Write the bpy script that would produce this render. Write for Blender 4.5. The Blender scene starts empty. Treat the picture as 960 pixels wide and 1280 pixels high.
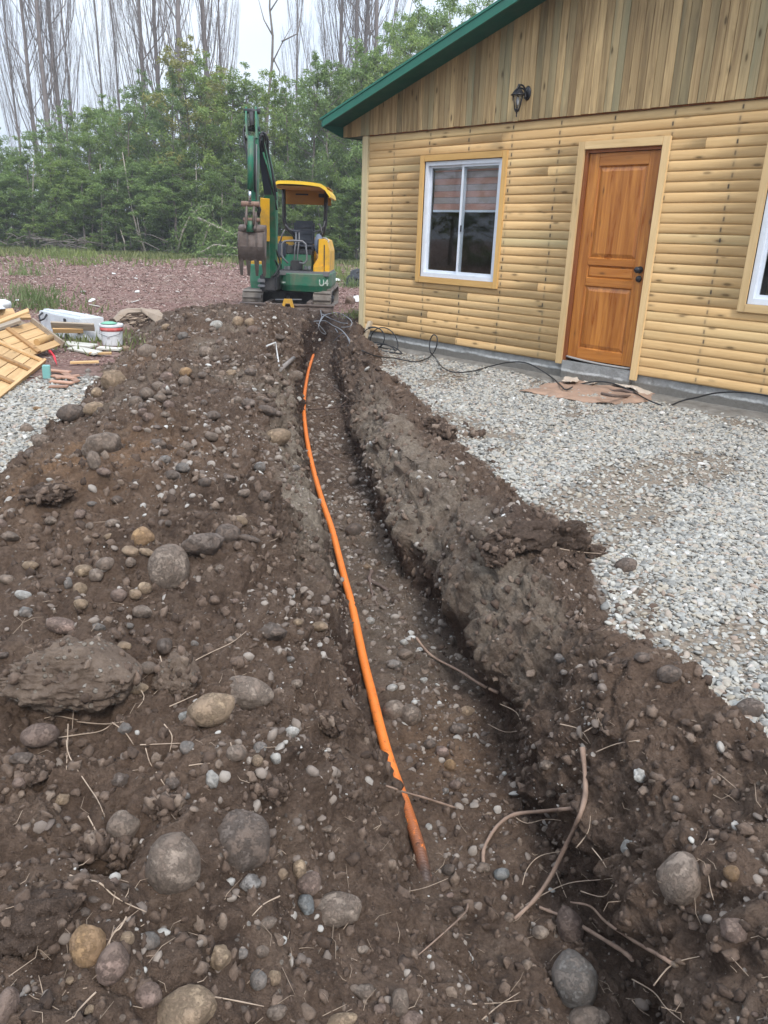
import bpy, bmesh, math, random
import numpy as np
from mathutils import Vector, Matrix, Quaternion
from mathutils.bvhtree import BVHTree

random.seed(7)
rng = np.random.default_rng(11)
SC = bpy.context.scene
COL = SC.collection
R = math.radians

# ------------------------------------------------------------------ camera
FPX, PITCH, ROLL, CAMH = 957.455, R(19.8323), R(2.0813), 1.38
_f = Vector((0, math.cos(PITCH), -math.sin(PITCH)))
_r = Vector((1, 0, 0))
_u = _r.cross(_f)
CR = _r * math.cos(ROLL) + _u * math.sin(ROLL)
CU = -_r * math.sin(ROLL) + _u * math.cos(ROLL)
CW = _f
CAMP = Vector((0, 0, CAMH))
cam_data = bpy.data.cameras.new("camera")
cam = bpy.data.objects.new("camera", cam_data)
COL.objects.link(cam)
cam.matrix_world = Matrix(((CR.x, CU.x, -CW.x, 0), (CR.y, CU.y, -CW.y, 0), (CR.z, CU.z, -CW.z, CAMH), (0, 0, 0, 1)))
cam_data.sensor_fit = 'VERTICAL'
cam_data.sensor_height = 24
cam_data.lens = 24 * FPX / 1280
cam_data.clip_start = 0.05
cam_data.clip_end = 3000
SC.camera = cam

# ------------------------------------------------------------------ sky and sun (overcast)
SUN_EL, SUN_AZ = R(44), R(160)
w = bpy.data.worlds.new("World")
SC.world = w
w.use_nodes = True
nt = w.node_tree
nt.nodes.clear()
wo = nt.nodes.new('ShaderNodeOutputWorld')
bg = nt.nodes.new('ShaderNodeBackground')
sky = nt.nodes.new('ShaderNodeTexSky')
sky.sky_type = 'NISHITA'
sky.sun_disc = False
sky.sun_elevation = SUN_EL
sky.sun_rotation = SUN_AZ
sky.air_density = 1.0
sky.dust_density = 4.0
sky.ozone_density = 1.0
bg.inputs[1].default_value = 0.1
# thin cloud sheet: pale grey mixed over the clear sky
tc = nt.nodes.new('ShaderNodeTexCoord')
mp = nt.nodes.new('ShaderNodeMapping')
mp.inputs['Scale'].default_value = (1.2, 1.2, 3.0)
nz = nt.nodes.new('ShaderNodeTexNoise')
nz.inputs['Scale'].default_value = 1.6
nz.inputs['Detail'].default_value = 4
cr = nt.nodes.new('ShaderNodeValToRGB')
cr.color_ramp.elements[0].position = 0.3
cr.color_ramp.elements[0].color = (7.6, 9.0, 11.2, 1)
cr.color_ramp.elements[1].position = 0.75
cr.color_ramp.elements[1].color = (10.2, 11.1, 12.3, 1)
mx = nt.nodes.new('ShaderNodeMix')
mx.data_type = 'RGBA'
mx.inputs[0].default_value = 0.86
L = nt.links
L.new(tc.outputs['Generated'], mp.inputs[0]); L.new(mp.outputs[0], nz.inputs['Vector'])
L.new(nz.outputs['Fac'], cr.inputs[0]); L.new(sky.outputs[0], mx.inputs[6]); L.new(cr.outputs[0], mx.inputs[7])
# an overcast sky is darker towards the horizon, all round
sx = nt.nodes.new('ShaderNodeSeparateXYZ'); L.new(tc.outputs['Generated'], sx.inputs[0])
mr = nt.nodes.new('ShaderNodeMapRange'); mr.inputs['From Min'].default_value = 0.0; mr.inputs['From Max'].default_value = 1.0
mr.inputs['To Min'].default_value = 0.56; mr.inputs['To Max'].default_value = 1.5; L.new(sx.outputs[2], mr.inputs['Value'])
vm = nt.nodes.new('ShaderNodeVectorMath'); vm.operation = 'SCALE'; L.new(mx.outputs[2], vm.inputs[0]); L.new(mr.outputs[0], vm.inputs['Scale'])
L.new(vm.outputs[0], bg.inputs[0]); L.new(bg.outputs[0], wo.inputs[0])
sd = bpy.data.lights.new("sun", 'SUN')
sd.energy = 1.5
sd.angle = R(12)
sd.color = (1.0, 0.97, 0.93)
sun = bpy.data.objects.new("sun", sd)
COL.objects.link(sun)
sdir = Vector((math.cos(SUN_EL) * math.sin(SUN_AZ), math.cos(SUN_EL) * math.cos(SUN_AZ), math.sin(SUN_EL)))
sun.rotation_euler = sdir.to_track_quat('Z', 'Y').to_euler()
SC.view_settings.view_transform = 'Standard'
SC.view_settings.look = 'None'
SC.view_settings.exposure = 0.74
SC.view_settings.gamma = 1.0
SC.cycles.max_bounces = 6
SC.cycles.transparent_max_bounces = 8
SC.cycles.diffuse_bounces = 3

# ------------------------------------------------------------------ helpers
def ray(px, py):
    return (CW + CR * ((px - 480) / FPX) - CU * ((py - 640) / FPX))

def at_y(px, py, Y):
    """world point on the line of sight of a measured point, at depth Y"""
    d = ray(px, py)
    return CAMP + d * (Y / d.y)

def at_z(px, py, z=0.0):
    d = ray(px, py)
    return CAMP + d * ((z - CAMH) / d.z)

def tag(o, label=None, cat=None, group=None, kind=None):
    if label: o['label'] = label
    if cat: o['category'] = cat
    if group: o['group'] = group
    if kind: o['kind'] = kind
    return o

_used = {}
def place_words(px, py, marks):
    """how a thing lies against the nearest landmark of its surroundings"""
    n, x, y = min(marks, key=lambda m: math.hypot(px - m[1], py - m[2]))
    dx, dy = px - x, y - py; d = math.hypot(dx, dy)
    a = (math.degrees(math.atan2(dy, dx)) + 360) % 360
    w_ = ['right of', 'up and right of', 'behind', 'up and left of', 'left of', 'down and left of', 'in front of', 'down and right of'][int((a + 22.5) // 45) % 8]
    far = 'just ' if d < 45 else ('' if d < 95 else 'well ')
    return far + w_ + ' ' + n
def unique(base, px, py, marks, adj=('', 'other ', 'third ', 'fourth ', 'fifth ', 'sixth ', 'seventh ')):
    pw = place_words(px, py, marks)
    k = _used.get((base, pw), 0); _used[(base, pw)] = k + 1
    return (adj[min(k, 6)] + base + ' ' + pw).strip()

def empty(name, loc=(0, 0, 0), rz=0.0, label=None, cat=None, group=None):
    o = bpy.data.objects.new(name, None)
    o.empty_display_size = 0.1
    o.location = loc
    o.rotation_euler = (0, 0, rz)
    COL.objects.link(o)
    return tag(o, label, cat, group)

def link_mesh(name, me, mat=None, parent=None, loc=None, smooth=False):
    if mat is not None and len(me.materials) == 0:
        for m in (mat if isinstance(mat, (list, tuple)) else [mat]):
            me.materials.append(m)
    if smooth:
        me.polygons.foreach_set('use_smooth', [True] * len(me.polygons))
    o = bpy.data.objects.new(name, me)
    COL.objects.link(o)
    if parent is not None:
        o.parent = parent
    if loc is not None:
        o.location = loc
    return o

class MB:
    def __init__(s):
        s.v = []; s.f = []; s.sm = []
    def add(s, vs, fs, sm=False):
        n = len(s.v)
        s.v += [tuple(v) for v in vs]
        s.f += [tuple(i + n for i in f) for f in fs]
        s.sm += [sm] * len(fs)
        return s
    def box(s, x0, x1, y0, y1, z0, z1, M=None, bev=0.0):
        if bev > 0:
            bm = bmesh.new()
            bmesh.ops.create_cube(bm, size=1)
            for v in bm.verts:
                v.co = Vector(((x0 + x1) / 2 + v.co.x * (x1 - x0), (y0 + y1) / 2 + v.co.y * (y1 - y0), (z0 + z1) / 2 + v.co.z * (z1 - z0)))
            bmesh.ops.bevel(bm, geom=list(bm.edges), offset=bev, segments=2, affect='EDGES', clamp_overlap=True)
            vs = [v.co.copy() for v in bm.verts]
            bm.verts.index_update()
            fs = [[v.index for v in f.verts] for f in bm.faces]
            bm.free()
        else:
            vs = [Vector(p) for p in ((x0, y0, z0), (x1, y0, z0), (x1, y1, z0), (x0, y1, z0), (x0, y0, z1), (x1, y0, z1), (x1, y1, z1), (x0, y1, z1))]
            fs = [(3, 2, 1, 0), (4, 5, 6, 7), (0, 1, 5, 4), (1, 2, 6, 5), (2, 3, 7, 6), (3, 0, 4, 7)]
        if M is not None:
            vs = [M @ v for v in vs]
        return s.add(vs, fs)
    def tube(s, pts, rad, n=8, cap=True, smooth=True, flat=1.0):
        pts = [Vector(p) for p in pts]
        rads = rad if isinstance(rad, (list, tuple)) else [rad] * len(pts)
        T = []
        for i in range(len(pts)):
            t = pts[min(i + 1, len(pts) - 1)] - pts[max(i - 1, 0)]
            T.append(t.normalized() if t.length > 1e-9 else Vector((0, 0, 1)))
        up = Vector((0, 0, 1)) if abs(T[0].z) < 0.9 else Vector((1, 0, 0))
        nrm = (up - T[0] * up.dot(T[0])).normalized()
        vs = []
        for i, p in enumerate(pts):
            nrm = (nrm - T[i] * nrm.dot(T[i]))
            nrm = nrm.normalized() if nrm.length > 1e-6 else T[i].orthogonal().normalized()
            b = T[i].cross(nrm)
            for k in range(n):
                a = 2 * math.pi * k / n
                vs.append(p + (nrm * math.cos(a) * flat + b * math.sin(a)) * rads[i])
        fs = []
        for i in range(len(pts) - 1):
            for k in range(n):
                k2 = (k + 1) % n
                fs.append((i * n + k, i * n + k2, (i + 1) * n + k2, (i + 1) * n + k))
        s.add(vs, fs, smooth)
        if cap:
            m = len(s.v) - len(vs)
            s.f.append(tuple(m + k for k in range(n))[::-1]); s.sm.append(False)
            s.f.append(tuple(m + (len(pts) - 1) * n + k for k in range(n))); s.sm.append(False)
        return s
    def lathe(s, prof, n=20, M=None, smooth=True):
        vs = []
        for r_, z in prof:
            for k in range(n):
                a = 2 * math.pi * k / n
                vs.append(Vector((r_ * math.cos(a), r_ * math.sin(a), z)))
        if M is not None:
            vs = [M @ v for v in vs]
        fs = []
        for i in range(len(prof) - 1):
            for k in range(n):
                k2 = (k + 1) % n
                fs.append((i * n + k, i * n + k2, (i + 1) * n + k2, (i + 1) * n + k))
        m = len(s.v)
        s.add(vs, fs, smooth)
        if prof[0][0] > 1e-4:
            s.f.append(tuple(m + k for k in range(n))[::-1]); s.sm.append(False)
        if prof[-1][0] > 1e-4:
            s.f.append(tuple(m + (len(prof) - 1) * n + k for k in range(n))); s.sm.append(False)
        return s
    def prism(s, poly, a, b, axis='y', M=None):
        """polygon in the plane across the axis, extruded from a to b"""
        n = len(poly)
        def mk(p, t):
            if axis == 'y': return Vector((p[0], t, p[1]))
            if axis == 'x': return Vector((t, p[0], p[1]))
            return Vector((p[0], p[1], t))
        vs = [mk(p, a) for p in poly] + [mk(p, b) for p in poly]
        if M is not None:
            vs = [M @ v for v in vs]
        fs = [tuple(range(n)), tuple(range(2 * n - 1, n - 1, -1))]
        for k in range(n):
            k2 = (k + 1) % n
            fs.append((k, n + k, n + k2, k2))
        return s.add(vs, fs)
    def mesh(s, name):
        me = bpy.data.meshes.new(name)
        me.from_pydata(s.v, [], s.f)
        me.polygons.foreach_set('use_smooth', s.sm)
        bm = bmesh.new(); bm.from_mesh(me)
        bmesh.ops.recalc_face_normals(bm, faces=bm.faces)
        bm.to_mesh(me); bm.free()
        me.update()
        return me
    def build(s, name, mat, parent=None, loc=None):
        return link_mesh(name, s.mesh(name), mat, parent, loc)

def np_mesh(name, V, Fq=None, Ft=None, smooth=True):
    """fast mesh from numpy arrays of quads or triangles"""
    me = bpy.data.meshes.new(name)
    me.vertices.add(len(V))
    me.vertices.foreach_set('co', np.ascontiguousarray(V, dtype=np.float32).ravel())
    F = Fq if Fq is not None else Ft
    k = F.shape[1]
    me.loops.add(F.size)
    me.loops.foreach_set('vertex_index', F.astype(np.int32).ravel())
    me.polygons.add(len(F))
    me.polygons.foreach_set('loop_start', np.arange(0, F.size, k, dtype=np.int32))
    me.polygons.foreach_set('loop_total', np.full(len(F), k, dtype=np.int32))
    me.polygons.foreach_set('use_smooth', np.full(len(F), smooth))
    me.update(calc_edges=True)
    return me

# lattice noise
_P = np.random.default_rng(5).permutation(512)
_G = np.random.default_rng(6).uniform(0, 2 * np.pi, 512)
def pn(x, y, seed=0):
    x = np.asarray(x, float) + seed * 17.31; y = np.asarray(y, float) + seed * 9.77
    xi = np.floor(x).astype(int); yi = np.floor(y).astype(int)
    xf = x - xi; yf = y - yi
    def g(ix, iy, dx, dy):
        a = _G[_P[(_P[ix & 511] + iy) & 511]]
        return np.cos(a) * dx + np.sin(a) * dy
    u = xf * xf * xf * (xf * (xf * 6 - 15) + 10); v = yf * yf * yf * (yf * (yf * 6 - 15) + 10)
    a = g(xi, yi, xf, yf); b = g(xi + 1, yi, xf - 1, yf); c = g(xi, yi + 1, xf, yf - 1); d = g(xi + 1, yi + 1, xf - 1, yf - 1)
    return (a + (b - a) * u + (c - a) * v + (a - b - c + d) * u * v) * 1.5
def fbm(x, y, s, oct=4, seed=0, gain=0.5):
    r_ = 0; a = 1
    for i in range(oct):
        r_ = r_ + a * pn(x * s, y * s, seed + i); a *= gain; s *= 2.03
    return r_

# ------------------------------------------------------------------ materials
MATS = {}
class NT:
    """small helper round a node tree"""
    def __init__(s, name, rough=0.8, spec=0.3):
        m = bpy.data.materials.new(name); m.use_nodes = True
        s.m = m; s.t = m.node_tree; s.n = s.t.nodes; s.l = s.t.links
        s.b = s.n['Principled BSDF']
        s.b.inputs['Roughness'].default_value = rough
        s.b.inputs['Specular IOR Level'].default_value = spec
        MATS[name] = m
    def node(s, t, **k):
        n = s.n.new(t)
        for a, v in k.items(): setattr(n, a, v)
        return n
    def _in(s, sock, v):
        if v is None: return
        if hasattr(v, 'is_output'): s.l.new(v, sock)
        else: sock.default_value = v
    def pos(s): return s.node('ShaderNodeNewGeometry').outputs['Position']
    def obj(s): return s.node('ShaderNodeTexCoord').outputs['Object']
    def rnd(s): return s.node('ShaderNodeObjectInfo').outputs['Random']
    def isl(s): return s.node('ShaderNodeNewGeometry').outputs['Random Per Island']
    def mapv(s, v, sc=(1, 1, 1), loc=(0, 0, 0), rot=(0, 0, 0)):
        n = s.node('ShaderNodeMapping'); s._in(n.inputs[0], v); s._in(n.inputs['Scale'], sc); s._in(n.inputs['Location'], loc); s._in(n.inputs['Rotation'], rot)
        return n.outputs[0]
    def noise(s, v, sc, det=4, rough=0.55, dist=0.0):
        n = s.node('ShaderNodeTexNoise'); s._in(n.inputs['Vector'], v); n.inputs['Scale'].default_value = sc
        n.inputs['Detail'].default_value = det; n.inputs['Roughness'].default_value = rough; n.inputs['Distortion'].default_value = dist
        return n.outputs['Fac']
    def vor(s, v, sc, feat='F1', out='Distance', rnd=1.0):
        n = s.node('ShaderNodeTexVoronoi', feature=feat); s._in(n.inputs['Vector'], v); n.inputs['Scale'].default_value = sc
        n.inputs['Randomness'].default_value = rnd
        return n.outputs[out]
    def ramp(s, f, stops, interp='LINEAR'):
        n = s.node('ShaderNodeValToRGB'); s._in(n.inputs[0], f); r_ = n.color_ramp; r_.interpolation = interp
        while len(r_.elements) < len(stops): r_.elements.new(0.5)
        for e, (p, c) in zip(r_.elements, stops):
            e.position = p; e.color = (c, c, c, 1) if isinstance(c, (int, float)) else (c[0], c[1], c[2], 1)
        return n.outputs[0]
    def mix(s, f, a, b, mode='MIX'):
        n = s.node('ShaderNodeMix', data_type='RGBA', blend_type=mode)
        s._in(n.inputs[0], f)
        s._in(n.inputs[6], a if hasattr(a, 'is_output') or a is None else (*a[:3], 1)); s._in(n.inputs[7], b if hasattr(b, 'is_output') or b is None else (*b[:3], 1))
        return n.outputs[2]
    def math(s, op, a, b=None, c=None, clamp=False):
        n = s.node('ShaderNodeMath', operation=op, use_clamp=clamp); s._in(n.inputs[0], a); s._in(n.inputs[1], b); s._in(n.inputs[2], c)
        return n.outputs[0]
    def attr(s, name):
        n = s.node('ShaderNodeAttribute', attribute_name=name); return n.outputs['Fac']
    def sep(s, v):
        n = s.node('ShaderNodeSeparateXYZ'); s._in(n.inputs[0], v); return n.outputs
    def bump(s, h, dist=0.01, st=1.0, prev=None):
        n = s.node('ShaderNodeBump'); s._in(n.inputs['Height'], h); n.inputs['Distance'].default_value = dist; n.inputs['Strength'].default_value = st
        if prev is not None: s.l.new(prev, n.inputs['Normal'])
        return n.outputs[0]
    def out(s, col=None, rough=None, normal=None, metal=None):
        s._in(s.b.inputs['Base Color'], col if col is None or hasattr(col, 'is_output') else (*col[:3], 1))
        s._in(s.b.inputs['Roughness'], rough); s._in(s.b.inputs['Metallic'], metal)
        if normal is not None: s.l.new(normal, s.b.inputs['Normal'])
        return s.m

def plain(name, col, rough=0.6, spec=0.4, metal=0.0, dirt=None, dirt_amt=0.5, scale=8, var=0.12):
    """a paint, plastic or metal with wear: a noise of tone, optional dust or dirt in patches"""
    t = NT(name, rough, spec)
    p = t.obj()
    c = t.mix(t.noise(p, scale, 5), [x * (1 - var) for x in col], [min(1, x * (1 + var)) for x in col])
    if dirt:
        m = t.ramp(t.noise(p, scale * 0.8, 6, 0.65), [(0.42, 0.0), (0.68, dirt_amt)])
        c = t.mix(m, c, dirt)
    h = t.noise(p, scale * 12, 3)
    return t.out(c, t.ramp(t.noise(p, scale * 2, 3), [(0.3, max(0, rough - 0.1)), (0.7, min(1, rough + 0.1))]), t.bump(h, 0.002, 0.3), metal)

# --- soil
def soil_material():
    t = NT('soil', 0.95, 0.15)
    p = t.pos()
    big = t.noise(p, 1.7, 4, 0.6)
    med = t.noise(p, 9, 6, 0.65)
    fine = t.noise(p, 70, 6, 0.7)
    base = t.ramp(med, [(0.30, (0.068, 0.045, 0.033)), (0.5, (0.138, 0.094, 0.068)), (0.72, (0.225, 0.162, 0.120))])
    base = t.mix(t.ramp(big, [(0.40, 0.0), (0.62, 0.55)]), base, (0.170, 0.112, 0.078))
    # compacted tan-grey cut soil with fine grit
    grit = t.vor(p, 85, 'F1', 'Distance')
    cutc = t.mix(t.ramp(t.noise(p, 22, 5, 0.7), [(0.3, 0.0), (0.7, 1.0)]), (0.225, 0.178, 0.132), (0.37, 0.31, 0.24))
    base = t.mix(t.math('MULTIPLY', t.attr('cut'), t.ramp(t.noise(p, 5, 5, 0.65), [(0.34, 0.3), (0.6, 1.0)])), base, cutc)
    base = t.mix(t.math('MULTIPLY', t.attr('orange'), t.ramp(t.noise(p, 12, 4), [(0.3, 0.2), (0.6, 0.85)])), base, (0.31, 0.180, 0.098))
    base = t.mix(t.attr('shade_dark_soil'), base, (0.075, 0.050, 0.040))  # trench wall shade painted into the soil colour, along with darker soil
    # grit specks: tiny stones of several tones
    vc = t.vor(p, 60, 'F1', 'Color')
    sv = t.sep(vc)
    spk = t.math('MULTIPLY', t.ramp(sv[0], [(0.92, 0.0), (0.94, 1.0)]), t.ramp(t.vor(p, 60), [(0.22, 1.0), (0.36, 0.0)]))
    spc = t.ramp(sv[1], [(0.0, (0.12, 0.095, 0.08)), (0.5, (0.28, 0.235, 0.19)), (0.85, (0.34, 0.30, 0.26)), (1.0, (0.42, 0.39, 0.35))])
    base = t.mix(t.math('MULTIPLY', spk, 0.9), base, spc)
    f2 = t.ramp(fine, [(0.3, 0.66), (0.7, 1.3)])
    base = t.mix(1.0, base, f2, 'MULTIPLY')
    n1 = t.bump(t.noise(p, 28, 6, 0.72), 0.045, 1.0)
    n2 = t.bump(t.noise(p, 120, 5, 0.75), 0.010, 0.9, n1)
    n3 = t.bump(spk, 0.004, 0.8, n2)
    return t.out(base, 0.95, n3)
SOIL = soil_material()

def clod_material():
    t = NT('soil_clod', 0.95, 0.15)
    p = t.pos()
    c = t.ramp(t.isl(), [(0.0, (0.085, 0.058, 0.043)), (0.45, (0.115, 0.080, 0.060)), (0.8, (0.14, 0.10, 0.075)), (1.0, (0.17, 0.125, 0.095))])
    c = t.mix(1.0, c, t.ramp(t.noise(p, 60, 6, 0.7), [(0.3, 0.62), (0.7, 1.3)]), 'MULTIPLY')
    return t.out(c, 0.95, t.bump(t.noise(p, 90, 5, 0.75), 0.014, 1.0, t.bump(t.noise(p, 26, 6, 0.72), 0.03, 1.0)))
CLOD = clod_material()

def gravel_base():
    t = NT('gravel_bed', 0.9, 0.25)
    p = t.pos()
    v1 = t.node('ShaderNodeTexVoronoi'); v1.inputs['Scale'].default_value = 42; t.l.new(t.mapv(p, (1, 1, 1)), v1.inputs['Vector'])
    sv = t.sep(v1.outputs['Color'])
    col = t.ramp(sv[0], [(0.0, (0.17, 0.165, 0.155)), (0.35, (0.30, 0.295, 0.28)), (0.6, (0.40, 0.385, 0.35)), (0.85, (0.30, 0.25, 0.19)), (1.0, (0.55, 0.54, 0.51))])
    gap = t.ramp(v1.outputs['Distance'], [(0.35, 0.0), (0.62, 1.0)])
    col = t.mix(gap, col, (0.12, 0.095, 0.075))
    dirt = t.math('MAXIMUM', t.ramp(t.noise(p, 1.6, 6, 0.68), [(0.48, 0.0), (0.64, 0.6)]), t.math('MULTIPLY', t.attr('bare'), t.ramp(t.noise(p, 14, 5, 0.7), [(0.3, 0.5), (0.6, 1.0)])))
    col = t.mix(dirt, col, (0.225, 0.178, 0.132))
    col = t.mix(t.attr('grime'), col, (0.13, 0.095, 0.07))
    h = t.math('SUBTRACT', 1.0, v1.outputs['Distance'])
    return t.out(col, 0.9, t.bump(t.noise(p, 90, 4), 0.006, 0.6, t.bump(h, 0.018, 0.9)))
GRAVEL_BED = gravel_base()

def pebble_material(name, stops, bumpd=0.003):
    t = NT(name, 0.75, 0.3)
    p = t.pos()
    c = t.ramp(t.isl(), stops)
    c = t.mix(1.0, c, t.ramp(t.noise(p, 45, 4, 0.7), [(0.3, 0.78), (0.7, 1.15)]), 'MULTIPLY')
    return t.out(c, 0.78, t.bump(t.noise(p, 150, 3), bumpd, 0.5))
GRAVEL = pebble_material('gravel_stone', [(0.0, (0.20, 0.20, 0.195)), (0.2, (0.33, 0.33, 0.315)), (0.38, (0.44, 0.42, 0.38)), (0.55, (0.29, 0.305, 0.315)),
    (0.68, (0.52, 0.51, 0.48)), (0.8, (0.36, 0.30, 0.225)), (0.9, (0.47, 0.42, 0.345)), (0.96, (0.31, 0.215, 0.17)), (1.0, (0.64, 0.63, 0.60))])
GRIT = pebble_material('grit_stone', [(0.0, (0.10, 0.078, 0.064)), (0.3, (0.155, 0.122, 0.10)), (0.55, (0.215, 0.175, 0.142)), (0.75, (0.28, 0.235, 0.19)),
    (0.88, (0.31, 0.29, 0.265)), (0.95, (0.45, 0.43, 0.40)), (1.0, (0.62, 0.60, 0.56))])

def rock_material(name, col, dirt=(0.15, 0.105, 0.078), amt=0.6, var=0.25):
    """river cobble with its own tone and soil caked on in patches"""
    t = NT(name, 0.8, 0.3)
    p = t.obj(); g = t.pos()
    r_ = t.rnd()
    a = t.noise(g, 26, 6, 0.7)
    c = t.mix(t.ramp(a, [(0.36, 0.0), (0.66, 1.0)]), [x * (1 - var * 1.5) for x in col], [x * (1 + var) for x in col])
    c = t.mix(1.0, c, t.ramp(r_, [(0, 0.82), (1, 1.18)]), 'MULTIPLY')
    d = t.ramp(t.noise(g, 24, 8, 0.78), [(0.44, 0.0), (0.53, amt)])
    c = t.mix(d, c, t.mix(t.noise(g, 90, 5, 0.7), [x * 0.7 for x in dirt], [x * 1.6 for x in dirt]))
    c = t.mix(t.ramp(t.noise(g, 55, 6, 0.7), [(0.40, 0.0), (0.62, 0.5)]), c, [x * 0.62 for x in col])
    sp = t.ramp(t.vor(g, 120), [(0.05, 1.0), (0.22, 0.0)])
    c = t.mix(t.math('MULTIPLY', sp, 0.35), c, [x * 0.45 for x in col])
    return t.out(c, 0.9, t.bump(t.noise(g, 110, 6, 0.75), 0.010, 0.8, t.bump(d, 0.008, 0.9, t.bump(t.noise(g, 24, 5, 0.6), 0.012, 0.5))))
RK = {
 'brown': rock_material('rock_brown', (0.32, 0.25, 0.195)),
 'dark': rock_material('rock_dark', (0.20, 0.158, 0.13)),
 'tan': rock_material('rock_tan', (0.40, 0.29, 0.19), (0.19, 0.13, 0.09), 0.5),
 'grey': rock_material('rock_grey', (0.27, 0.245, 0.22), (0.17, 0.125, 0.095), 0.5),
 'orange': rock_material('rock_orange', (0.43, 0.27, 0.14), (0.19, 0.125, 0.085), 0.5),
 'pink': rock_material('rock_pink', (0.32, 0.225, 0.18), (0.16, 0.115, 0.088), 0.8),
 'blue': rock_material('rock_bluegrey', (0.26, 0.27, 0.265), (0.16, 0.13, 0.10), 0.5),
 'white': rock_material('rock_white', (0.48, 0.455, 0.41), (0.22, 0.17, 0.13), 0.3),
}

def field_material():
    t = NT('field_litter', 0.95, 0.15)
    p = t.pos()
    a = t.noise(p, 14, 7, 0.75, 0.6)
    b = t.noise(p, 0.55, 5, 0.62)
    c = t.ramp(a, [(0.30, (0.092, 0.052, 0.043)), (0.46, (0.185, 0.108, 0.090)), (0.58, (0.275, 0.170, 0.143)), (0.75, (0.35, 0.265, 0.225))])
    c = t.mix(t.ramp(b, [(0.42, 0.0), (0.66, 0.6)]), c, (0.155, 0.115, 0.085))
    ys = t.sep(p)[1]
    nn = t.math('MULTIPLY_ADD', t.noise(p, 0.35, 4), 14.0, -7.0)
    gr = t.ramp(t.math('MULTIPLY_ADD', t.math('ADD', ys, nn), 1 / 60.0, 0.0), [(0.56, 0.0), (0.68, 0.75)])
    gcol = t.mix(t.noise(p, 5, 5, 0.7), (0.055, 0.085, 0.025), (0.20, 0.21, 0.10))
    c = t.mix(gr, c, gcol)
    # straw coloured sticks and chips
    v = t.vor(t.mapv(p, (6, 22, 10), (0, 0, 0), (0, 0, 0.5)), 1.0, 'F1', 'Color')
    chip = t.ramp(t.sep(v)[0], [(0.90, 0.0), (0.93, 0.55)])
    c = t.mix(chip, c, (0.36, 0.27, 0.20))
    return t.out(c, 0.95, t.bump(t.noise(p, 9, 7, 0.78), 0.05, 0.9))
FIELD = field_material()
# ------------------------------------------------------------------ terrain
def ip(Y, pts):
    pts = sorted(pts); a = np.array(pts, float)
    return np.interp(Y, a[:, 0], a[:, 1])

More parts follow.
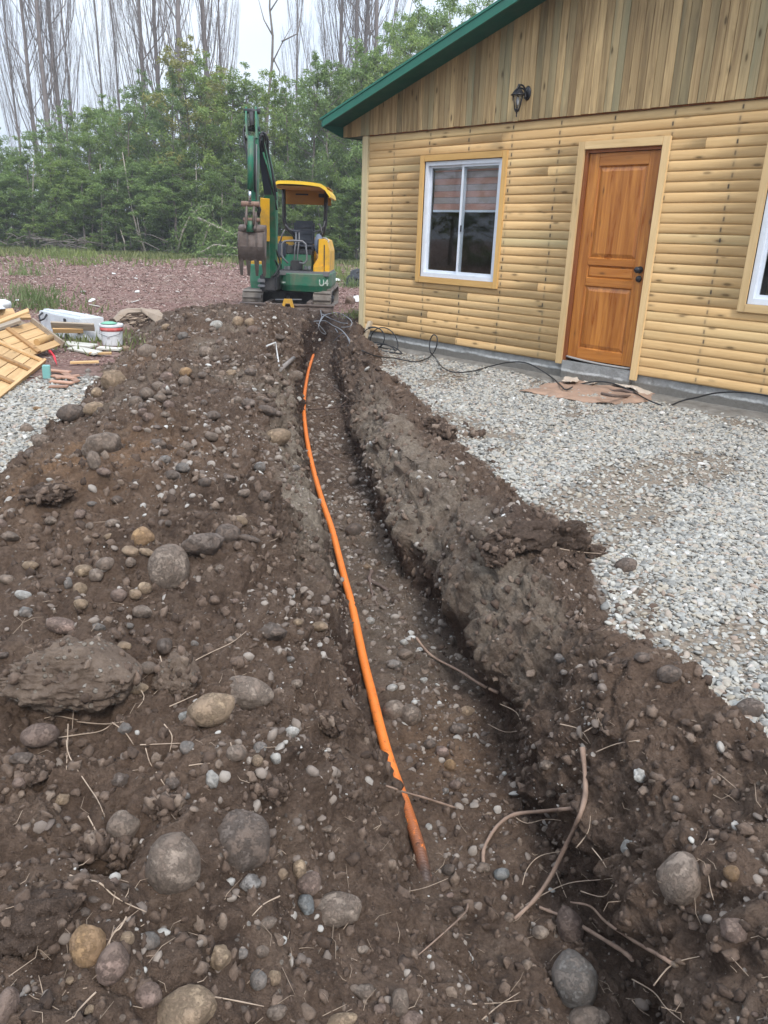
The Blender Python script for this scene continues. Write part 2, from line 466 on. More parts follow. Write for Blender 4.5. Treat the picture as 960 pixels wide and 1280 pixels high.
LINES = {  # x and z of the lines that run along the trench, against distance Y
 'toeL': ([(-5, -4), (1.2, -3.0), (2, -2.6), (3, -2.35), (4.13, -2.19), (4.8, -2.33), (6.16, -2.52), (7.43, -2.81), (9, -3.14), (11.27, -3.74), (13, -3.95), (60, -4)], [(0, 0), (90, 0)]),
 'crestA': ([(-5, -1.3), (1.2, -1.25), (2, -1.15), (3, -1.2), (4, -1.3), (5, -1.5), (6.5, -1.75), (8, -2.05), (10, -2.35), (11.5, -2.5), (60, -2.6)],
            [(-5, 0.2), (1.2, 0.26), (2, 0.30), (3, 0.36), (4, 0.40), (5, 0.40), (6.5, 0.36), (8, 0.38), (10, 0.38), (11.2, 0.36), (12.2, 0.16), (13.2, 0), (90, 0)]),
 'crestB': ([(-5, -0.5), (1.2, -0.48), (2, -0.42), (3, -0.54), (4, -0.76), (5.5, -0.97), (7, -1.18), (10, -1.6), (11.5, -1.75), (13, -1.6), (60, -1.5)],
            [(-5, 0.18), (1.2, 0.20), (2, 0.27), (3, 0.34), (5.5, 0.36), (7, 0.38), (10, 0.38), (11.6, 0.36), (12.6, 0.17), (13.8, 0.0), (90, 0)]),
 'rimL': ([(-5, 0.1), (1.02, 0.02), (1.36, 0.03), (1.6, 0.0), (1.82, -0.05), (2.19, -0.115), (2.77, -0.215), (3.56, -0.365), (4.34, -0.525), (5.49, -0.71), (6.99, -0.90), (10.1, -1.17), (11.4, -1.3), (13, -1.2), (60, -1.2)],
          [(-5, -0.06), (1.2, -0.08), (1.7, -0.05), (2.2, 0.03), (3, 0.07), (10.8, 0.07), (12, 0.2), (13, 0.16), (14, 0), (90, 0)]),
 'botL': ([(-5, 0.4), (1.0, 0.42), (1.3, 0.34), (1.5, 0.24), (1.69, 0.10), (1.94, 0.04), (2.25, -0.035), (2.71, -0.11), (3.43, -0.215), (4.42, -0.395), (5.38, -0.59), (6.82, -0.81), (8.68, -1.02), (11.2, -1.18), (13, -0.95), (60, -0.9)],
          [(-5, -0.36), (1.3, -0.38), (11.4, -0.38), (12.2, -0.2), (12.9, 0.08), (13.3, 0.13), (14.2, 0.0), (90, 0)]),
 'botR': ([(-5, 0.72), (1.0, 0.68), (1.3, 0.66), (1.61, 0.61), (1.98, 0.56), (2.22, 0.54), (2.56, 0.50), (2.75, 0.46), (3.01, 0.39), (3.25, 0.31), (3.71, 0.17), (4.2, 0.06), (5.12, -0.10), (6.39, -0.30), (8.4, -0.55), (11, -0.82), (13, -0.7), (60, -0.65)],
          [(-5, -0.42), (11.4, -0.38), (12.2, -0.2), (12.9, 0.08), (13.3, 0.13), (14.2, 0.0), (90, 0)]),
 'mid': ([(-5, 0.74), (1.15, 0.67), (1.43, 0.61), (1.76, 0.55), (1.96, 0.51), (2.21, 0.46), (2.55, 0.42), (2.75, 0.37), (3.19, 0.28), (3.43, 0.21), (3.65, 0.12), (4.05, 0.02), (4.53, -0.06), (5.66, -0.21), (7.44, -0.41), (10.67, -0.72), (13, -0.6), (60, -0.55)],
         [(-5, -0.15), (11.4, -0.12), (12.2, -0.04), (12.9, 0.12), (13.3, 0.14), (14.2, 0.0), (90, 0)]),
 'top': ([(-5, 0.85), (1.12, 0.80), (1.41, 0.76), (1.7, 0.73), (1.99, 0.67), (2.37, 0.60), (2.9, 0.49), (3.67, 0.34), (4.2, 0.22), (4.87, 0.05), (6.4, -0.14), (8.86, -0.40), (11, -0.58), (13, -0.45), (60, -0.4)],
         [(-5, 0.10), (1.2, 0.10), (2.5, 0.08), (8, 0.08), (9.5, 0.16), (11.0, 0.2), (12.5, 0.2), (13.4, 0.1), (14.4, 0.0), (90, 0)]),
 'crestR': ([(-5, 1.3), (1.0, 1.15), (1.5, 1.0), (2.0, 0.84), (2.4, 0.74), (2.9, 0.68), (3.4, 0.64), (3.8, 0.60), (4.3, 0.46), (5.5, 0.22), (6.3, 0.08), (8, -0.2), (10, -0.4), (11.5, -0.45), (13, -0.3), (60, -0.3)],
            [(-5, 0.2), (1.2, 0.22), (1.8, 0.19), (2.5, 0.13), (3.0, 0.12), (3.45, 0.15), (3.8, 0.10), (5, 0.07), (6, 0.10), (8, 0.13), (9.5, 0.17), (11.5, 0.24), (12.7, 0.2), (13.6, 0.06), (14.4, 0.0), (90, 0)]),
 'toeR': ([(-5, 1.8), (1.0, 1.75), (1.5, 1.42), (1.9, 1.16), (2.12, 1.06), (2.25, 0.97), (2.64, 0.90), (3.28, 0.95), (3.8, 0.93), (4.33, 0.74), (5.54, 0.50), (6.19, 0.37), (8.01, -0.02), (10, -0.24), (11.3, -0.30), (12.2, -0.1), (13.5, 0.2), (60, 0.3)], [(0, 0), (90, 0)]),
}
def bare_f(x, y):
    b = pn(x * 1.1, y * 0.9, 81) + 0.5 * pn(x * 3.1, y * 3.1, 82)
    for cx, cy, s in ((1.05, 3.9, 0.35), (0.8, 4.9, 0.35), (1.7, 4.7, 0.4), (1.9, 6.6, 0.35)):
        b = b + 0.5 * np.exp(-((x - cx) ** 2 + (y - cy) ** 2) / s ** 2)
    return b
def build_terrain():
    Y = [-60, -25, -10, -5, -3, -1.6, -0.7, -0.1, 0.25, 0.5, 0.65]
    y = 0.74
    while y < 14.6:
        Y.append(y); y *= 1.0044
    while y < 60:
        Y.append(y); y *= 1.03
    while y < 1500:
        Y.append(y); y *= 1.2
    Y = np.array(Y)
    names = ['toeL', 'crestA', 'crestB', 'rimL', 'botL', 'botR', 'mid', 'top', 'crestR', 'toeR']
    counts = [100, 84, 66, 28, 46, 20, 32, 30, 34]
    XL = []; ZL = []
    for n in names:
        XL.append(ip(Y, LINES[n][0]) + (0.045 * np.clip((Y - 2.4) / 0.8, 0, 1) * np.clip((11 - Y) / 2, 0, 1) if n in ('botR', 'mid', 'top') else 0)); ZL.append(ip(Y, LINES[n][1]))
    # small wander so that edges are not straight
    amp = {'toeL': 0.10, 'crestA': 0.08, 'crestB': 0.05, 'rimL': 0.012, 'botL': 0.018, 'botR': 0.03, 'mid': 0.04, 'top': 0.05, 'crestR': 0.05, 'toeR': 0.06}
    near = np.clip((14.5 - Y) / 2, 0, 1)
    for k, n in enumerate(names):
        XL[k] = XL[k] + amp[n] * near * (fbm(Y, Y * 0 + k * 3.3, 2.2, 4, k, 0.6))
    for a, b in zip(range(len(names) - 1), range(1, len(names))):
        XL[b] = np.maximum(XL[b], XL[a] + (0.012 if (names[b] != 'mid') else -0.14))
    cols_x = []; cols_z = []; reg = []; tpar = []
    far = [-900, -400, -180, -90, -50, -34, -26]
    for x in far:
        cols_x.append(np.full_like(Y, x)); cols_z.append(np.zeros_like(Y)); reg.append(-1.0)
    x0 = -20.0
    for k in range(70):
        t = k / 70
        cols_x.append(x0 + (XL[0] - x0) * (1 - (1 - t) ** 2.2)); cols_z.append(np.zeros_like(Y)); reg.append(0 - 1 + t)
    for j, c in enumerate(counts):
        for k in range(c):
            t = k / c
            cols_x.append(XL[j] + (XL[j + 1] - XL[j]) * t)
            ts = t * t * (3 - 2 * t) * 0.6 + t * 0.4 if j in (0, 1, 2, 7, 8) else t
            cols_z.append(ZL[j] + (ZL[j + 1] - ZL[j]) * ts); reg.append(j + t)
    for k in range(90):
        t = k / 90
        cols_x.append(XL[-1] + (9.0 - XL[-1]) * t ** 1.35); cols_z.append(np.zeros_like(Y)); reg.append(9 + t)
    for x in (9.0, 12, 18, 26, 40, 70, 130, 260, 500, 900):
        cols_x.append(np.full_like(Y, x)); cols_z.append(np.zeros_like(Y)); reg.append(10.0)
    X = np.stack(cols_x, 1); Z = np.stack(cols_z, 1); YY = np.repeat(Y[:, None], X.shape[1], 1)
    reg = np.array(reg)[None, :].repeat(len(Y), 0)
    # broad smoothing across a few columns, so that crest lines are not creases
    for _ in range(5):
        Zs = Z.copy(); Zs[:, 1:-1] = (Z[:, :-2] + Z[:, 1:-1] * 2 + Z[:, 2:]) / 4
        m = (reg < 2.9) | (reg > 7.2)
        Z = np.where(m, Zs, Z)
    # arc length across
    ds = np.hypot(np.diff(X, axis=1), np.diff(Z, axis=1))
    S = np.concatenate([np.zeros((len(Y), 1)), np.cumsum(ds, 1)], 1)
    S = S - S[:, [np.argmin(np.abs(reg[0] - 3.0))]] + XL[3][:, None]
    tx = np.gradient(X, axis=1); tz = np.gradient(Z, axis=1); ln = np.hypot(tx, tz) + 1e-9
    nx, nz_ = -tz / ln, tx / ln
    fade = np.clip((14.6 - YY) / 1.5, 0, 1) * np.clip(YY + 1.5, 0, 1)
    mound = np.clip((reg + 0.05) / 0.12, 0, 1) * np.clip((9.02 - reg) / 0.25, 0, 1)
    soil = mound * fade
    wall = (np.clip((reg - 2.9) / 0.2, 0, 1) * np.clip((4.1 - reg) / 0.2, 0, 1) + np.clip((reg - 4.9) / 0.2, 0, 1) * np.clip((7.1 - reg) / 0.2, 0, 1)) * soil
    floor = np.clip((reg - 3.9) / 0.2, 0, 1) * np.clip((5.1 - reg) / 0.2, 0, 1) * soil
    a, b = S, YY
    near2 = np.clip((4.5 - YY) / 2, 0.35, 1)
    wx, wy = 0.05 * pn(a * 7, b * 7, 40), 0.05 * pn(a * 7, b * 7, 41)
    d = 0.085 * pn(a * 1.9, b * 1.9, 1)
    d += 0.066 * (np.abs(pn((a + wx) * 5, (b + wy) * 5, 2)) - 0.25)
    d += 0.050 * (np.abs(pn((a + wx) * 11, (b + wy) * 11, 3)) - 0.25)
    rough_zone = np.clip(0.75 + 0.8 * pn(a * 1.3, b * 1.3, 30), 0.25, 1.35)
    sm = 0.034 * (np.abs(pn((a + wx) * 25, (b + wy) * 25, 4)) - 0.25) + 0.016 * (np.abs(pn(a * 52, b * 52, 5)) - 0.25) + 0.0075 * pn(a * 95, b * 95, 6)
    d = d * (1 - 0.6 * np.exp(-((reg - 3.0) / 0.35) ** 2)) + sm * rough_zone
    # vertical striations and chunks torn out of the trench walls
    st = 0.085 * pn(b * 4.5, a * 1.2, 7) + 0.075 * (np.abs(pn(b * 10, a * 3, 8)) - 0.25) + 0.02 * pn(b * 28, a * 9, 9)
    disp = d * soil * (1 - 0.45 * floor - 0.25 * wall) + st * wall * 0.62
    disp = disp + 0.07 * pn(a * 0.95 + 3, b * 0.95, 21) * soil * np.clip((2.6 - reg) / 0.6, 0, 1)
    for px, py, rr_, dp in ((128, 1034, 0.055, -0.10), (108, 886, 0.085, -0.06), (40, 900, 0.06, -0.04), (18, 1192, 0.10, -0.09), (95, 832, 0.16, 0.05), (300, 700, 0.22, 0.05), (215, 1120, 0.07, -0.03), (60, 1140, 0.14, 0.06), (420, 900, 0.12, 0.03), (180, 600, 0.25, 0.06), (90, 640, 0.2, 0.06), (240, 1010, 0.10, 0.05), (330, 900, 0.13, 0.05), (330, 850, .12, -0.03)):
        c0 = at_z(px, py, 0.27)
        q = ((X - c0.x) ** 2 + ((YY - c0.y) * 0.8) ** 2) / rr_ ** 2
        disp = disp + dp * np.exp(-q ** 1.6) * soil
    X2 = X + nx * disp
    Z2 = Z + nz_ * disp
    # the rest of the ground
    rest = (1 - soil)
    g = 0.012 * pn(X * 1.1, YY * 1.1, 12) + 0.006 * pn(X * 5, YY * 5, 13)
    fld = np.clip((YY - 7.5 - (X > 0) * 4) / 3, 0, 1)
    gf = 0.05 * pn(X * 0.5, YY * 0.5, 14) + 0.03 * (np.abs(pn(X * 2.3, YY * 2.3, 15)) - .25)
    Z2 = Z2 + rest * np.where(YY < 60, g * (1 - fld) + gf * fld * np.clip((70 - YY) / 30, 0, 1), 0)
    # flatten under the house
    u = (X + 0.4094) * 0.688 + (YY - 10.621) * -0.7257; off = (X + 0.4094) * -0.7257 + (YY - 10.621) * -0.688
    hs = np.clip(1 - np.clip(off, 0, 9) / 0.4, 0, 1) * (u > -0.6) * (u < 9) * (off > -7)
    Z2 = np.where(hs > 0, Z2 * (1 - hs) + (-0.012) * hs * (rest > 0.5) + Z2 * hs * (rest <= 0.5), Z2)
    V = np.stack([X2, YY + 0.012 * pn(a * 18, b * 18, 20) * soil, Z2], -1).reshape(-1, 3)
    nr, nc = X.shape
    idx = np.arange(nr * nc).reshape(nr, nc)
    Q = np.stack([idx[:-1, :-1], idx[:-1, 1:], idx[1:, 1:], idx[1:, :-1]], -1).reshape(-1, 4)
    # attributes
    cut = np.zeros_like(X)
    cut += np.clip((reg - 2.35) / 0.3, 0, 1) * np.clip((3.7 - reg) / 0.2, 0, 1) * np.clip((YY - 2.6) / 0.8, 0, 1) * np.clip((8.5 - YY) / 2, 0, 1)
    cut += np.clip((reg - 5.6) / 0.4, 0, 1) * np.clip((7.9 - reg) / 0.5, 0, 1) * np.clip((YY - 2.1) / 0.6, 0, 1) * np.clip((8 - YY) / 2, 0, 1) * 0.72
    cut += floor * np.clip((YY - 2.4) / 0.6, 0, 1) * np.clip((5.6 - YY) / 1.2, 0, 1) * 0.35
    cut += np.clip(pn(X * 1.6, YY * 1.6, 33) * 1.4 - 0.25, 0, 0.55) * (reg < 3) * np.clip((YY - 3) / 2, 0, 1)
    orange = np.exp(-(((X + 1.35) / 0.42) ** 2 + ((YY - 3.35) / 0.55) ** 2)) * 1.0 + 0.5 * np.exp(-(((X + 2.3) / 0.35) ** 2 + ((YY - 7.6) / 0.9) ** 2))
    orange += 0.5 * np.exp(-(((X - .25) / 0.2) ** 2 + ((YY - 2.35) / 0.3) ** 2)) * floor
    shade_dark_soil = np.clip((reg - 3.15) / 0.15, 0, 1) * np.clip((4.15 - reg) / 0.15, 0, 1) * 0.7 * soil * np.clip((YY - 1.9) / 0.5, 0, 1) + np.clip((reg - 4.7) / 0.3, 0, 1) * np.clip((5.9 - reg) / 0.3, 0, 1) * 0.45 * soil + np.clip((YY - 8) / 3, 0, 1) * 0.35 * soil  # painted shade low on both trench walls; soil darker at the far end
    shade_dark_soil += np.exp(-(((X - 0.62) / 0.25) ** 2 + ((YY - 3.45) / 0.3) ** 2)) * 0.5
    grime = np.clip(1 - (reg - 9) / 0.05, 0, 1) * (reg >= 9) * 0.8 + np.clip((reg + 0.15) / 0.15, 0, 1) * (reg < 0) * 0.7
    fq = reg[:-1, :-1].reshape(-1) + 0.0; fy = YY[:-1, :-1].reshape(-1); fx = X[:-1, :-1].reshape(-1)
    nzq = pn(fx * 3, fy * 3, 50) * 0.25
    is_soil = (fq > -0.02) & (fq < 9.0) & (fy < 14.3 + nzq * 2) & (fy > -3)
    is_tr = is_soil & (fq >= 3.0) & (fq < 7.0) & (fy < 11.7)
    is_gr = (~is_soil) & (((fq >= 9) & (fy < 12.2 + nzq) & (fx < 30)) | ((fq < 0) & (fy < 7.3 + nzq * 2 + 0.25 * (fx + 2.5))))
    is_gr &= fy > -26
    is_fd = ~(is_soil | is_gr)
    bare = np.clip((bare_f(X, YY) - 0.12) * 2.4, 0, 1)
    at = {'bare': bare, 'cut': np.clip(cut, 0, 1), 'orange': np.clip(orange, 0, 1), 'shade_dark_soil': np.clip(shade_dark_soil, 0, 1), 'grime': np.clip(grime, 0, 1)}
    tree = BVHTree.FromPolygons(V.tolist(), Q.tolist())
    obs = {}
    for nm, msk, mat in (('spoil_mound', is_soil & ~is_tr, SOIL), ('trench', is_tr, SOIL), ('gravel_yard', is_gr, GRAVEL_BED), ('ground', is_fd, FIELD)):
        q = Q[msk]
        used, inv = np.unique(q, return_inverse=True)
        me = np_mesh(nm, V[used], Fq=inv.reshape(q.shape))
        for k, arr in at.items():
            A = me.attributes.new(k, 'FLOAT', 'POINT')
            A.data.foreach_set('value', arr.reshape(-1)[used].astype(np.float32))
        o = link_mesh(nm, me, mat)
        tag(o, kind='structure')
        obs[nm] = o
    return tree, V, X2, YY, Z2, reg
BVH, TV, TX, TY, TZ, TREG = build_terrain()

def hit(px, py):
    """where the line of sight of a measured point meets the ground"""
    d = ray(px, py).normalized()
    h = BVH.ray_cast(CAMP, d)
    if h[0] is None: return at_z(px, py, 0), Vector((0, 0, 1)), 10.0
    return h[0], h[1], h[3]

def drop(x, y):
    h = BVH.ray_cast(Vector((x, y, 3)), Vector((0, 0, -1)))
    if h[0] is None: return Vector((x, y, 0)), Vector((0, 0, 1))
    return h[0], h[1]
# ------------------------------------------------------------------ house
HA = R(-46.528527)
HO = Vector((-0.4093837, 10.62121, 0))
HD = Vector((math.cos(HA), math.sin(HA), 0)); HN = Vector((math.sin(HA), -math.cos(HA), 0))
def hw(u, off, z):
    return HO + HD * u + HN * off + Vector((0, 0, z))

def wood(name, light, dark, green=None, green_amt=0.0, along='x', knots=1.0, nails=False, rough=0.7, spread=0.3, spec=0.2):
    t = NT(name, rough, spec)
    p = t.obj(); r_ = t.rnd()
    off = t.node('ShaderNodeCombineXYZ'); t.l.new(t.math('MULTIPLY', r_, 37.0), off.inputs[0]); t.l.new(t.math('MULTIPLY', r_, 71.0), off.inputs[1]); t.l.new(t.math('MULTIPLY', r_, 53.0), off.inputs[2])
    sc = {'x': (1.3, 22, 22), 'z': (22, 22, 1.3)}[along]
    add = t.node('ShaderNodeVectorMath', operation='ADD'); t.l.new(p, add.inputs[0]); t.l.new(off.outputs[0], add.inputs[1])
    q = add.outputs[0]
    kn_s = {'x': (4.2, 13, 13), 'z': (13, 13, 4.2)}[along]
    kv = t.mapv(q, kn_s)
    vd = t.vor(kv, 1.0)
    warp = t.math('MULTIPLY', t.ramp(vd, [(0.0, 1.0), (0.35, 0.0)]), 0.9)
    g = t.noise(t.mapv(q, sc), 1.0, 6, 0.62, 0.8)
    g = t.math('ADD', g, t.math('MULTIPLY', warp, 0.12))
    c = t.mix(t.ramp(g, [(0.34, 0.0), (0.66, 1.0)]), dark, light)
    wide = t.noise(t.mapv(q, tuple(x * 0.22 for x in sc)), 1.0, 3, 0.5)
    c = t.mix(t.math('MULTIPLY', t.ramp(wide, [(0.4, 0.0), (0.65, 1.0)]), 0.35), c, [x * 0.72 for x in dark])
    if green:
        gm = t.ramp(t.node('ShaderNodeTexWhiteNoise', noise_dimensions='1D').outputs[0], [(0, 0), (1, 1)])
        wn = t.node('ShaderNodeTexWhiteNoise', noise_dimensions='1D'); t.l.new(t.math('MULTIPLY', r_, 913.0), wn.inputs['W'])
        gs = t.ramp(wn.outputs['Value'], [(1 - green_amt - 0.12, 0.0), (1 - green_amt + 0.12, 1.0)])
        gn = t.ramp(t.noise(t.mapv(q, tuple(x * 0.35 for x in sc)), 1.0, 4), [(0.36, 0.15), (0.6, 1.0)])
        c = t.mix(t.math('MULTIPLY', t.math('MULTIPLY', gs, gn), 0.75), c, green)
    c = t.mix(1.0, c, t.ramp(r_, [(0, 1 - spread), (1, 1 + spread * 0.6)]), 'MULTIPLY')
    if knots:
        kc = t.sep(t.vor(kv, 1.0, 'F1', 'Color'))[0]
        km = t.math('MULTIPLY', t.ramp(vd, [(0.10, 1.0), (0.17, 0.35), (0.30, 0.0)]), t.ramp(kc, [(0.52, 0.0), (0.60, knots)]))
        c = t.mix(t.math('MULTIPLY', km, 0.85), c, [x * 0.30 for x in dark])
    if nails:
        # rust weeping from the nail at each stud, every 0.6 m
        s = t.sep(p)
        row = t.math('MULTIPLY', t.math('FRACT', t.math('DIVIDE', t.math('SUBTRACT', s[2], 0.175), 0.0874)), 1.0)
        rowi = t.math('FLOOR', t.math('DIVIDE', t.math('SUBTRACT', s[2], 0.175), 0.0874))
        wn2 = t.node('ShaderNodeTexWhiteNoise', noise_dimensions='1D'); t.l.new(rowi, wn2.inputs['W'])
        uu = t.math('ADD', s[0], t.math('MULTIPLY_ADD', wn2.outputs['Value'], 0.02, -0.01))
        fx = t.math('ABSOLUTE', t.math('SUBTRACT', t.math('FRACT', t.math('DIVIDE', t.math('ADD', uu, 0.34), 0.60)), 0.5))
        mx_ = t.ramp(fx, [(0.009, 1.0), (0.018, 0.0)])
        mz = t.ramp(row, [(0.22, 0.0), (0.34, 1.0), (0.62, 1.0), (0.75, 0.0)])
        wn3 = t.node('ShaderNodeTexWhiteNoise', noise_dimensions='2D')
        cc = t.node('ShaderNodeCombineXYZ'); t.l.new(rowi, cc.inputs[0]); t.l.new(t.math('FLOOR', t.math('DIVIDE', t.math('ADD', uu, 0.34), 0.60)), cc.inputs[1]); t.l.new(cc.outputs[0], wn3.inputs['Vector'])
        am = t.ramp(wn3.outputs['Value'], [(0.15, 0.3), (0.8, 0.95)])
        c = t.mix(t.math('MULTIPLY', t.math('MULTIPLY', mx_, mz), am), c, (0.055, 0.040, 0.030))
        mq = t.ramp(fx, [(0.0, 0.16), (0.05, 0.0)])
        c = t.mix(mq, c, (0.17, 0.15, 0.10))
    b = t.bump(g, 0.002, 0.5)
    return t.out(c, t.ramp(g, [(0.3, rough - 0.08), (0.7, rough + 0.1)]), b)

W_SIDING = wood('siding_pine', (0.67, 0.452, 0.220), (0.53, 0.335, 0.150), (0.47, 0.385, 0.21), 0.13, 'x', 1.0, True, spread=0.10)
W_GABLE = wood('gable_pine', (0.52, 0.372, 0.190), (0.26, 0.172, 0.085), (0.23, 0.225, 0.14), 0.22, 'z', 1.0, False, spread=0.30)
W_TRIM_V = wood('trim_pine_upright', (0.74, 0.53, 0.28), (0.62, 0.42, 0.20), None, 0, 'z', 0.35, spread=0.12)
W_TRIM_H = wood('trim_pine_level', (0.74, 0.53, 0.28), (0.62, 0.42, 0.20), None, 0, 'x', 0.35, spread=0.12)
W_TRIM_V2 = wood('trim_varnish_upright', (0.72, 0.45, 0.17), (0.60, 0.35, 0.12), None, 0, 'z', 0.3, spread=0.08)
W_TRIM_H2 = wood('trim_varnish_level', (0.72, 0.45, 0.17), (0.60, 0.35, 0.12), None, 0, 'x', 0.3, spread=0.08)
W_POST = wood('post_pine', (0.62, 0.52, 0.32), (0.50, 0.40, 0.23), None, 0, 'z', 0.4, spread=0.1)
W_DOOR = wood('door_varnish', (0.60, 0.245, 0.050), (0.30, 0.090, 0.016), None, 0, 'z', 0.9, rough=0.32, spread=0.06, spec=0.5)
W_DOORH = wood('door_varnish_level', (0.56, 0.225, 0.048), (0.38, 0.125, 0.022), None, 0, 'x', 0.9, rough=0.32, spread=0.06, spec=0.5)
W_JAMB = wood('jamb_varnish', (0.30, 0.115, 0.045), (0.20, 0.065, 0.025), None, 0, 'z', 0.2, rough=0.4, spread=0.1)
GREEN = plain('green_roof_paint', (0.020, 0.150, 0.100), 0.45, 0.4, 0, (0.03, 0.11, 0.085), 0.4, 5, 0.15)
SOFF = plain('green_roof_paint_shaded', (0.020, 0.105, 0.080), 0.6, 0.3, 0, (0.02, 0.07, 0.055), 0.5, 3, 0.2)  # same green as the roof edge, darkened to paint in the shade beneath
PVC = plain('white_window_profile', (0.70, 0.74, 0.80), 0.35, 0.5, 0, (0.55, 0.57, 0.58), 0.3, 10, 0.04)
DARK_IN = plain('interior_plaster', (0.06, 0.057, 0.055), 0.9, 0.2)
BLACK_M = plain('black_cast_metal', (0.018, 0.018, 0.022), 0.35, 0.5, 0.3, (0.06, 0.06, 0.06), 0.4, 30)
RUB = plain('grey_rubber_strip', (0.33, 0.31, 0.29), 0.7)

def glass(name, tint=(0.85, 0.88, 0.9), rough=0.02, refl=1.0):
    m = bpy.data.materials.new(name); m.use_nodes = True
    n = m.node_tree.nodes; l = m.node_tree.links; n.clear()
    o = n.new('ShaderNodeOutputMaterial'); mx_ = n.new('ShaderNodeMixShader'); tr = n.new('ShaderNodeBsdfTransparent'); gl = n.new('ShaderNodeBsdfGlossy')
    fr0 = n.new('ShaderNodeLayerWeight'); fr0.inputs[0].default_value = 0.5; fr = n.new('ShaderNodeMath'); fr.operation = 'POWER'; fr.inputs[1].default_value = 4.0; l.new(fr0.outputs['Facing'], fr.inputs[0])
    mu = n.new('ShaderNodeMath'); mu.operation = 'MULTIPLY_ADD'; mu.inputs[1].default_value = 0.9 * refl; mu.inputs[2].default_value = 0.045
    tr.inputs[0].default_value = (*tint, 1); gl.inputs['Roughness'].default_value = rough
    l.new(fr.outputs[0], mu.inputs[0]); l.new(mu.outputs[0], mx_.inputs[0]); l.new(tr.outputs[0], mx_.inputs[1]); l.new(gl.outputs[0], mx_.inputs[2]); l.new(mx_.outputs[0], o.inputs[0])
    return m
GLASS = glass('window_glass', (0.90, 0.92, 0.93))
LGLASS = glass('lantern_glass', (0.8, 0.82, 0.85), 0.15, 1.5)

def concrete():
    t = NT('foundation_concrete', 0.92, 0.2)
    p = t.pos()
    z = t.sep(p)[2]
    c = t.ramp(t.noise(p, 7, 7, 0.7), [(0.3, (0.20, 0.20, 0.19)), (0.7, (0.36, 0.36, 0.35))])
    # ragged pale lime line half way up, smooth render above it
    zz = t.math('MULTIPLY_ADD', t.noise(t.mapv(p, (2.2, 2.2, 1)), 1.0, 5, 0.7), 0.06, -0.03)
    zz = t.math('ADD', z, zz)
    lime = t.math('MULTIPLY', t.ramp(t.math('MULTIPLY', zz, 4.0), [(0.36, 0.0), (0.41, 1.0), (0.45, 1.0), (0.50, 0.0)]), t.ramp(t.noise(p, 6, 5, 0.7), [(0.4, 0.0), (0.55, 0.8)]))
    c = t.mix(t.ramp(t.math('MULTIPLY', zz, 4.0), [(0.34, 0.0), (0.42, 1.0)]), t.mix(t.noise(p, 30, 5, 0.7), (0.125, 0.115, 0.10), (0.24, 0.225, 0.20)), c)
    c = t.mix(lime, c, (0.62, 0.62, 0.60))
    return t.out(c, 0.92, t.bump(t.noise(p, 24, 7, 0.75), 0.02, 0.8))
CONC = concrete()
def apron_mat():
    t = NT('cement_apron', 0.92, 0.2)
    p = t.pos()
    c = t.ramp(t.noise(p, 6, 7, 0.72), [(0.3, (0.13, 0.115, 0.095)), (0.7, (0.27, 0.25, 0.22))])
    return t.out(c, 0.92, t.bump(t.noise(p, 40, 6, 0.75), 0.012, 0.8))
APRON = apron_mat()

house = empty('timber_house', HO, HA, 'timber house with rounded pine log siding, upright gable planks and green roof edge', 'house')
HWID, HDEP = 8.0, 6.2
PITCHH = 0.0874
WIN = [(1.034, 2.330, 0.860, 2.273), (5.025, 6.33, 0.860, 2.273)]
DOOR = (3.21, 4.171, 0.183, 2.303)

# foundation
MB().box(0.02, HWID - 0.02, 0.012, HDEP, -0.35, 0.178).build('foundation', CONC, house)
MB().box(3.285, 4.10, -0.035, 0.0115, -0.05, 0.205, None, 0.006).build('door_step', CONC, house)

# half-log boards
def board_mesh(u0, u1, z0):
    n = 7; prof = []
    for k in range(n):
        a = k / (n - 1)
        prof.append((-0.0115 * (1 - abs(2 * a - 1) ** 2.6) ** 0.85 - 0.004, z0 + 0.0007 + a * (PITCHH - 0.0014)))
    vs = []; fs = []
    for u in (u0, u1):
        vs += [(u, y, z) for y, z in prof] + [(u, 0.016, prof[-1][1]), (u, 0.016, prof[0][1])]
    m = n + 2
    for k in range(m):
        k2 = (k + 1) % m
        fs.append((k, m + k, m + k2, k2))
    fs.append(tuple(range(m))[::-1]); fs.append(tuple(range(m, 2 * m)))
    me = bpy.data.meshes.new('siding_board')
    me.from_pydata(vs, [], fs)
    sm = [True] * len(fs); sm[n - 1] = sm[n] = sm[n + 1] = sm[-1] = sm[-2] = False
    me.polygons.foreach_set('use_smooth', sm)
    me.update()
    return me
rr = random.Random(3)
for row in range(27):
    z0 = 0.175 + row * PITCHH; z1 = z0 + PITCHH
    cuts = []
    for (a, b, c, d) in WIN + [DOOR]:
        if z1 > c + 0.05 and z0 < d - 0.05:
            cuts.append((a + 0.03, b - 0.03))
    cuts.sort()
    segs = []; u = 0.104
    for a, b in cuts:
        segs.append((u, a)); u = b
    segs.append((u, HWID - 0.1))
    for a, b in segs:
        parts_ = [a, b]
        if b - a > 2.2:
            if rr.random() < 0.35: parts_.insert(1, a + (b - a) * rr.uniform(0.25, 0.75))
        elif b - a > 0.8 and rr.random() < 0.07:
            parts_.insert(1, a + (b - a) * rr.uniform(0.3, 0.7))
        for s, e in zip(parts_[:-1], parts_[1:]):
            link_mesh('siding_board', board_mesh(s + 0.0008, e - 0.0008, z0), W_SIDING, house)
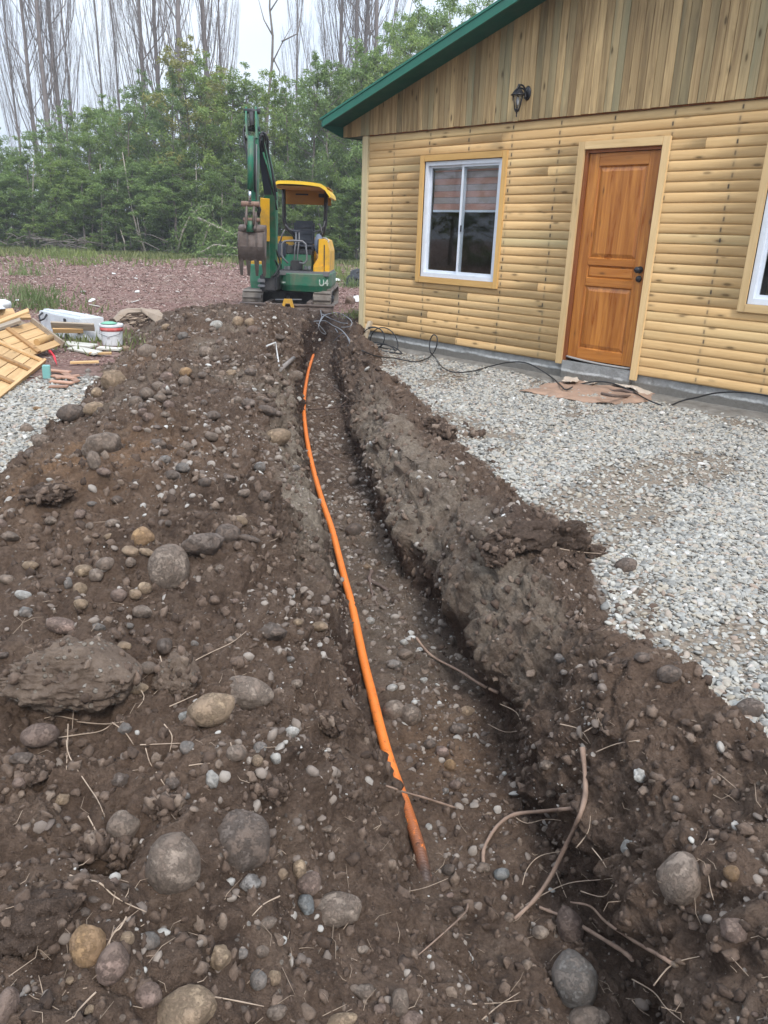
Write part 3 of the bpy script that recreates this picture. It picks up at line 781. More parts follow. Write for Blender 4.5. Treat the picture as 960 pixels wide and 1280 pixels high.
# wall behind the boards, in pieces round the openings
bw = MB()
ops = sorted([(WIN[0][0] + .06, WIN[0][1] - .06, WIN[0][2] + .06, WIN[0][3] - .06), (DOOR[0] + .07, DOOR[1] - .07, 0.2, DOOR[3] - .06), (WIN[1][0] + .06, WIN[1][1] - .06, WIN[1][2] + .06, WIN[1][3] - .06)])
u = 0.02
for a, b, c, d in ops:
    bw.box(u, a, 0.018, 0.12, 0.18, 2.62); bw.box(a, b, 0.018, 0.12, 0.18, c) if c > 0.21 else None; bw.box(a, b, 0.018, 0.12, d, 2.62); u = b
bw.box(u, HWID - 0.02, 0.018, 0.12, 0.18, 2.62)
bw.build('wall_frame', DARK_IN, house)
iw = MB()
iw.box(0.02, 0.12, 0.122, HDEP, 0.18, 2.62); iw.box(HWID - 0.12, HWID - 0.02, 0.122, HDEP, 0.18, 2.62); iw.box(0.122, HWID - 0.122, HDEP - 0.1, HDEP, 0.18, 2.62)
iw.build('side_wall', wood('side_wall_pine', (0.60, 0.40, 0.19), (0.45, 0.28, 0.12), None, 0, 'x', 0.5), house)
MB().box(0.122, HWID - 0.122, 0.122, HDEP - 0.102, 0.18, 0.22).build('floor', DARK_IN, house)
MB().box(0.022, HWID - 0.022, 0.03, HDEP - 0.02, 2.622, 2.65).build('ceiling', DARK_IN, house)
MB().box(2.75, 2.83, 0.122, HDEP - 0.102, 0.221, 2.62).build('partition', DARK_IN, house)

MB().box(-0.006, 0.100, -0.036, 0.04, 0.12, 2.534, None, 0.004).build('corner_post', W_POST, house)
MB().box(HWID - 0.1, HWID + 0.006, -0.036, 0.04, 0.12, 2.534, None, 0.004).build('corner_post', W_POST, house)

# gable planks
SL = 0.2995
def rake(u):
    uu = min(u, HWID - u)
    return 2.659 + SL * (uu + 0.372)
u = -0.372
rr = random.Random(8)
while u < HWID + 0.37:
    pw = 0.083 + rr.uniform(-0.006, 0.006)
    u1 = min(u + pw, HWID + 0.372)
    zb = 2.542 + rr.uniform(-0.003, 0.003); dy = rr.uniform(-0.002, 0.002)
    a, b = u + 0.0016, u1 - 0.0016
    ta, tb = rake(a) + 0.02, rake(b) + 0.02
    e = 0.0025
    mb = MB()
    poly = [(a + e, -0.044 + dy), (b - e, -0.044 + dy), (b, -0.041 + dy), (b, -0.024), (a, -0.024), (a, -0.041 + dy)]
    vs = [(x, y, zb) for x, y in poly] + [(x, y, (ta if abs(x - a) < abs(x - b) else tb)) for x, y in poly]
    fs = [tuple(range(6))[::-1], tuple(range(6, 12))] + [(k, (k + 1) % 6, 6 + (k + 1) % 6, 6 + k) for k in range(6)]
    mb.add(vs, fs)
    mb.build('gable_plank', W_GABLE, house)
    u = u1
gb = MB()
gb.prism([(-0.36, 2.548), (HWID + 0.36, 2.548), (HWID + 0.36, rake(-0.36)), (HWID / 2, rake(HWID / 2)), (-0.36, rake(-0.36))], -0.022, 0.016)
gb.build('gable_backing', DARK_IN, house)
# lower edge of the gable: small drip ledge
MB().box(0.0, HWID, -0.021, -0.018 + 0.012, 2.5345, 2.5475).build('drip_ledge', W_JAMB, house)

# roof: two slopes, rake boards, eave boards, soffits
FY0, FY1 = -0.38, HDEP + 0.3
def slope(uu): return 2.632 + SL * (uu + 0.377)
def sym(poly, s):
    return poly if s == 0 else [(HWID - x, z) for x, z in poly]
for s in (0, 1):
    top = MB(); top.prism(sym([(-0.42, slope(-0.42) + 0.088), (HWID / 2, slope(HWID / 2) + 0.088), (HWID / 2, slope(HWID / 2) + 0.112), (-0.42, slope(-0.42) + 0.112)], s), FY0 - 0.01, FY1)
    # ridged metal sheet: low ribs down the slope
    for k in range(28):
        yy = FY0 + 0.05 + k * 0.235
        top.prism(sym([(-0.425, slope(-0.425) + 0.1125), (HWID / 2 - 0.05, slope(HWID / 2 - 0.05) + 0.1125), (HWID / 2 - 0.05, slope(HWID / 2 - 0.05) + 0.128), (-0.425, slope(-0.425) + 0.128)], s), yy, yy + 0.03)
    top.build('roof_slope', GREEN, house)
    MB().prism(sym([(-0.377, slope(-0.377)), (HWID / 2 - 0.0005, slope(HWID / 2)), (HWID / 2 - 0.0005, slope(HWID / 2) + 0.087), (-0.377, slope(-0.377) + 0.087)], s), FY0, FY0 + 0.022).build('rake_board', GREEN, house)
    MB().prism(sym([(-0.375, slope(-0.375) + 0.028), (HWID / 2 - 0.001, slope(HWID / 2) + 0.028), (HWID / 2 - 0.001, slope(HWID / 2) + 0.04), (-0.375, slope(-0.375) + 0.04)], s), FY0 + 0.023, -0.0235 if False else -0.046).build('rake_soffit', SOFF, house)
    x0, x1 = (-0.397, -0.378) if s == 0 else (HWID + 0.378, HWID + 0.397)  # dark plate that paints the shade on the boom underside and its hoses
    ev = MB()
    pts = [(FY0, 2.634), (-0.05, 2.540), (FY1, 2.540), (FY1, 2.70), (FY0, 2.70)]
    ev.prism(pts, x0, x1, 'x')
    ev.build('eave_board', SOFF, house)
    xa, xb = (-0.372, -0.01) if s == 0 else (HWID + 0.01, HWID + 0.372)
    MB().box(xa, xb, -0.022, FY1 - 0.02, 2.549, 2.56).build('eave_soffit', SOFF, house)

# windows
def window(o, u0, u1, z0, z1, blind=True, trimv=W_TRIM_V2, trimh=W_TRIM_H2):
    win = MB().box(u0 + 0.070, u0 + 0.112, -0.012, 0.055, z0 + 0.070, z1 - 0.070).box(u1 - 0.112, u1 - 0.070, -0.012, 0.055, z0 + 0.070, z1 - 0.070)
    win.box(u0 + 0.1125, u1 - 0.1125, -0.012, 0.055, z0 + 0.070, z0 + 0.118).box(u0 + 0.1125, u1 - 0.1125, -0.012, 0.055, z1 - 0.112, z1 - 0.070)
    w_ = win.build('window', PVC, o)
    w_['label'] = 'two-leaf sliding window in a white frame'
    um = (u0 + u1) / 2 + 0.0
    # reveal and sashes: outer leaf (right) in front of the inner one (left)
    for k, (a, b, y) in enumerate(((u0 + 0.112, um + 0.018, 0.030), (um - 0.018, u1 - 0.112, 0.004))):
        s = MB(); wd = 0.026
        s.box(a, a + wd, y, y + 0.022, z0 + 0.118, z1 - 0.112); s.box(b - wd, b, y, y + 0.022, z0 + 0.118, z1 - 0.112)
        s.box(a + wd, b - wd, y + 0.001, y + 0.021, z0 + 0.118, z0 + 0.15); s.box(a + wd, b - wd, y + 0.001, y + 0.021, z1 - 0.136, z1 - 0.112)
        s.build('sash', PVC, w_)
        MB().box(a + wd, b - wd, y + 0.009, y + 0.013, z0 + 0.15, z1 - 0.136).build('pane', GLASS, w_)
    c = 0.066
    MB().box(u0, u0 + c, -0.040, -0.0185, z0, z1, None, 0.003).build('window_casing', trimv, o)
    MB().box(u1 - c, u1, -0.040, -0.0185, z0, z1, None, 0.003).build('window_casing', trimv, o)
    MB().box(u0 + c + .0005, u1 - c - .0005, -0.041, -0.0185, z0, z0 + c + 0.003, None, 0.003).build('window_casing', trimh, o)
    MB().box(u0 + c + .0005, u1 - c - .0005, -0.041, -0.0185, z1 - c, z1, None, 0.003).build('window_casing', trimh, o)
    if blind:
        zb = 1.675
        MB().tube([(u0 + 0.14, 0.085, z1 - 0.13), (u1 - 0.14, 0.085, z1 - 0.13)], 0.03, 10).build('blind_roller', PVC, o)
        t = NT('zebra_blind', 0.9, 0.2)
        zz = t.sep(t.obj())[2]
        f = t.math('FRACT', t.math('DIVIDE', t.math('SUBTRACT', zz, 1.69), 0.135))
        col = t.ramp(f, [(0.0, (0.50, 0.27, 0.21)), (0.47, (0.50, 0.27, 0.21)), (0.49, (0.14, 0.12, 0.12)), (0.52, (0.40, 0.33, 0.31)), (0.96, (0.40, 0.33, 0.31)), (0.98, (0.14, 0.12, 0.12))])
        t.out(col, 0.9)
        b = MB().box(u0 + 0.14, u1 - 0.14, 0.080, 0.083, zb + 0.012, z1 - 0.12).build('roller_blind', t.m, o)
        b['label'] = 'striped zebra blind lowered half way behind the glass'
        MB().box(u0 + 0.135, u1 - 0.135, 0.074, 0.088, zb - 0.012, zb + 0.012, None, 0.003).build('blind_rail', PVC, b)
window(house, *WIN[0])
window(house, *WIN[1], blind=False, trimv=W_TRIM_V, trimh=W_TRIM_H)
# a small latch on the meeting stile
MB().box(1.70, 1.715, -0.012, 0.003, 1.45, 1.52, None, 0.003).build('window_latch', BLACK_M, house)

# door
c = 0.072
a, b, z0, z1 = DOOR
MB().box(a, a + c, -0.046, -0.0185, 0.165, z1, None, 0.003).build('door_casing', W_TRIM_V, house)
MB().box(b - c, b, -0.046, -0.0185, 0.120, z1, None, 0.003).build('door_casing', W_TRIM_V, house)
MB().box(a + c + .0005, b - c - .0005, -0.047, -0.0185, z1 - c, z1, None, 0.003).build('door_casing', W_TRIM_H, house)
jm = MB().box(a + c - 0.004, a + c + 0.032, -0.018, 0.11, 0.205, z1 - c + 0.004).box(b - c - 0.022, b - c + 0.004, -0.018, 0.11, 0.205, z1 - c + 0.004).box(a + c + 0.033, b - c - 0.023, -0.018, 0.11, z1 - c - 0.03, z1 - c + 0.004)
jm.build('door_jamb', W_JAMB, house)
da, db, dz0, dz1 = a + c + 0.036, b - c - 0.025, 0.236, z1 - c - 0.034
y0 = 0.008
door = MB()
st = 0.115
door.box(da, da + st, y0, y0 + 0.042, dz0, dz1, None, 0.002).box(db - st, db, y0, y0 + 0.042, dz0, dz1, None, 0.002)
dobj = door.build('door', W_DOOR, house)
dobj['label'] = 'varnished orange-brown pine door with three raised panels'
rails = [(dz0, 0.345), (0.975, 1.045), (1.175, 1.235), (2.085, dz1)]
for ra, rb in rails:
    MB().box(da + st + .0005, db - st - .0005, y0 + 0.0005, y0 + 0.0415, ra, rb, None, 0.002).build('door_rail', W_DOORH, dobj)
for k, (pa, pb) in enumerate(((0.345, 0.975), (1.045, 1.175), (1.235, 2.085))):
    p_ = MB()
    xa, xb = da + st + 0.001, db - st - 0.001
    pa += 0.001; pb -= 0.001
    s1, s2 = 0.012, (0.05 if k != 1 else 0.028)
    yb, yr, yf = y0 + 0.016, y0 + 0.020, y0 + 0.006
    v = []
    def ring(i, y): return [(xa + i, y, pa + i), (xb - i, y, pa + i), (xb - i, y, pb - i), (xa + i, y, pb - i)]
    v = ring(0, y0 + 0.003) + ring(s1, yr) + ring(s2, yf) + ring(0, yb + 0.02)
    f = []
    for r0 in (0, 4):
        for q in range(4):
            q2 = (q + 1) % 4
            f.append((r0 + q, r0 + q2, r0 + 4 + q2, r0 + 4 + q))
    f.append((8, 9, 10, 11)); f.append((12, 15, 14, 13))
    for q in range(4):
        q2 = (q + 1) % 4
        f.append((q, 12 + q, 12 + q2, q2))
    p_.add(v, f)
    p_.build('door_panel', W_DOOR if k != 1 else W_DOORH, dobj)
kb = Matrix.Translation((db - 0.052, y0, 1.155)) @ Matrix.Rotation(R(90), 4, 'X')
MB().lathe([(0.033, 0), (0.033, 0.008), (0.012, 0.012), (0.011, 0.035), (0.026, 0.045), (0.030, 0.06), (0.024, 0.072), (0.0, 0.076)], 20, kb).build('door_knob', BLACK_M, dobj)
kb = Matrix.Translation((db - 0.050, y0, 1.072)) @ Matrix.Rotation(R(90), 4, 'X')
MB().lathe([(0.031, 0), (0.030, 0.014), (0.022, 0.02), (0.012, 0.024), (0.0, 0.024)], 20, kb).build('deadbolt', BLACK_M, dobj)
ws = MB(); pts = []
for k in range(17):
    t_ = k / 16
    pts.append((da + (db - da) * t_, y0 - 0.012 - 0.012 * math.sin(t_ * 3.1), dz0 - 0.002 - 0.012 * math.sin(t_ * math.pi) ** 0.7 - 0.012 * t_ + 0.014 * (1 - t_)))
ws.tube(pts, 0.011, 6)
ws.build('weather_strip', RUB, dobj)

# cement apron on the ground along the wall
ap = MB(); n = 120; rows = 6
va = []; 
for i in range(n + 1):
    uu = -0.05 + i * (8.2 / n)
    ext = 0.16 + 0.07 * float(pn(uu * 1.1, 3.0, 60)) + 0.05 * float(pn(uu * 5, 1.0, 61)) + 0.17 * math.exp(-((uu - 4.3) / 1.4) ** 2) + 0.10 * min(1, max(0, uu - 4.5))
    ext = max(0.06, ext)
    for j in range(rows + 1):
        s_ = j / rows
        va.append((uu, 0.012 - ext * s_, 0.022 * (1 - s_ ** 2) + 0.006 * float(pn(uu * 9, s_ * 4, 62)) - 0.015 * (j == rows)))
fa = [(i * (rows + 1) + j, (i + 1) * (rows + 1) + j, (i + 1) * (rows + 1) + j + 1, i * (rows + 1) + j + 1) for i in range(n) for j in range(rows)]
ap.add(va, fa, True)
ao = ap.build('cement_apron', APRON)
ao.location = HO; ao.rotation_euler = (0, 0, HA)
tag(ao, kind='structure')

# wall lantern
LU, LY = 2.505, -0.045
lan = empty('wall_lantern', hw(LU, 0.045, 2.70), HA, 'small black coach lantern with clear glass on a scroll arm, fixed to the gable planks', 'lantern')
bp = MB()
bp.lathe([(0.0, 0), (0.042, 0.0), (0.046, 0.008), (0.034, 0.018), (0.0, 0.022)], 18, Matrix.Translation((0.03, 0, 0.085)) @ Matrix.Rotation(R(90), 4, 'X') @ Matrix.Diagonal((1, 1.45, 1, 1)))
bp.build('back_plate', BLACK_M, lan)
arm = MB()
ap_ = []
for k in range(15):
    a_ = R(-60 + k * 17)
    ap_.append((0.03 - 0.0008 * k, -0.022 - 0.055 + 0.052 * math.cos(a_) - 0.003 * k, 0.085 + 0.06 * math.sin(a_)))
arm.tube(ap_, 0.009, 8)
arm.tube([(0.03, -0.02, 0.09), (0.02, -0.07, 0.115), (0.01, -0.125, 0.128)], 0.009, 8)
arm.build('scroll_arm', BLACK_M, lan)
LX, LYc = 0.01, -0.13
T0 = Matrix.Translation((LX, LYc, 0))
MB().lathe([(0.062, 0.046), (0.072, 0.05), (0.072, 0.058), (0.058, 0.066), (0.046, 0.09), (0.028, 0.108), (0.012, 0.118), (0.008, 0.13), (0.013, 0.138), (0.008, 0.150), (0.0, 0.156)], 16, T0).build('lantern_roof', BLACK_M, lan)
MB().lathe([(0.050, 0.045), (0.024, -0.072)], 6, T0, False).build('glass_shade', LGLASS, lan)
fr = MB()
for k in range(6):
    a_ = k * math.pi / 3
    fr.tube([(LX + 0.052 * math.cos(a_), LYc + 0.052 * math.sin(a_), 0.046), (LX + 0.026 * math.cos(a_), LYc + 0.026 * math.sin(a_), -0.074)], 0.0038, 5)
fr.build('cage_bar', BLACK_M, lan)
MB().lathe([(0.027, -0.070), (0.029, -0.078), (0.018, -0.096), (0.008, -0.104), (0.005, -0.128), (0.009, -0.136), (0.0, -0.148)], 12, T0).build('finial', BLACK_M, lan)
MB().lathe([(0.0, -0.04), (0.012, -0.03), (0.017, 0.0), (0.012, 0.03), (0.0, 0.035)], 10, T0).build('light_bulb', plain('milky_bulb', (0.75, 0.75, 0.73), 0.4), lan)
# ------------------------------------------------------------------ orange conduit
def conduit():
    t = NT('orange_conduit', 0.45, 0.4)
    p = t.pos()
    c = t.mix(t.noise(p, 9, 4), (0.88, 0.195, 0.025), (0.95, 0.27, 0.05))
    d = t.ramp(t.noise(p, 38, 6, 0.7), [(0.58, 0.0), (0.74, 0.7)])
    c = t.mix(d, c, (0.14, 0.085, 0.055))
    ny = t.sep(p)[1]
    d2 = t.math('MULTIPLY', t.ramp(t.noise(p, 16, 5, 0.7), [(0.40, 0.0), (0.5, 1.0)]), t.ramp(ny, [(0.0, 1.0), (1.0, 1.0)]))
    nearm = t.math('SUBTRACT', 1.0, t.math('MULTIPLY', t.math('SUBTRACT', ny, 1.75), 2.2, clamp=True), clamp=True)
    c = t.mix(t.math('MULTIPLY', d2, nearm), c, (0.085, 0.055, 0.042))
    wv = t.node('ShaderNodeTexWave'); wv.wave_type = 'BANDS'; wv.bands_direction = 'Y'; wv.inputs['Scale'].default_value = 38; t.l.new(p, wv.inputs['Vector'])
    t.out(c, 0.5, t.bump(wv.outputs['Fac'], 0.002, 0.6, t.bump(d, 0.004)))
    px = [(392, 443), (386, 462), (381, 490), (380, 515), (383, 545), (388, 572), (395, 600), (404, 630), (415, 662), (424, 697), (432, 728), (440, 757), (448, 795), (456, 832), (465, 868), (474, 905), (484, 942), (495, 975), (506, 1005), (516, 1035), (525, 1065), (533, 1096), (537, 1112)]
    rad = 0.0195
    pts = []
    for i, (x, y) in enumerate(px):
        z = -0.295 if y > 470 else -0.29 + (470 - y) * 0.002
        if y > 960: z = -0.29 + (y - 960) * 0.0002
        pts.append(at_z(x, y, z))
    # rest on the trench floor: smooth heights along the line
    zs = []
    for p_ in pts:
        h = drop(p_.x, p_.y)[0].z
        zs.append(h + rad * 0.85)
    for _ in range(2):
        zs = [zs[0]] + [(a + 2 * b + c_) / 4 for a, b, c_ in zip(zs[:-2], zs[1:-1], zs[2:])] + [zs[-1]]
    pts = [at_z(x, y, min(zs[i], -0.2)) for i, (x, y) in enumerate(px)]
    pts[-1].z -= 0.045; pts[-2].z -= 0.02
    # denser, rounder curve
    P2 = []
    for i in range(len(pts) - 1):
        p0 = pts[max(i - 1, 0)]; p1 = pts[i]; p2 = pts[i + 1]; p3 = pts[min(i + 2, len(pts) - 1)]
        for k in range(6):
            s_ = k / 6
            P2.append(0.5 * ((2 * p1) + (p2 - p0) * s_ + (2 * p0 - 5 * p1 + 4 * p2 - p3) * s_ ** 2 + (3 * p1 - p0 - 3 * p2 + p3) * s_ ** 3))
    P2.append(pts[-1])
    P2.insert(0, P2[0] + Vector((0.06, 0.25, -0.06)))
    o = MB().tube(P2, rad, 14).build('conduit_pipe', t.m)
    tag(o, 'long orange plastic conduit running along the bottom of the trench', 'pipe')
    return P2
COND = conduit()

# ------------------------------------------------------------------ stones
def rock_mesh(name, seed, amp=0.10, fr=1.3, sub=3, flat=0.0, rough=0.0):
    bm = bmesh.new()
    bmesh.ops.create_icosphere(bm, subdivisions=sub, radius=1)
    from mathutils import noise as mn
    for v in bm.verts:
        p = v.co.copy()
        n_ = mn.noise(p * fr + Vector((seed * 3.1, seed, 0))) * amp * 2.2 + mn.noise(p * fr * 2.3 + Vector((seed, 9, seed))) * amp * 0.8
        if rough: n_ += mn.noise(p * 5 + Vector((seed, 4, seed))) * rough + abs(mn.noise(p * 9 + Vector((seed, 4, seed)))) * rough * 0.9 + (abs(mn.noise(p * 19 + Vector((seed, 7, 1)))) * rough * 0.5 if sub > 3 else 0)
        v.co = p * (1 + n_)
        if flat:   # planed faces
            for q in range(5):
                rnd_ = random.Random(seed * 31 + q); d = Vector((rnd_.uniform(-1, 1), rnd_.uniform(-1, 1), rnd_.uniform(-1, 1))).normalized()
                s_ = v.co.dot(d)
                if s_ > 1 - flat: v.co -= d * (s_ - (1 - flat)) * 0.85
    me = bpy.data.meshes.new(name); bm.to_mesh(me); bm.free()
    me.polygons.foreach_set('use_smooth', [True] * len(me.polygons))
    return me
ROCKS = [rock_mesh('cobble', i + 1, 0.07, 1.1, 3, 0.0 if i % 3 else 0.16) for i in range(8)]
ANG = [rock_mesh('angular_stone', i + 20, 0.16, 1.4, 3, 0.28, 0.05) for i in range(4)]
LUMP = [rock_mesh('soil_lump', i + 40, 0.24, 1.8, 5, 0.1, 0.26) for i in range(5)]
_rk = {}
def rock(px, py, wpx, hpx, kind, label=None, name='cobble', shape='r', group=None, lift=0.12, depth=None, cat=None, rot=None):
    loc, nrm, dist = hit(px, py + hpx * 0.18)
    kx = dist / FPX / math.sqrt(1 + ((px - 480) / FPX) ** 2 + ((py - 640) / FPX) ** 2)
    a = wpx * kx * FPX / FPX / 2 * 1.02; b = hpx * kx / 2 * 1.04
    key = (shape, kind)
    lst = {'r': ROCKS, 'a': ANG, 'l': LUMP}[shape]
    rr_ = random.Random(int(px * 7 + py * 13))
    k = rr_.randrange(len(lst))
    if kind == 'lump': k = 0; lst = [rock_mesh('soil_lump', 61, 0.17, 1.3, 6, 0.12, 0.17)]
    if (k, key) not in _rk:
        me = lst[k].copy(); me.materials.clear(); me.materials.append(CLOD if kind == 'soil' else RK[kind]); _rk[(k, key)] = me
    o = bpy.data.objects.new(name, _rk[(k, key)]); COL.objects.link(o)
    ang = rr_.uniform(-0.3, 0.3) if rot is None else rot
    X = (CR * math.cos(ang) + CU * math.sin(ang)); Z = (-CR * math.sin(ang) + CU * math.cos(ang)); Y_ = Z.cross(X)
    c = (depth or (0.5 * (a + b) if a < 2 * b else b * 1.2)) * 1.0
    fl = rr_.choice([(1, 1), (-1, -1), (-1, 1), (1, -1)])
    d = ray(px, py).normalized()
    cen = loc - d * (c * lift * 1.5) + nrm * (b * lift)
    # keep the centre on its line of sight
    cen = CAMP + d * ((cen - CAMP).dot(d))
    M = Matrix(((X.x * a * fl[0], Y_.x * c, Z.x * b * fl[1], cen.x), (X.y * a * fl[0], Y_.y * c, Z.y * b * fl[1], cen.y), (X.z * a * fl[0], Y_.z * c, Z.z * b * fl[1], cen.z), (0, 0, 0, 1)))
    if fl[0] * fl[1] < 0:
        M = Matrix(((X.x * a, Y_.x * c, Z.x * b, cen.x), (X.y * a, Y_.y * c, Z.y * b, cen.y), (X.z * a, Y_.z * c, Z.z * b, cen.z), (0, 0, 0, 1)))
    o.matrix_world = M
    tag(o, label, cat or ('soil clod' if kind == 'soil' else 'stone'), group)
    return o
GS = 'stones lying in the dug soil'
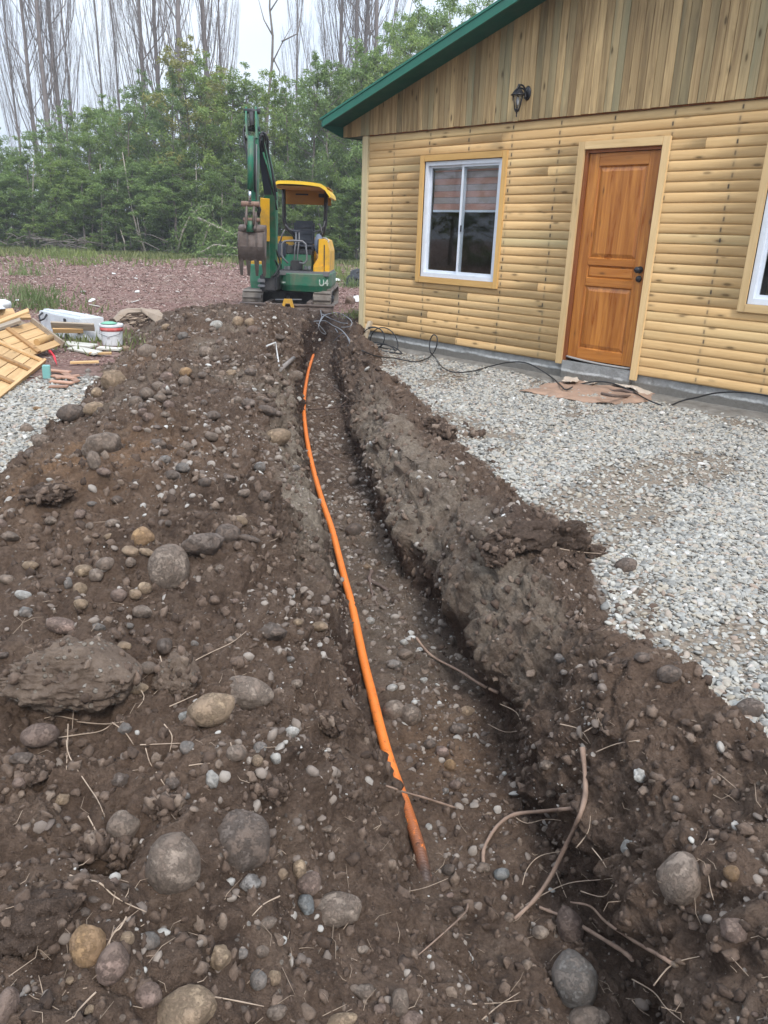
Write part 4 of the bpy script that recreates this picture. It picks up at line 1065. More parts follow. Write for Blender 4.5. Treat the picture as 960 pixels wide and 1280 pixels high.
HAND = [
 (178, 672, 28, 25, 'orange', 'smooth orange-tan egg-shaped cobble resting just above left of the big round boulder'),
 (163, 689, 21, 14, 'tan', 'tan oval cobble touching the lower left of the smooth orange cobble'),
 (183, 690, 20, 9, 'tan', 'thin flat tan pebble wedged between the orange cobble and the big round boulder'),
 (211, 711, 49, 58, 'brown', 'big upright egg-shaped brown boulder in the middle of the spoil mound'),
 (256, 680, 50, 30, 'dark', 'long grey-brown angular slab stone right of the big upright boulder', 'a'),
 (284, 668, 32, 26, 'dark', 'dark brown rounded stone behind the angular slab stone'),
 (38, 707, 20, 12, 'tan', 'small tan oval pebble alone near the left edge on the orange-tinted soil'),
 (105, 714, 24, 16, 'tan', 'pale tan oval cobble at the head of a loose string of tan pebbles'),
 (131, 705, 23, 16, 'brown', 'light brown cobble at upper right of the string of tan pebbles'),
 (120, 719, 17, 16, 'brown', 'small dull brown cobble between two pale tan ones in the string'),
 (100, 737, 17, 19, 'tan', 'upright tan cobble below the pale oval one in the string'),
 (101, 755, 17, 14, 'tan', 'lowest tan pebble of the loose string of cobbles'),
 (85, 729, 10, 15, 'grey', 'small grey upright pebble at the left of the string of tan cobbles'),
 (148, 744, 20, 16, 'pink', 'pinkish tan cobble left in a row of three under the big boulder'),
 (169, 743, 15, 13, 'tan', 'middle cobble of a row of three under the big boulder'),
 (181, 735, 18, 15, 'tan', 'right cobble of a row of three under the big boulder'),
 (136, 671, 13, 9, 'tan', 'small yellow-tan pebble left of the smooth orange cobble'),
 (163, 703, 13, 12, 'brown', 'small brown pebble under the tan oval cobble'),
 (31, 765, 17, 12, 'grey', 'small greyish stone near the left edge above the compacted lump', 'a'),
 (78, 783, 42, 20, 'pink', 'long flat pinkish stone half sunk in soil above the compacted lump'),
 (298, 651, 22, 13, 'tan', 'tan stone on the ridge right of the dark rounded stone'),
 (312, 673, 28, 8, 'dark', 'thin dark flat stone on the ridge near the trench'),
 (309, 866, 66, 40, 'brown', 'large smooth oval grey-brown stone, right one of a touching pair'),
 (263, 887, 60, 38, 'tan', 'large crusted tan stone, left one of a touching pair'),
 (230, 896, 22, 12, 'white', 'flat white pebble just left of the crusted tan stone'),
 (49, 919, 46, 28, 'pink', 'oval pinkish brown cobble below the compacted lump near the left edge'),
 (28, 948, 27, 17, 'dark', 'dull dark stone below the oval pinkish cobble at the left edge', 'a'),
 (295, 942, 24, 20, 'brown', 'brown cobble under the touching pair of large stones'),
 (234, 934, 18, 16, 'grey', 'small grey cobble below the flat white pebble'),
 (325, 936, 18, 18, 'grey', 'pale round pebble in a cluster right of the brown cobble'),
 (322, 951, 15, 14, 'tan', 'lower pale pebble in the cluster right of the brown cobble'),
 (345, 948, 13, 15, 'white', 'bright white oval pebble at the right of the cluster of pale pebbles'),
 (341, 790, 36, 22, 'dark', 'dark brown stone near the trench side above the pale gravel streak', 'a'),
 (206, 807, 19, 20, 'dark', 'dark upright stone right of the compacted lump'),
 (153, 1033, 40, 36, 'brown', 'round brown cobble sitting over a dark hollow in the lower left'),
 (217, 1079, 66, 72, 'brown', 'largest round brown boulder in the foreground left of centre'),
 (301, 1052, 72, 72, 'dark', 'large boulder caked with soil, right of the largest round boulder'),
 (313, 1104, 28, 20, 'grey', 'flat grey stone under the soil-caked boulder', 'a'),
 (375, 1087, 17, 25, 'tan', 'upright cream-brown pebble above the blue-grey pebble'),
 (387, 1104, 31, 26, 'pink', 'rounded pinkish brown cobble above the blue-grey pebble'),
 (383, 1131, 19, 28, 'blue', 'upright smooth blue-grey pebble in the foreground'),
 (421, 1137, 60, 38, 'brown', 'broad flat brown stone half covered by soil right of the blue-grey pebble'),
 (353, 1093, 14, 13, 'tan', 'little tan pebble left of the upright cream-brown one'),
 (110, 1182, 44, 48, 'orange', 'bright orange-yellow stone with soil on its left side'),
 (140, 1204, 38, 46, 'pink', 'upright pinkish brown stone beside the bright orange-yellow stone'),
 (159, 1173, 17, 16, 'tan', 'small tan pebble above the upright pinkish stone'),
 (186, 1176, 26, 20, 'grey', 'grey-brown cobble right of the small tan pebble'),
 (185, 1245, 34, 28, 'pink', 'roundish pink stone near the bottom of the photo'),
 (231, 1266, 78, 50, 'tan', 'large pale tan boulder cut off by the bottom edge'),
 (7, 1262, 26, 56, 'pink', 'tall pale pinkish stone in the bottom left corner'),
 (323, 1225, 22, 22, 'grey', 'grey pebble, left one of a close pair near the bottom'),
 (343, 1222, 17, 18, 'tan', 'tan pebble, right one of a close pair near the bottom'),
 (345, 1265, 27, 15, 'brown', 'flat brown stone below the close pair of pebbles'),
 (276, 1198, 26, 30, 'tan', 'yellowish crumbly stone left of the close pair of pebbles', 'a'),
 (266, 974, 18, 20, 'white', 'angular white stone with a bluish side in the middle foreground', 'a'),
 (426, 1276, 44, 16, 'tan', 'tan stone at the bottom edge left of centre'),
 (512, 1274, 32, 18, 'pink', 'rounded pinkish stone at the bottom edge by the trench end'),
 (500, 1253, 22, 34, 'brown', 'upright brown stone above the bottom edge near the trench end'),
 (735, 1274, 50, 26, 'brown', 'rounded brown stone lowest in the trench at the bottom edge'),
 (720, 1229, 54, 70, 'grey', 'large smooth grey-brown boulder standing in the trench bottom'),
 (712, 1158, 32, 46, 'pink', 'reddish upright cobble under the crossing roots'),
 (675, 1165, 21, 14, 'brown', 'small brown cobble left of the reddish cobble under the roots'),
 (627, 1093, 20, 13, 'blue', 'smooth blue-green pebble on the trench floor by the bent root'),
 (850, 1098, 52, 62, 'brown', 'brown boulder set in the face of the right bank'),
 (914, 1091, 20, 18, 'orange', 'small orange-brown stone in the right bank near the frame edge'),
 (788, 1062, 28, 22, 'white', 'dirty white flake of stone in the right bank', 'a'),
 (800, 970, 16, 16, 'white', 'crumbly white stone high on the right bank', 'a'),
 (916, 1161, 32, 28, 'pink', 'tan-pink stone set in the lower right bank', 'a'),
 (782, 708, 28, 21, 'dark', 'dark brown rounded stone alone on the grey gravel'),
 (837, 843, 30, 22, 'dark', 'brown stone at the edge of gravel and spoil on the right'),
 (938, 887, 34, 26, 'dark', 'dark brown stone on pale gravel at the right frame edge'),
 (803, 822, 20, 13, 'dark', 'small dark stone where spoil meets gravel'),
 (442, 663, 22, 17, 'dark', 'dark rounded stone on the trench floor right of the conduit'),
 (493, 889, 28, 26, 'brown', 'brown stone, left of a touching pair in the trench'),
 (513, 894, 28, 26, 'brown', 'brown stone, right of a touching pair in the trench'),
 (583, 889, 20, 12, 'tan', 'tan stone by the right wall of the trench'),
 (574, 911, 24, 14, 'dark', 'dark flat stone by the right wall of the trench'),
 (553, 940, 17, 14, 'pink', 'pink-brown pebble on the trench floor'),
 (537, 930, 16, 12, 'dark', 'dark blue-grey pebble on the trench floor', 'r'),
 (563, 956, 15, 13, 'orange', 'bright orange pebble on the trench floor'),
 (490, 860, 14, 9, 'white', 'white oval pebble right of the conduit in the trench'),
 (530, 850, 10, 7, 'white', 'small white pebble below the thin branch in the trench'),
 (505, 803, 11, 8, 'white', 'white pebble by the end of the thin branch in the trench'),
 (463, 776, 11, 9, 'white', 'white pebble close to the conduit half way along the trench'),
 (530, 797, 10, 8, 'grey', 'grey pebble under the undercut right wall'),
 (536, 1034, 9, 9, 'white', 'bright white pebble beside the buried end of the conduit'),
 (345, 548, 40, 22, 'tan', 'long tan rock on the ridge beside the trench'),
 (130, 558, 46, 34, 'brown', 'big tan-brown rough boulder on the left side of the mound', 'a'),
 (117, 576, 16, 24, 'brown', 'narrow brown stone leaning below the rough boulder'),
 (89, 517, 34, 22, 'dark', 'dark flat boulder lying at the edge of the left gravel'),
 (33, 537, 16, 15, 'brown', 'round brown stone alone on the left gravel'),
 (51, 551, 21, 17, 'brown', 'brown cobble where the left gravel meets the mound'),
 (37, 567, 11, 10, 'dark', 'small dark stone below the brown cobble at the left gravel'),
 (141, 478, 32, 28, 'tan', 'dirty tan boulder on the far left shoulder of the mound', 'a'),
 (117, 511, 26, 17, 'tan', 'tan flattish stone below the dirty tan boulder'),
 (121, 491, 15, 13, 'tan', 'small tan cobble left of the dirty tan boulder'),
 (232, 465, 16, 12, 'orange', 'cream-orange cobble on top of a brown one on the mound'),
 (231, 477, 17, 14, 'brown', 'brown cobble directly under the cream-orange one'),
 (183, 440, 23, 18, 'brown', 'round brown stone on the far slope of the mound'),
 (297, 402, 14, 13, 'tan', 'cream cobble on the mound top near the excavator, left of a pair'),
 (312, 403, 12, 11, 'tan', 'cream cobble on the mound top near the excavator, right of a pair'),
 (316, 413, 14, 12, 'pink', 'pinkish cobble just below the pair of cream cobbles'),
 (208, 409, 12, 9, 'tan', 'small yellow-tan stone at the far left end of the mound'),
 (158, 437, 11, 9, 'tan', 'tan stone on the mound toe by the red and white pail'),
 (130, 590, 18, 10, 'pink', 'flat pink stone on the left slope below the narrow stone'),
 (196, 556, 22, 14, 'dark', 'dark stone in the middle of the mound beyond the orange soil', 'a'),
 (265, 520, 20, 12, 'dark', 'dark oval cobble on the mound left of the long tan rock'),
 (150, 975, 20, 16, 'dark', 'dark stone above the hollow in the lower left', 'a'),
]
for h in HAND:
    rock(*h[:6], shape=h[6] if len(h) > 6 else 'r', group=GS)
def lump_mat():
    t = NT('compacted_soil', 0.95, 0.15)
    p = t.pos()
    c = t.mix(t.ramp(t.noise(p, 14, 7, 0.75), [(0.35, 0.0), (0.65, 1.0)]), (0.120, 0.084, 0.062), (0.225, 0.168, 0.126))
    vc = t.node('ShaderNodeTexVoronoi'); vc.inputs['Scale'].default_value = 70; t.l.new(p, vc.inputs['Vector']); sv = t.sep(vc.outputs['Color'])
    k = t.math('MULTIPLY', t.ramp(sv[0], [(0.80, 0.0), (0.84, 1.0)]), t.ramp(vc.outputs['Distance'], [(0.30, 1.0), (0.48, 0.0)]))
    c = t.mix(k, c, t.ramp(sv[1], [(0.0, (0.17, 0.14, 0.11)), (0.6, (0.27, 0.23, 0.185)), (1.0, (0.38, 0.34, 0.29))]))
    return t.out(c, 0.95, t.bump(k, 0.006, 0.9, t.bump(t.noise(p, 80, 6, 0.75), 0.012, 1.0)))
RK['lump'] = lump_mat()
GC = 'lumps of soil'
CL = [
 (95, 845, 156, 70, 'large compacted lump of gravelly soil at the left, with roots hanging from it', 0.25),
 (222, 845, 52, 48, 'dark crumbly lump right of the large compacted lump', 0.1),
 (113, 1056, 30, 26, 'small dark clod left of the hollow in the lower left', 0.15),
 (151, 1068, 26, 38, 'narrow dark clod under the round brown cobble', 0.1),
 (656, 672, 74, 40, 'big dark crumbly clod on the berm beside the gravel', 0.3),
 (706, 677, 56, 46, 'dark matted clod at the edge of the gravel', 0.25),
 (624, 693, 40, 24, 'clod in front of the big dark one on the berm', 0.2),
 (740, 690, 30, 18, 'small clod at the right end of the dark clods', 0.2),
 (556, 541, 26, 20, 'dark clod that marks the berm edge by the far gravel', 0.3),
 (596, 544, 14, 10, 'little dark clod alone on the gravel', 0.4),
 (540, 530, 26, 16, 'clod on the berm just beyond the dark edge clod', 0.2),
 (55, 1145, 100, 60, 'broad soft lump of soil at the left frame edge', 0.05),
 (340, 985, 40, 26, 'crumbling lump on the mound in the middle foreground', 0.1),
 (410, 905, 36, 24, 'crumbling lump by the conduit', 0.05),
 (205, 1010, 30, 34, 'soft clod above the largest round boulder', 0.05),
 (60, 620, 50, 24, 'clod on the left slope above the orange soil', 0.1),
 (40, 965, 36, 22, 'clod near the left frame edge under the roots', 0.1),
]
for x, y, a, b, lab, lf in CL:
    o = rock(x, y, a, b, 'lump' if 'compacted' in lab else 'soil', lab, 'soil_clod', 'l', GC, lf, cat='soil clod', rot=0.0 if 'compacted' in lab else None)
MARKS = [('the big upright boulder', 211, 711), ('the string of tan pebbles', 112, 728), ('the compacted lump', 95, 845), ('the touching pair of large stones', 286, 876), ('the hollow in the mound', 140, 1030),
 ('the largest round boulder', 217, 1079), ('the soil-caked boulder', 301, 1052), ('the blue-grey pebble', 383, 1131), ('the orange-yellow stone', 110, 1182), ('the pale boulder at the bottom', 231, 1266), ('the boulder in the trench end', 720, 1229),
 ('the reddish cobble under the roots', 712, 1158), ('the boulder in the right bank', 850, 1098), ('the long tan rock', 345, 548), ('the rough tan-brown boulder', 130, 558), ('the dark flat boulder by the gravel', 89, 517), ('the dirty tan boulder', 141, 478),
 ('the stacked cream cobble', 232, 470), ('the cream cobble pair by the digger', 304, 403), ('the pail', 141, 418), ('the orange soil patch', 80, 660), ('the angular slab stone', 256, 680), ('the touching pair in the trench', 503, 892), ('the branch across the trench', 573, 838),
 ('the forked root stub', 468, 725), ('the buried conduit end', 535, 1100), ('the dark clods on the berm', 670, 675), ('the bent root', 625, 1030), ('the dark rounded trench stone', 442, 663), ('the round far-slope stone', 183, 440), ('the mound crest near the trench', 340, 470), ('the crusted white stone in the bank', 800, 970), ('the gravel edge at the right', 880, 900), ('the mound shoulder', 290, 600), ('the pale pebble cluster', 325, 943)]
# more cobbles, half buried, thrown over the mound and the trench
zones = [
 ('half buried cobble on the near part of the spoil mound', 'cobbles half buried in the near mound', lambda r_: (r_.uniform(0, 480), r_.uniform(930, 1275)), 26, (9, 20)),
 ('half buried cobble on the middle part of the spoil mound', 'cobbles half buried in the middle of the mound', lambda r_: (r_.uniform(0, 400), r_.uniform(600, 930)), 50, (8, 19)),
 ('half buried cobble on the far part of the spoil mound', 'cobbles half buried in the far mound', lambda r_: (r_.uniform(110, 370), r_.uniform(405, 600)), 74, (7, 17)),
 ('loose cobble on the trench floor', 'loose cobbles on the trench floor', lambda r_: (0, 0), 30, (7, 14)),
 ('small stone stuck in the right bank', 'stones stuck in the right bank', lambda r_: (r_.uniform(650, 955), r_.uniform(800, 1270)), 20, (6, 14)),
]
zr = random.Random(21)
for lab, grp, fn, cnt, (smin, smax) in zones:
    k = 0; guard = 0
    while k < cnt and guard < cnt * 20:
        guard += 1
        if 'trench floor' in lab:
            yy = zr.uniform(560, 1150); f_ = (yy - 560) / 590
            xx = zr.uniform(410 + 150 * f_, 455 + 200 * f_)
        else:
            xx, yy = fn(zr)
        if 'near part' in lab and xx > 420 + (yy - 930) * 0.2: continue
        if 'right bank' in lab and (yy - 800) < (xx - 800) * 0.9 + 60: continue
        if any(abs(xx - h[0]) < h[2] * 0.7 + 6 and abs(yy - h[1]) < h[3] * 0.7 + 6 for h in HAND): continue
        s_ = smin + (smax - smin) * zr.random() ** 2.0
        kd = zr.choices(['brown', 'dark', 'tan', 'grey', 'pink', 'white'], [40, 28, 9, 12, 10, 2])[0]
        szw = 'tiny' if s_ < smin + (smax - smin) * 0.12 else ('small' if s_ < smin + (smax - smin) * 0.4 else 'mid-sized')
        clw = {'brown': 'brown', 'dark': 'dark', 'tan': 'tan', 'grey': 'grey', 'pink': 'pinkish', 'white': 'whitish'}[kd]
        lb = unique('%s %s %s' % (szw, clw, 'cobble'), xx, yy, MARKS)
        rock(xx, yy, s_ * zr.uniform(0.95, 1.5), s_ * zr.uniform(0.7, 1.0), kd, lb, 'cobble', zr.choice(['r', 'r', 'a']), grp, lift=zr.uniform(-0.02, 0.15))
        k += 1

# ------------------------------------------------------------------ loose stuff: gravel, grit, crumbs of soil
def scatter(name, P, S, Rt, mat, deform=0.25, sub=2, label=None, flatshade=False, cat=None, nscale=0.9):
    n = len(P)
    me = bpy.data.meshes.new(name + '_points')
    me.vertices.add(n); me.vertices.foreach_set('co', P.astype(np.float32).ravel())
    a = me.attributes.new('scl', 'FLOAT_VECTOR', 'POINT'); a.data.foreach_set('vector', S.astype(np.float32).ravel())
    a = me.attributes.new('rot', 'FLOAT_VECTOR', 'POINT'); a.data.foreach_set('vector', Rt.astype(np.float32).ravel())
    a = me.attributes.new('vi', 'INT', 'POINT'); a.data.foreach_set('value', rng.integers(0, 4, n).astype(np.int32))
    me.materials.append(mat)
    o = bpy.data.objects.new(name, me); COL.objects.link(o)
    g = bpy.data.node_groups.new(name + '_nodes', 'GeometryNodeTree')
    g.interface.new_socket('Geometry', in_out='INPUT', socket_type='NodeSocketGeometry')
    g.interface.new_socket('Geometry', in_out='OUTPUT', socket_type='NodeSocketGeometry')
    N = g.nodes; Lk = g.links
    gi = N.new('NodeGroupInput'); go = N.new('NodeGroupOutput'); jn = N.new('GeometryNodeJoinGeometry')
    def na(nm, dt):
        x = N.new('GeometryNodeInputNamedAttribute'); x.data_type = dt; x.inputs[0].default_value = nm
        return [s for s in x.outputs if s.enabled and s.name == 'Attribute'][0] if any(s.enabled and s.name == 'Attribute' for s in x.outputs) else x.outputs[0]
    sc_, ro_, vi_ = na('scl', 'FLOAT_VECTOR'), na('rot', 'FLOAT_VECTOR'), na('vi', 'INT')
    for k in range(4):
        ic = N.new('GeometryNodeMeshIcoSphere'); ic.inputs['Radius'].default_value = 1; ic.inputs['Subdivisions'].default_value = sub
        nz_ = N.new('ShaderNodeTexNoise'); nz_.inputs['Scale'].default_value = nscale; nz_.inputs['Detail'].default_value = 1
        va = N.new('ShaderNodeVectorMath'); va.operation = 'ADD'; va.inputs[1].default_value = (k * 7.3, k * 3.1, k)
        ps = N.new('GeometryNodeInputPosition')
        Lk.new(ps.outputs[0], va.inputs[0]); Lk.new(va.outputs[0], nz_.inputs['Vector'])
        ma = N.new('ShaderNodeMath'); ma.operation = 'MULTIPLY_ADD'; ma.inputs[1].default_value = deform * 4; ma.inputs[2].default_value = 1 - deform * 2
        Lk.new(nz_.outputs['Fac'], ma.inputs[0])
        vs = N.new('ShaderNodeVectorMath'); vs.operation = 'SCALE'; Lk.new(ps.outputs[0], vs.inputs[0]); Lk.new(ma.outputs[0], vs.inputs['Scale'])
        sp = N.new('GeometryNodeSetPosition'); Lk.new(ic.outputs[0], sp.inputs[0]); Lk.new(vs.outputs[0], sp.inputs['Position'])
        ss = N.new('GeometryNodeSetShadeSmooth'); ss.inputs['Shade Smooth'].default_value = not flatshade; Lk.new(sp.outputs[0], ss.inputs[0])
        sm = N.new('GeometryNodeSetMaterial'); sm.inputs['Material'].default_value = mat; Lk.new(ss.outputs[0], sm.inputs[0])
        ii = N.new('GeometryNodeInstanceOnPoints'); cp = N.new('FunctionNodeCompare'); cp.data_type = 'INT'; cp.operation = 'EQUAL'
        ci = [s for s in cp.inputs if s.enabled]
        Lk.new(vi_, ci[0]); ci[1].default_value = k
        Lk.new(gi.outputs[0], ii.inputs['Points']); Lk.new(cp.outputs[0], ii.inputs['Selection']); Lk.new(sm.outputs[0], ii.inputs['Instance'])
        Lk.new(ro_, ii.inputs['Rotation']); Lk.new(sc_, ii.inputs['Scale']); Lk.new(ii.outputs[0], jn.inputs[0])
    Lk.new(jn.outputs[0], go.inputs[0])
    md = o.modifiers.new('scatter', 'NODES'); md.node_group = g
    tag(o, label, cat, kind='stuff')
    return o

def inst_mat(name, stops, rough=0.78, mottle=0.2, bumpd=0.002, sc=40):
    t = NT(name, rough, 0.3)
    p = t.pos()
    c = t.ramp(t.rnd(), stops)
    c = t.mix(1.0, c, t.ramp(t.noise(p, sc, 4, 0.7), [(0.3, 1 - mottle), (0.7, 1 + mottle * 0.8)]), 'MULTIPLY')
    return t.out(c, rough, t.bump(t.noise(p, sc * 4, 4, 0.7), bumpd, 0.6))
GRAVEL = inst_mat('gravel_stone', [(0.0, (0.13, 0.127, 0.118)), (0.15, (0.255, 0.245, 0.22)), (0.33, (0.375, 0.355, 0.31)), (0.5, (0.26, 0.255, 0.235)),
    (0.62, (0.43, 0.415, 0.37)), (0.75, (0.33, 0.285, 0.22)), (0.87, (0.40, 0.365, 0.305)), (0.955, (0.30, 0.225, 0.175)), (1.0, (0.60, 0.585, 0.545))], 0.75, 0.22)
GRIT = inst_mat('grit_stone', [(0.0, (0.12, 0.092, 0.075)), (0.3, (0.175, 0.138, 0.112)), (0.6, (0.225, 0.182, 0.148)), (0.82, (0.28, 0.235, 0.195)),
    (0.93, (0.33, 0.30, 0.265)), (0.98, (0.42, 0.40, 0.36)), (1.0, (0.54, 0.52, 0.48))], 0.82)
CRUMB = inst_mat('soil_crumb', [(0.0, (0.070, 0.047, 0.034)), (0.4, (0.120, 0.082, 0.060)), (0.8, (0.168, 0.118, 0.087)), (1.0, (0.225, 0.168, 0.126))], 0.95, 0.4, 0.008, 70)

# grit and crumbs on the dug soil: points picked from the terrain itself
rows = (TY[:, 0] > 0.8) & (TY[:, 0] < 13.5)
ri = np.where(rows)[0]
def in_view(P, m=40):
    d = P - np.array([0, 0, CAMH]); W_ = d @ np.array(CW); x = 480 + FPX * (d @ np.array(CR)) / W_; y = 640 - FPX * (d @ np.array(CU)) / W_
    return (W_ > 0) & (x > -m) & (x < 960 + m) & (y > -m) & (y < 1280 + m)
def soil_points(n, lo=-0.03, hi=9.06):
    out = []
    tot = 0
    while tot < n:
        i = rng.choice(ri, n * 2); j = rng.integers(0, TX.shape[1] - 1, n * 2)
        s_ = rng.random((n * 2, 1)); t_ = rng.random((n * 2, 1))
        V3 = TV.reshape(TX.shape + (3,))
        i2 = np.minimum(i + 1, TX.shape[0] - 1)
        P = (V3[i, j] * (1 - s_) + V3[i, j + 1] * s_) * (1 - t_) + (V3[i2, j] * (1 - s_) + V3[i2, j + 1] * s_) * t_
        area = np.linalg.norm(np.cross(V3[i, j + 1] - V3[i, j], V3[i2, j] - V3[i, j]), axis=1) / np.maximum(P[:, 1], 0.5) ** 1.0
        rg = TREG[i, j]
        ok = (rg > lo) & (rg < hi) & in_view(P)
        P = P[ok]; area = area[ok]; rg = rg[ok]
        keep = rng.random(len(P)) < area / (np.percentile(area, 96) + 1e-12)
        out.append(np.column_stack([P[keep], rg[keep]])); tot += keep.sum()
    return np.concatenate(out)[:n]
def near_conduit(P, r_=0.035):
    C3 = np.array([[p.x, p.y] for p in COND]); d = np.min((P[:, None, 0] - C3[None, ::2, 0]) ** 2 + (P[:, None, 1] - C3[None, ::2, 1]) ** 2, 1)
    return (d < r_ ** 2) & (P[:, 1] > 1.85)
sp_ = soil_points(150000)
sp_ = sp_[~near_conduit(sp_, 0.05)]
dens = pn(sp_[:, 0] * 2.2, sp_[:, 1] * 2.2, 70) + 0.35 * pn(sp_[:, 0] * 7, sp_[:, 1] * 7, 71)
dens += 0.75 * ((sp_[:, 3] > 3.9) & (sp_[:, 3] < 5.1) & (sp_[:, 1] > 2.2)) + 0.25 * (sp_[:, 3] < 2.6) * (sp_[:, 1] > 4.2) - 0.35 * ((sp_[:, 3] > 6.0) & (sp_[:, 1] < 3.0)) - 0.2 * (sp_[:, 3] < 3) * (sp_[:, 1] < 2.4)
for (qx, qy, sg, am) in ((335, 790, 0.16, .9), (345, 945, 0.14, 1.0), (400, 790, 0.16, .8), (290, 620, 0.3, .5), (300, 560, 0.5, .6), (480, 800, 0.2, .8), (450, 700, 0.25, .8), (440, 620, .3, .7), (560, 1010, .12, .6), (690, 700, .2, .5), (610, 640, .35, .5), (730, 920, .08, 1.0)):
    c0 = hit(qx, qy)[0]; dens += am * np.exp(-((sp_[:, 0] - c0.x) ** 2 + ((sp_[:, 1] - c0.y) * 0.7) ** 2) / sg ** 2)
isg = rng.random(len(sp_)) < np.clip(0.02 + 0.34 * dens, 0.008, 0.6)
def sizes(P, base, pw, mx):
    s_ = base * (0.35 + rng.random(len(P)) ** pw * mx)
    s_ = s_ * np.clip(0.62 + 0.13 * P[:, 1], 0.7, 1.7)
    a = np.column_stack([s_ * rng.uniform(0.8, 1.35, len(P)), s_ * rng.uniform(0.7, 1.1, len(P)), s_ * rng.uniform(0.45, 0.85, len(P))])
    return a
G = sp_[isg]; K = sp_[~isg]
rgk = K[:, 3]; face = ((rgk > 2.6) & (rgk < 3.9)) | ((rgk > 5.3) & (rgk < 7.7)) ; face &= (K[:, 1] > 2.2) & (K[:, 1] < 8.5)
K = K[~face | (rng.random(len(K)) < 0.8)]
ex_ = []
for o in [q for q in COL.objects if q.name.startswith('soil_clod')]:
    M = np.array(o.matrix_world); vv = np.array([v.co[:] for v in o.data.vertices]); q = vv[rng.integers(0, len(vv), 3500 if len(vv) > 20000 else 700)] @ M[:3, :3].T + M[:3, 3]
    ex_.append(np.column_stack([q, np.full(len(q), 1.0)]))
K = np.concatenate([K] + ex_)
rt = lambda n, tilt=0.5: np.column_stack([rng.normal(0, tilt, n), rng.normal(0, tilt, n), rng.uniform(0, 6.28, n)])
scatter('grit', G[:, :3] + [0, 0, 0.001], sizes(G, 0.0058, 6, 3.0), rt(len(G), 0.6), GRIT, 0.2, 2, 'small stones and grit mixed through the dug soil')
scatter('soil_crumbs', K[:, :3], sizes(K, 0.0030, 24, 7.0), rt(len(K), 1.5), CRUMB, 0.5, 2, 'loose crumbs of dark soil over the mound and trench', nscale=1.7)

def gravel_points(n, f):
    out = []; tot = 0
    while tot < n:
        P = f(n)
        P = P[in_view(P, 30)]
        out.append(P); tot += len(P)
    return np.concatenate(out)[:n]
tl = LINES['toeR'][0]; tll = LINES['toeL'][0]
def gr_right(n):
    y = 1.55 * (11.6 / 1.55) ** rng.random(n) ; x = rng.uniform(-0.5, 7.2, n)
    P = np.column_stack([x, y, np.zeros(n)])
    edge = ip(y, tl) + 0.05 * pn(y * 3, y * 0, 80) - 0.02
    off = (x + 0.4094) * -0.7257 + (y - 10.621) * -0.688; uu = (x + 0.4094) * 0.688 + (y - 10.621) * -0.7257
    ok = (x > edge + rng.exponential(0.02, n)) & ((off > 0.17 + 0.17 * np.exp(-((uu - 4.3) / 1.4) ** 2) * rng.uniform(.6, 1.1, n)) | (uu < -0.05)) & (y < 11.2)
    # barer, dirty patches
    bare = bare_f(x, y)
    ok &= rng.random(n) > np.clip((bare - 0.12) * 2.4, 0, 0.85)
    return P[ok]
def gr_left(n):
    y = 3.6 * (7.9 / 3.6) ** rng.random(n); x = rng.uniform(-5.2, -2.0, n)
    P = np.column_stack([x, y, np.zeros(n)])
    ok = (x < ip(y, tll) + 0.03 * rng.normal(0, 1, n)) & (y < 7.2 + 0.25 * (x + 2.5) + rng.normal(0, .15, n))
    return P[ok]
def ground_z(P):
    # height of the bare ground formula used for the sheet
    return 0.012 * pn(P[:, 0] * 1.1, P[:, 1] * 1.1, 12) + 0.006 * pn(P[:, 0] * 5, P[:, 1] * 5, 13)
GP = np.concatenate([gravel_points(60000, gr_right), gravel_points(9000, gr_left)])
GP[:, 2] = ground_z(GP)
n = len(GP)
s_ = 0.0088 * (0.55 + rng.random(n) ** 3.0 * 1.25) * np.clip(0.78 + 0.07 * GP[:, 1], 0.85, 1.3)
GSZ = np.column_stack([s_ * rng.uniform(0.9, 1.6, n), s_ * rng.uniform(0.8, 1.15, n), s_ * rng.uniform(0.35, 0.7, n)])
GP[:, 2] += GSZ[:, 2] * rng.uniform(0.2, 1.1, n)
scatter('gravel', GP, GSZ, rt(n, 0.38), GRAVEL, 0.22, 2, 'pale grey gravel spread in front of the house')
# ------------------------------------------------------------------ trees
def leaf_material(name, dark, light):
    t = NT(name, 0.6, 0.25)
    r_ = t.isl(); q = t.rnd()
    c = t.mix(r_, dark, light)
    c = t.mix(1.0, c, t.ramp(q, [(0, (0.86, 0.86, 0.95)), (0.5, (1.0, 1.0, 1.0)), (1, (1.18, 1.10, 0.9))]), 'MULTIPLY')
    t.b.inputs['Subsurface Weight'].default_value = 0
    m = t.out(c, 0.6)
    # a little light through the leaf
    n = t.n; l = t.l
    tr = n.new('ShaderNodeBsdfTranslucent'); ad = n.new('ShaderNodeMixShader'); ad.inputs[0].default_value = 0.40
    l.new(c, tr.inputs[0]); l.new(t.b.outputs[0], ad.inputs[1]); l.new(tr.outputs[0], ad.inputs[2])
    l.new(ad.outputs[0], n['Material Output'].inputs[0])
    return m
LEAF = leaf_material('acacia_leaf', (0.125, 0.200, 0.058), (0.285, 0.385, 0.135))
LEAF_Y = leaf_material('yellow_green_leaf', (0.18, 0.20, 0.055), (0.36, 0.35, 0.13))
BARK = plain('grey_bark', (0.20, 0.175, 0.155), 0.9, 0.2, 0, (0.10, 0.085, 0.075), 0.6, 6, 0.25)
BARK_P = plain('poplar_bark', (0.215, 0.185, 0.175), 0.9, 0.2, 0, (0.10, 0.08, 0.075), 0.5, 2, 0.2)
BARK_L = plain('pale_dead_wood', (0.36, 0.32, 0.27), 0.9, 0.2, 0, (0.2, 0.17, 0.14), 0.5, 6, 0.2)

